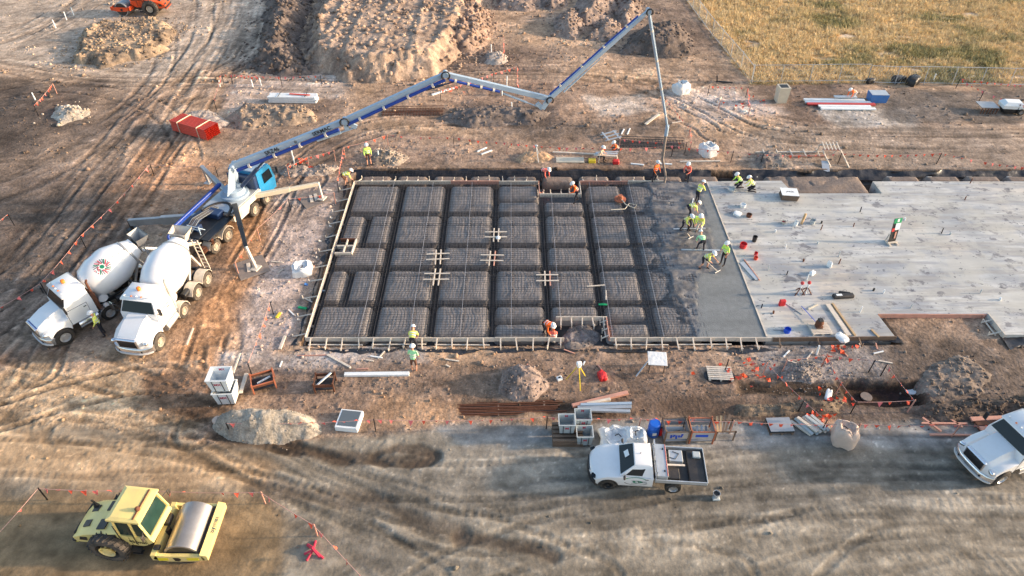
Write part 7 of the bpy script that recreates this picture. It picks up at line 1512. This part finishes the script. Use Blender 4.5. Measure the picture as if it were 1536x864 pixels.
bunting([(515, 222), (505, 272)], 'pink bunting strand by the back corner of the left form', .5); bunting([(500, 290), (432, 300), (385, 345), (352, 395)], 'pink rope on the pump side of the left form', 1.6); bunting([(405, 455), (372, 548)], 'bunting rope between pump and stacked tubs', .7)
bunting([(430, 252), (460, 236), (500, 226)], 'orange bunting sagging behind the pump cab', .5); bunting([(1064, 128), (1122, 130), (1125, 160)], 'bunting around the pale patch by the bin', .55); bunting([(1080, 150), (1125, 160)], 'low bunting in front of the cream bin', .6)
bunting([(1440, 118), (1600, 130)], 'bunting in front of the paddock fence', .55); bunting([(1440, 118), (1475, 138), (1530, 158), (1600, 165)], 'bunting around the grey steel grate', .6)
bunting([(1092, 540), (1150, 545), (1205, 600), (1240, 630)], 'bunting line slanting from the pallet to the plank stack', .55); bunting([(1180, 540), (1240, 532), (1312, 540)], 'bunting in front of the grey slab edge', .5); bunting([(1330, 546), (1372, 600), (1285, 602), (1262, 572)], 'bunting guarding the open pit', .5); bunting([(1240, 532), (1262, 572)], 'short bunting strand from slab to pit', .45)
bunting([(320, 150), (332, 112), (420, 116)], 'faint bunting beside the red pipe bundle', .6); bunting([(50, 158), (78, 125)], 'bunting strand by the pale sand heap', .4); bunting([(-20, 345), (12, 322)], 'short bunting strand at the churned bank', .4); bunting([(660, 136), (740, 110), (776, 100), (776, 128)], 'bunting below the boom elbow', .5); bunting([(716, 55), (755, 56), (756, 80)], 'bunting square round the pale gravel heap', .6); bunting([(345, 112), (480, 114)], 'pink bunting along the far track', .7)
# orange barrier netting tangles
def netting(px, label, n=16, spread=.8, seed=1):
    r = random.Random(seed); p = at(px); t = thing('barrier_netting', label, 'netting', p)
    for k in range(n):
        b = MB(); x, y = r.gauss(0, spread), r.gauss(0, spread * .6); z = hz(p[0] + x, p[1] + y) - p[2]; s = r.uniform(.06, .17); a = r.uniform(0, 6)
        b.add([(x + s * math.cos(a + q), y + s * math.sin(a + q), z + .03 + r.uniform(0, .22)) for q in (0, 1.3, 2.8, 4.4)], [(0, 1, 2), (0, 2, 3)]); b.build('scrap', 'flag' if k % 2 else 'mesh_orange', t)
netting((1118, 562), 'tangled orange bunting heap beside the timber pallet', 26, .8, 2); netting((452, 246), 'orange netting slumped behind the pump cab', 12, .5, 3); netting((1225, 628), 'orange flags piled behind the plank stack', 14, .7, 4); netting((1245, 600), 'pink flags fallen beside the torn white bag', 10, .5, 5); netting((690, 133), 'orange flags scattered below the boom knee', 12, .9, 6); netting((1262, 525), 'loose orange flags at the slab corner', 10, .6, 7); netting((1130, 155), 'pink netting scraps in front of the bin', 8, .8, 8)
# ---------------- paddock fence ----------------
def fence(px, label, h=1.7):
    P = [Vector(at(p)) for p in px]
    for i in range(len(P) - 1):
        a, c = P[i], P[i + 1]; l = (c - a).length; n = max(2, int(l / 2.4)); t = thing('fence', label[i], 'fence', a)
        lean = V(-.10, .25, 0)
        for k in range(n + 1):
            p = a + (c - a) * (k / n); p.z = hz(p.x, p.y); b = MB(); b.cyl(p - a - V(0, 0, .1), p - a + V(0, 0, h) + lean * .5, .036, n=6); b.build('post', 'galv', t)
        for z in (.15, h - .03): b = MB(); b.tube([a + (c - a) * f - a + V(0, 0, hz(*(a + (c - a) * f)[:2]) - a.z + z) + lean * (.5 * z / h) for f in np.linspace(0, 1, n + 1)], .024, 5); b.build('rail', 'galv', t)
        b = MB(); d = (c - a).normalized(); m_ = int(l / .3)
        for k in range(m_):
            f = k * .3
            for s in (-1, 1):
                p0 = d * f; p1 = d * min(l, max(0, f + s * h * .6)); b.bar(p0 + V(0, 0, .12), p1 + V(0, 0, h - .06) + lean * .5, .008)
        b.build('wire_mesh', 'galv', t, kind='stuff')
p2 = (1022, -10); fence([p2, (1068, 54), (1127, 123)], ['slanting stretch of wire fence furthest along the paddock', 'slanting stretch of wire fence running up to the paddock corner'])
fence([(1128, 124), (1300, 125), (1600, 129)], ['straight wire fence of the paddock behind the bin and panels', 'straight wire fence of the paddock behind the generator'])
# ---------------- dry grass ----------------
def grass(N=46000):
    x = rng.uniform(12, 74, N * 3); y = rng.uniform(60, 112, N * 3); i = np.clip(np.searchsorted(XS, x) - 1, 0, len(XS) - 2); j = np.clip(np.searchsorted(YS, y) - 1, 0, len(YS) - 2)
    pn = fbm(x / 3.5, y / 1.6, 4, 71); k = (FM[j, i] > .7 * rng.random(N * 3)) & (pn < .5) & (rng.random(N * 3) < .55 + .4 * fbm(x / 2, y / 2, 3, 88)); x = x[k][:N]; y = y[k][:N]; n = len(x); z = hzs(x, y)
    g = fbm(x / 6, y / 4, 4, 61) + rng.normal(0, .12, n); base = mix(np.zeros((n, 3)) + L(238, 212, 164), L(164, 156, 108), ss(.08, .5, g)); base = mix(base, L(224, 200, 146), (rng.random(n) < .25) * .8) * rng.uniform(.75, 1.15, n)[:, None]
    nb = 7; Vv = np.zeros((n, nb, 3, 3)); a = rng.uniform(0, 2 * np.pi, (n, nb)); hh = rng.uniform(.12, .46, (n, nb)) * rng.uniform(.6, 1.3, n)[:, None]; out = rng.uniform(.05, .38, (n, nb)); wd = .026
    px = x[:, None] + np.cos(a) * .12; py = y[:, None] + np.sin(a) * .12; tx = -np.sin(a); ty = np.cos(a)
    Vv[..., 0, 0] = px - tx * wd; Vv[..., 0, 1] = py - ty * wd; Vv[..., 0, 2] = z[:, None] - .03
    Vv[..., 1, 0] = px + tx * wd; Vv[..., 1, 1] = py + ty * wd; Vv[..., 1, 2] = z[:, None] - .03
    Vv[..., 2, 0] = px + np.cos(a) * out; Vv[..., 2, 1] = py + np.sin(a) * out; Vv[..., 2, 2] = z[:, None] + hh
    me = bpy.data.meshes.new('dry_grass'); co_ = Vv.reshape(-1, 3); me.vertices.add(len(co_)); me.vertices.foreach_set('co', co_.astype(np.float32).ravel()); q = np.arange(len(co_)).astype(np.int32); me.loops.add(len(q)); me.loops.foreach_set('vertex_index', q); me.polygons.add(len(q) // 3); me.polygons.foreach_set('loop_start', np.arange(0, len(q), 3).astype(np.int32)); me.update(calc_edges=True)
    at_ = me.color_attributes.new('Col', 'FLOAT_COLOR', 'POINT'); c_ = np.ones((len(co_), 4), np.float32); c_[:, :3] = np.repeat(base, nb * 3, 0); at_.data.foreach_set('color', c_.ravel()); me.materials.append(M_('grass')); link('dry_grass', me, kind='stuff', label='dry golden grass tufts covering the paddock', cat='grass')
grass()
# ---------------- loose clods and stones ----------------
def clods():
    g = (1 + 5 ** .5) / 2; iv = np.array([(-1, g, 0), (1, g, 0), (-1, -g, 0), (1, -g, 0), (0, -1, g), (0, 1, g), (0, -1, -g), (0, 1, -g), (g, 0, -1), (g, 0, 1), (-g, 0, -1), (-g, 0, 1)]) / 1.9
    fc = np.array([(0, 11, 5), (0, 5, 1), (0, 1, 7), (0, 7, 10), (0, 10, 11), (1, 5, 9), (5, 11, 4), (11, 10, 2), (10, 7, 6), (7, 1, 8), (3, 9, 4), (3, 4, 2), (3, 2, 6), (3, 6, 8), (3, 8, 9), (4, 9, 5), (2, 4, 11), (6, 2, 10), (8, 6, 7), (9, 8, 1)])
    A = list(CLODS); N = 26000; x = rng.uniform(-60, 60, N); y = 13 + 72 * rng.random(N) ** 1.2; i = np.clip(np.searchsorted(XS, x) - 1, 0, len(XS) - 2); j = np.clip(np.searchsorted(YS, y) - 1, 0, len(YS) - 2)
    d = ss(-.25, .45, n2[j, i] + .3 * n1[j, i]) * ROUGH[j, i] * (1 - FM[j, i]) * (1 - .85 * ROADM[j, i]); keep = (rng.random(N) < d) & (Hh[j, i] > -.3) & (sdist(GW(BED), x, y) < -.1)
    for a, c, e, f in zip(x[keep], y[keep], j[keep], i[keep]): A.append((a, c, hz(a, c), min(.11, .018 + rng.exponential(.02)) * (1 + c / 60), C[e, f] * rng.uniform(.75, 1.12)))
    for a, c in zip(rng.uniform(400, 1340, 2200), rng.uniform(516, 600, 2200)):
        p = G(a, c); x_, y_ = p[0], p[1]; z_ = hz(x_, y_)
        if z_ > -.2: A.append((x_, y_, z_, .013 + rng.exponential(.013), np.array(L(140, 126, 114)) * rng.uniform(.5, 1.2)))
    for a, c in zip(rng.uniform(385, 520, 900), rng.uniform(300, 516, 900)):
        p = G(a, c); z_ = hz(p[0], p[1])
        if p[0] < XL - .4: A.append((p[0], p[1], z_, .02 + rng.exponential(.02), np.array(L(160, 150, 144)) * rng.uniform(.6, 1.2)))
    n = len(A); P = np.array([a[:4] for a in A]); K = np.array([a[4] for a in A]); sc_ = rng.uniform(.6, 1.2, (n, 12, 1)); an = rng.uniform(.7, 1.3, (n, 1, 3)) * np.array((1, 1, .75)); rot = rng.uniform(0, 6.28, n); c_, s_ = np.cos(rot), np.sin(rot)
    vv = iv[None] * sc_ * an * P[:, 3][:, None, None]; vx = vv[..., 0] * c_[:, None] - vv[..., 1] * s_[:, None]; vy = vv[..., 0] * s_[:, None] + vv[..., 1] * c_[:, None]
    vv = np.stack([vx + P[:, 0][:, None], vy + P[:, 1][:, None], vv[..., 2] + P[:, 2][:, None] + P[:, 3][:, None] * .25], -1).reshape(-1, 3); ff = (fc[None] + 12 * np.arange(n)[:, None, None]).reshape(-1).astype(np.int32)
    me = bpy.data.meshes.new('soil_clods'); me.vertices.add(len(vv)); me.vertices.foreach_set('co', vv.astype(np.float32).ravel()); me.loops.add(len(ff)); me.loops.foreach_set('vertex_index', ff); me.polygons.add(len(ff) // 3); me.polygons.foreach_set('loop_start', np.arange(0, len(ff), 3).astype(np.int32)); me.update(calc_edges=True)
    at_ = me.color_attributes.new('Col', 'FLOAT_COLOR', 'POINT'); q = np.ones((len(vv), 4), np.float32); q[:, :3] = np.clip(np.repeat(K, 12, 0), .02, .7); at_.data.foreach_set('color', q.ravel()); me.materials.append(M_('clod')); link('soil_clods', me, kind='stuff', label='loose soil clods and stones scattered over the site', cat='clods')
clods()
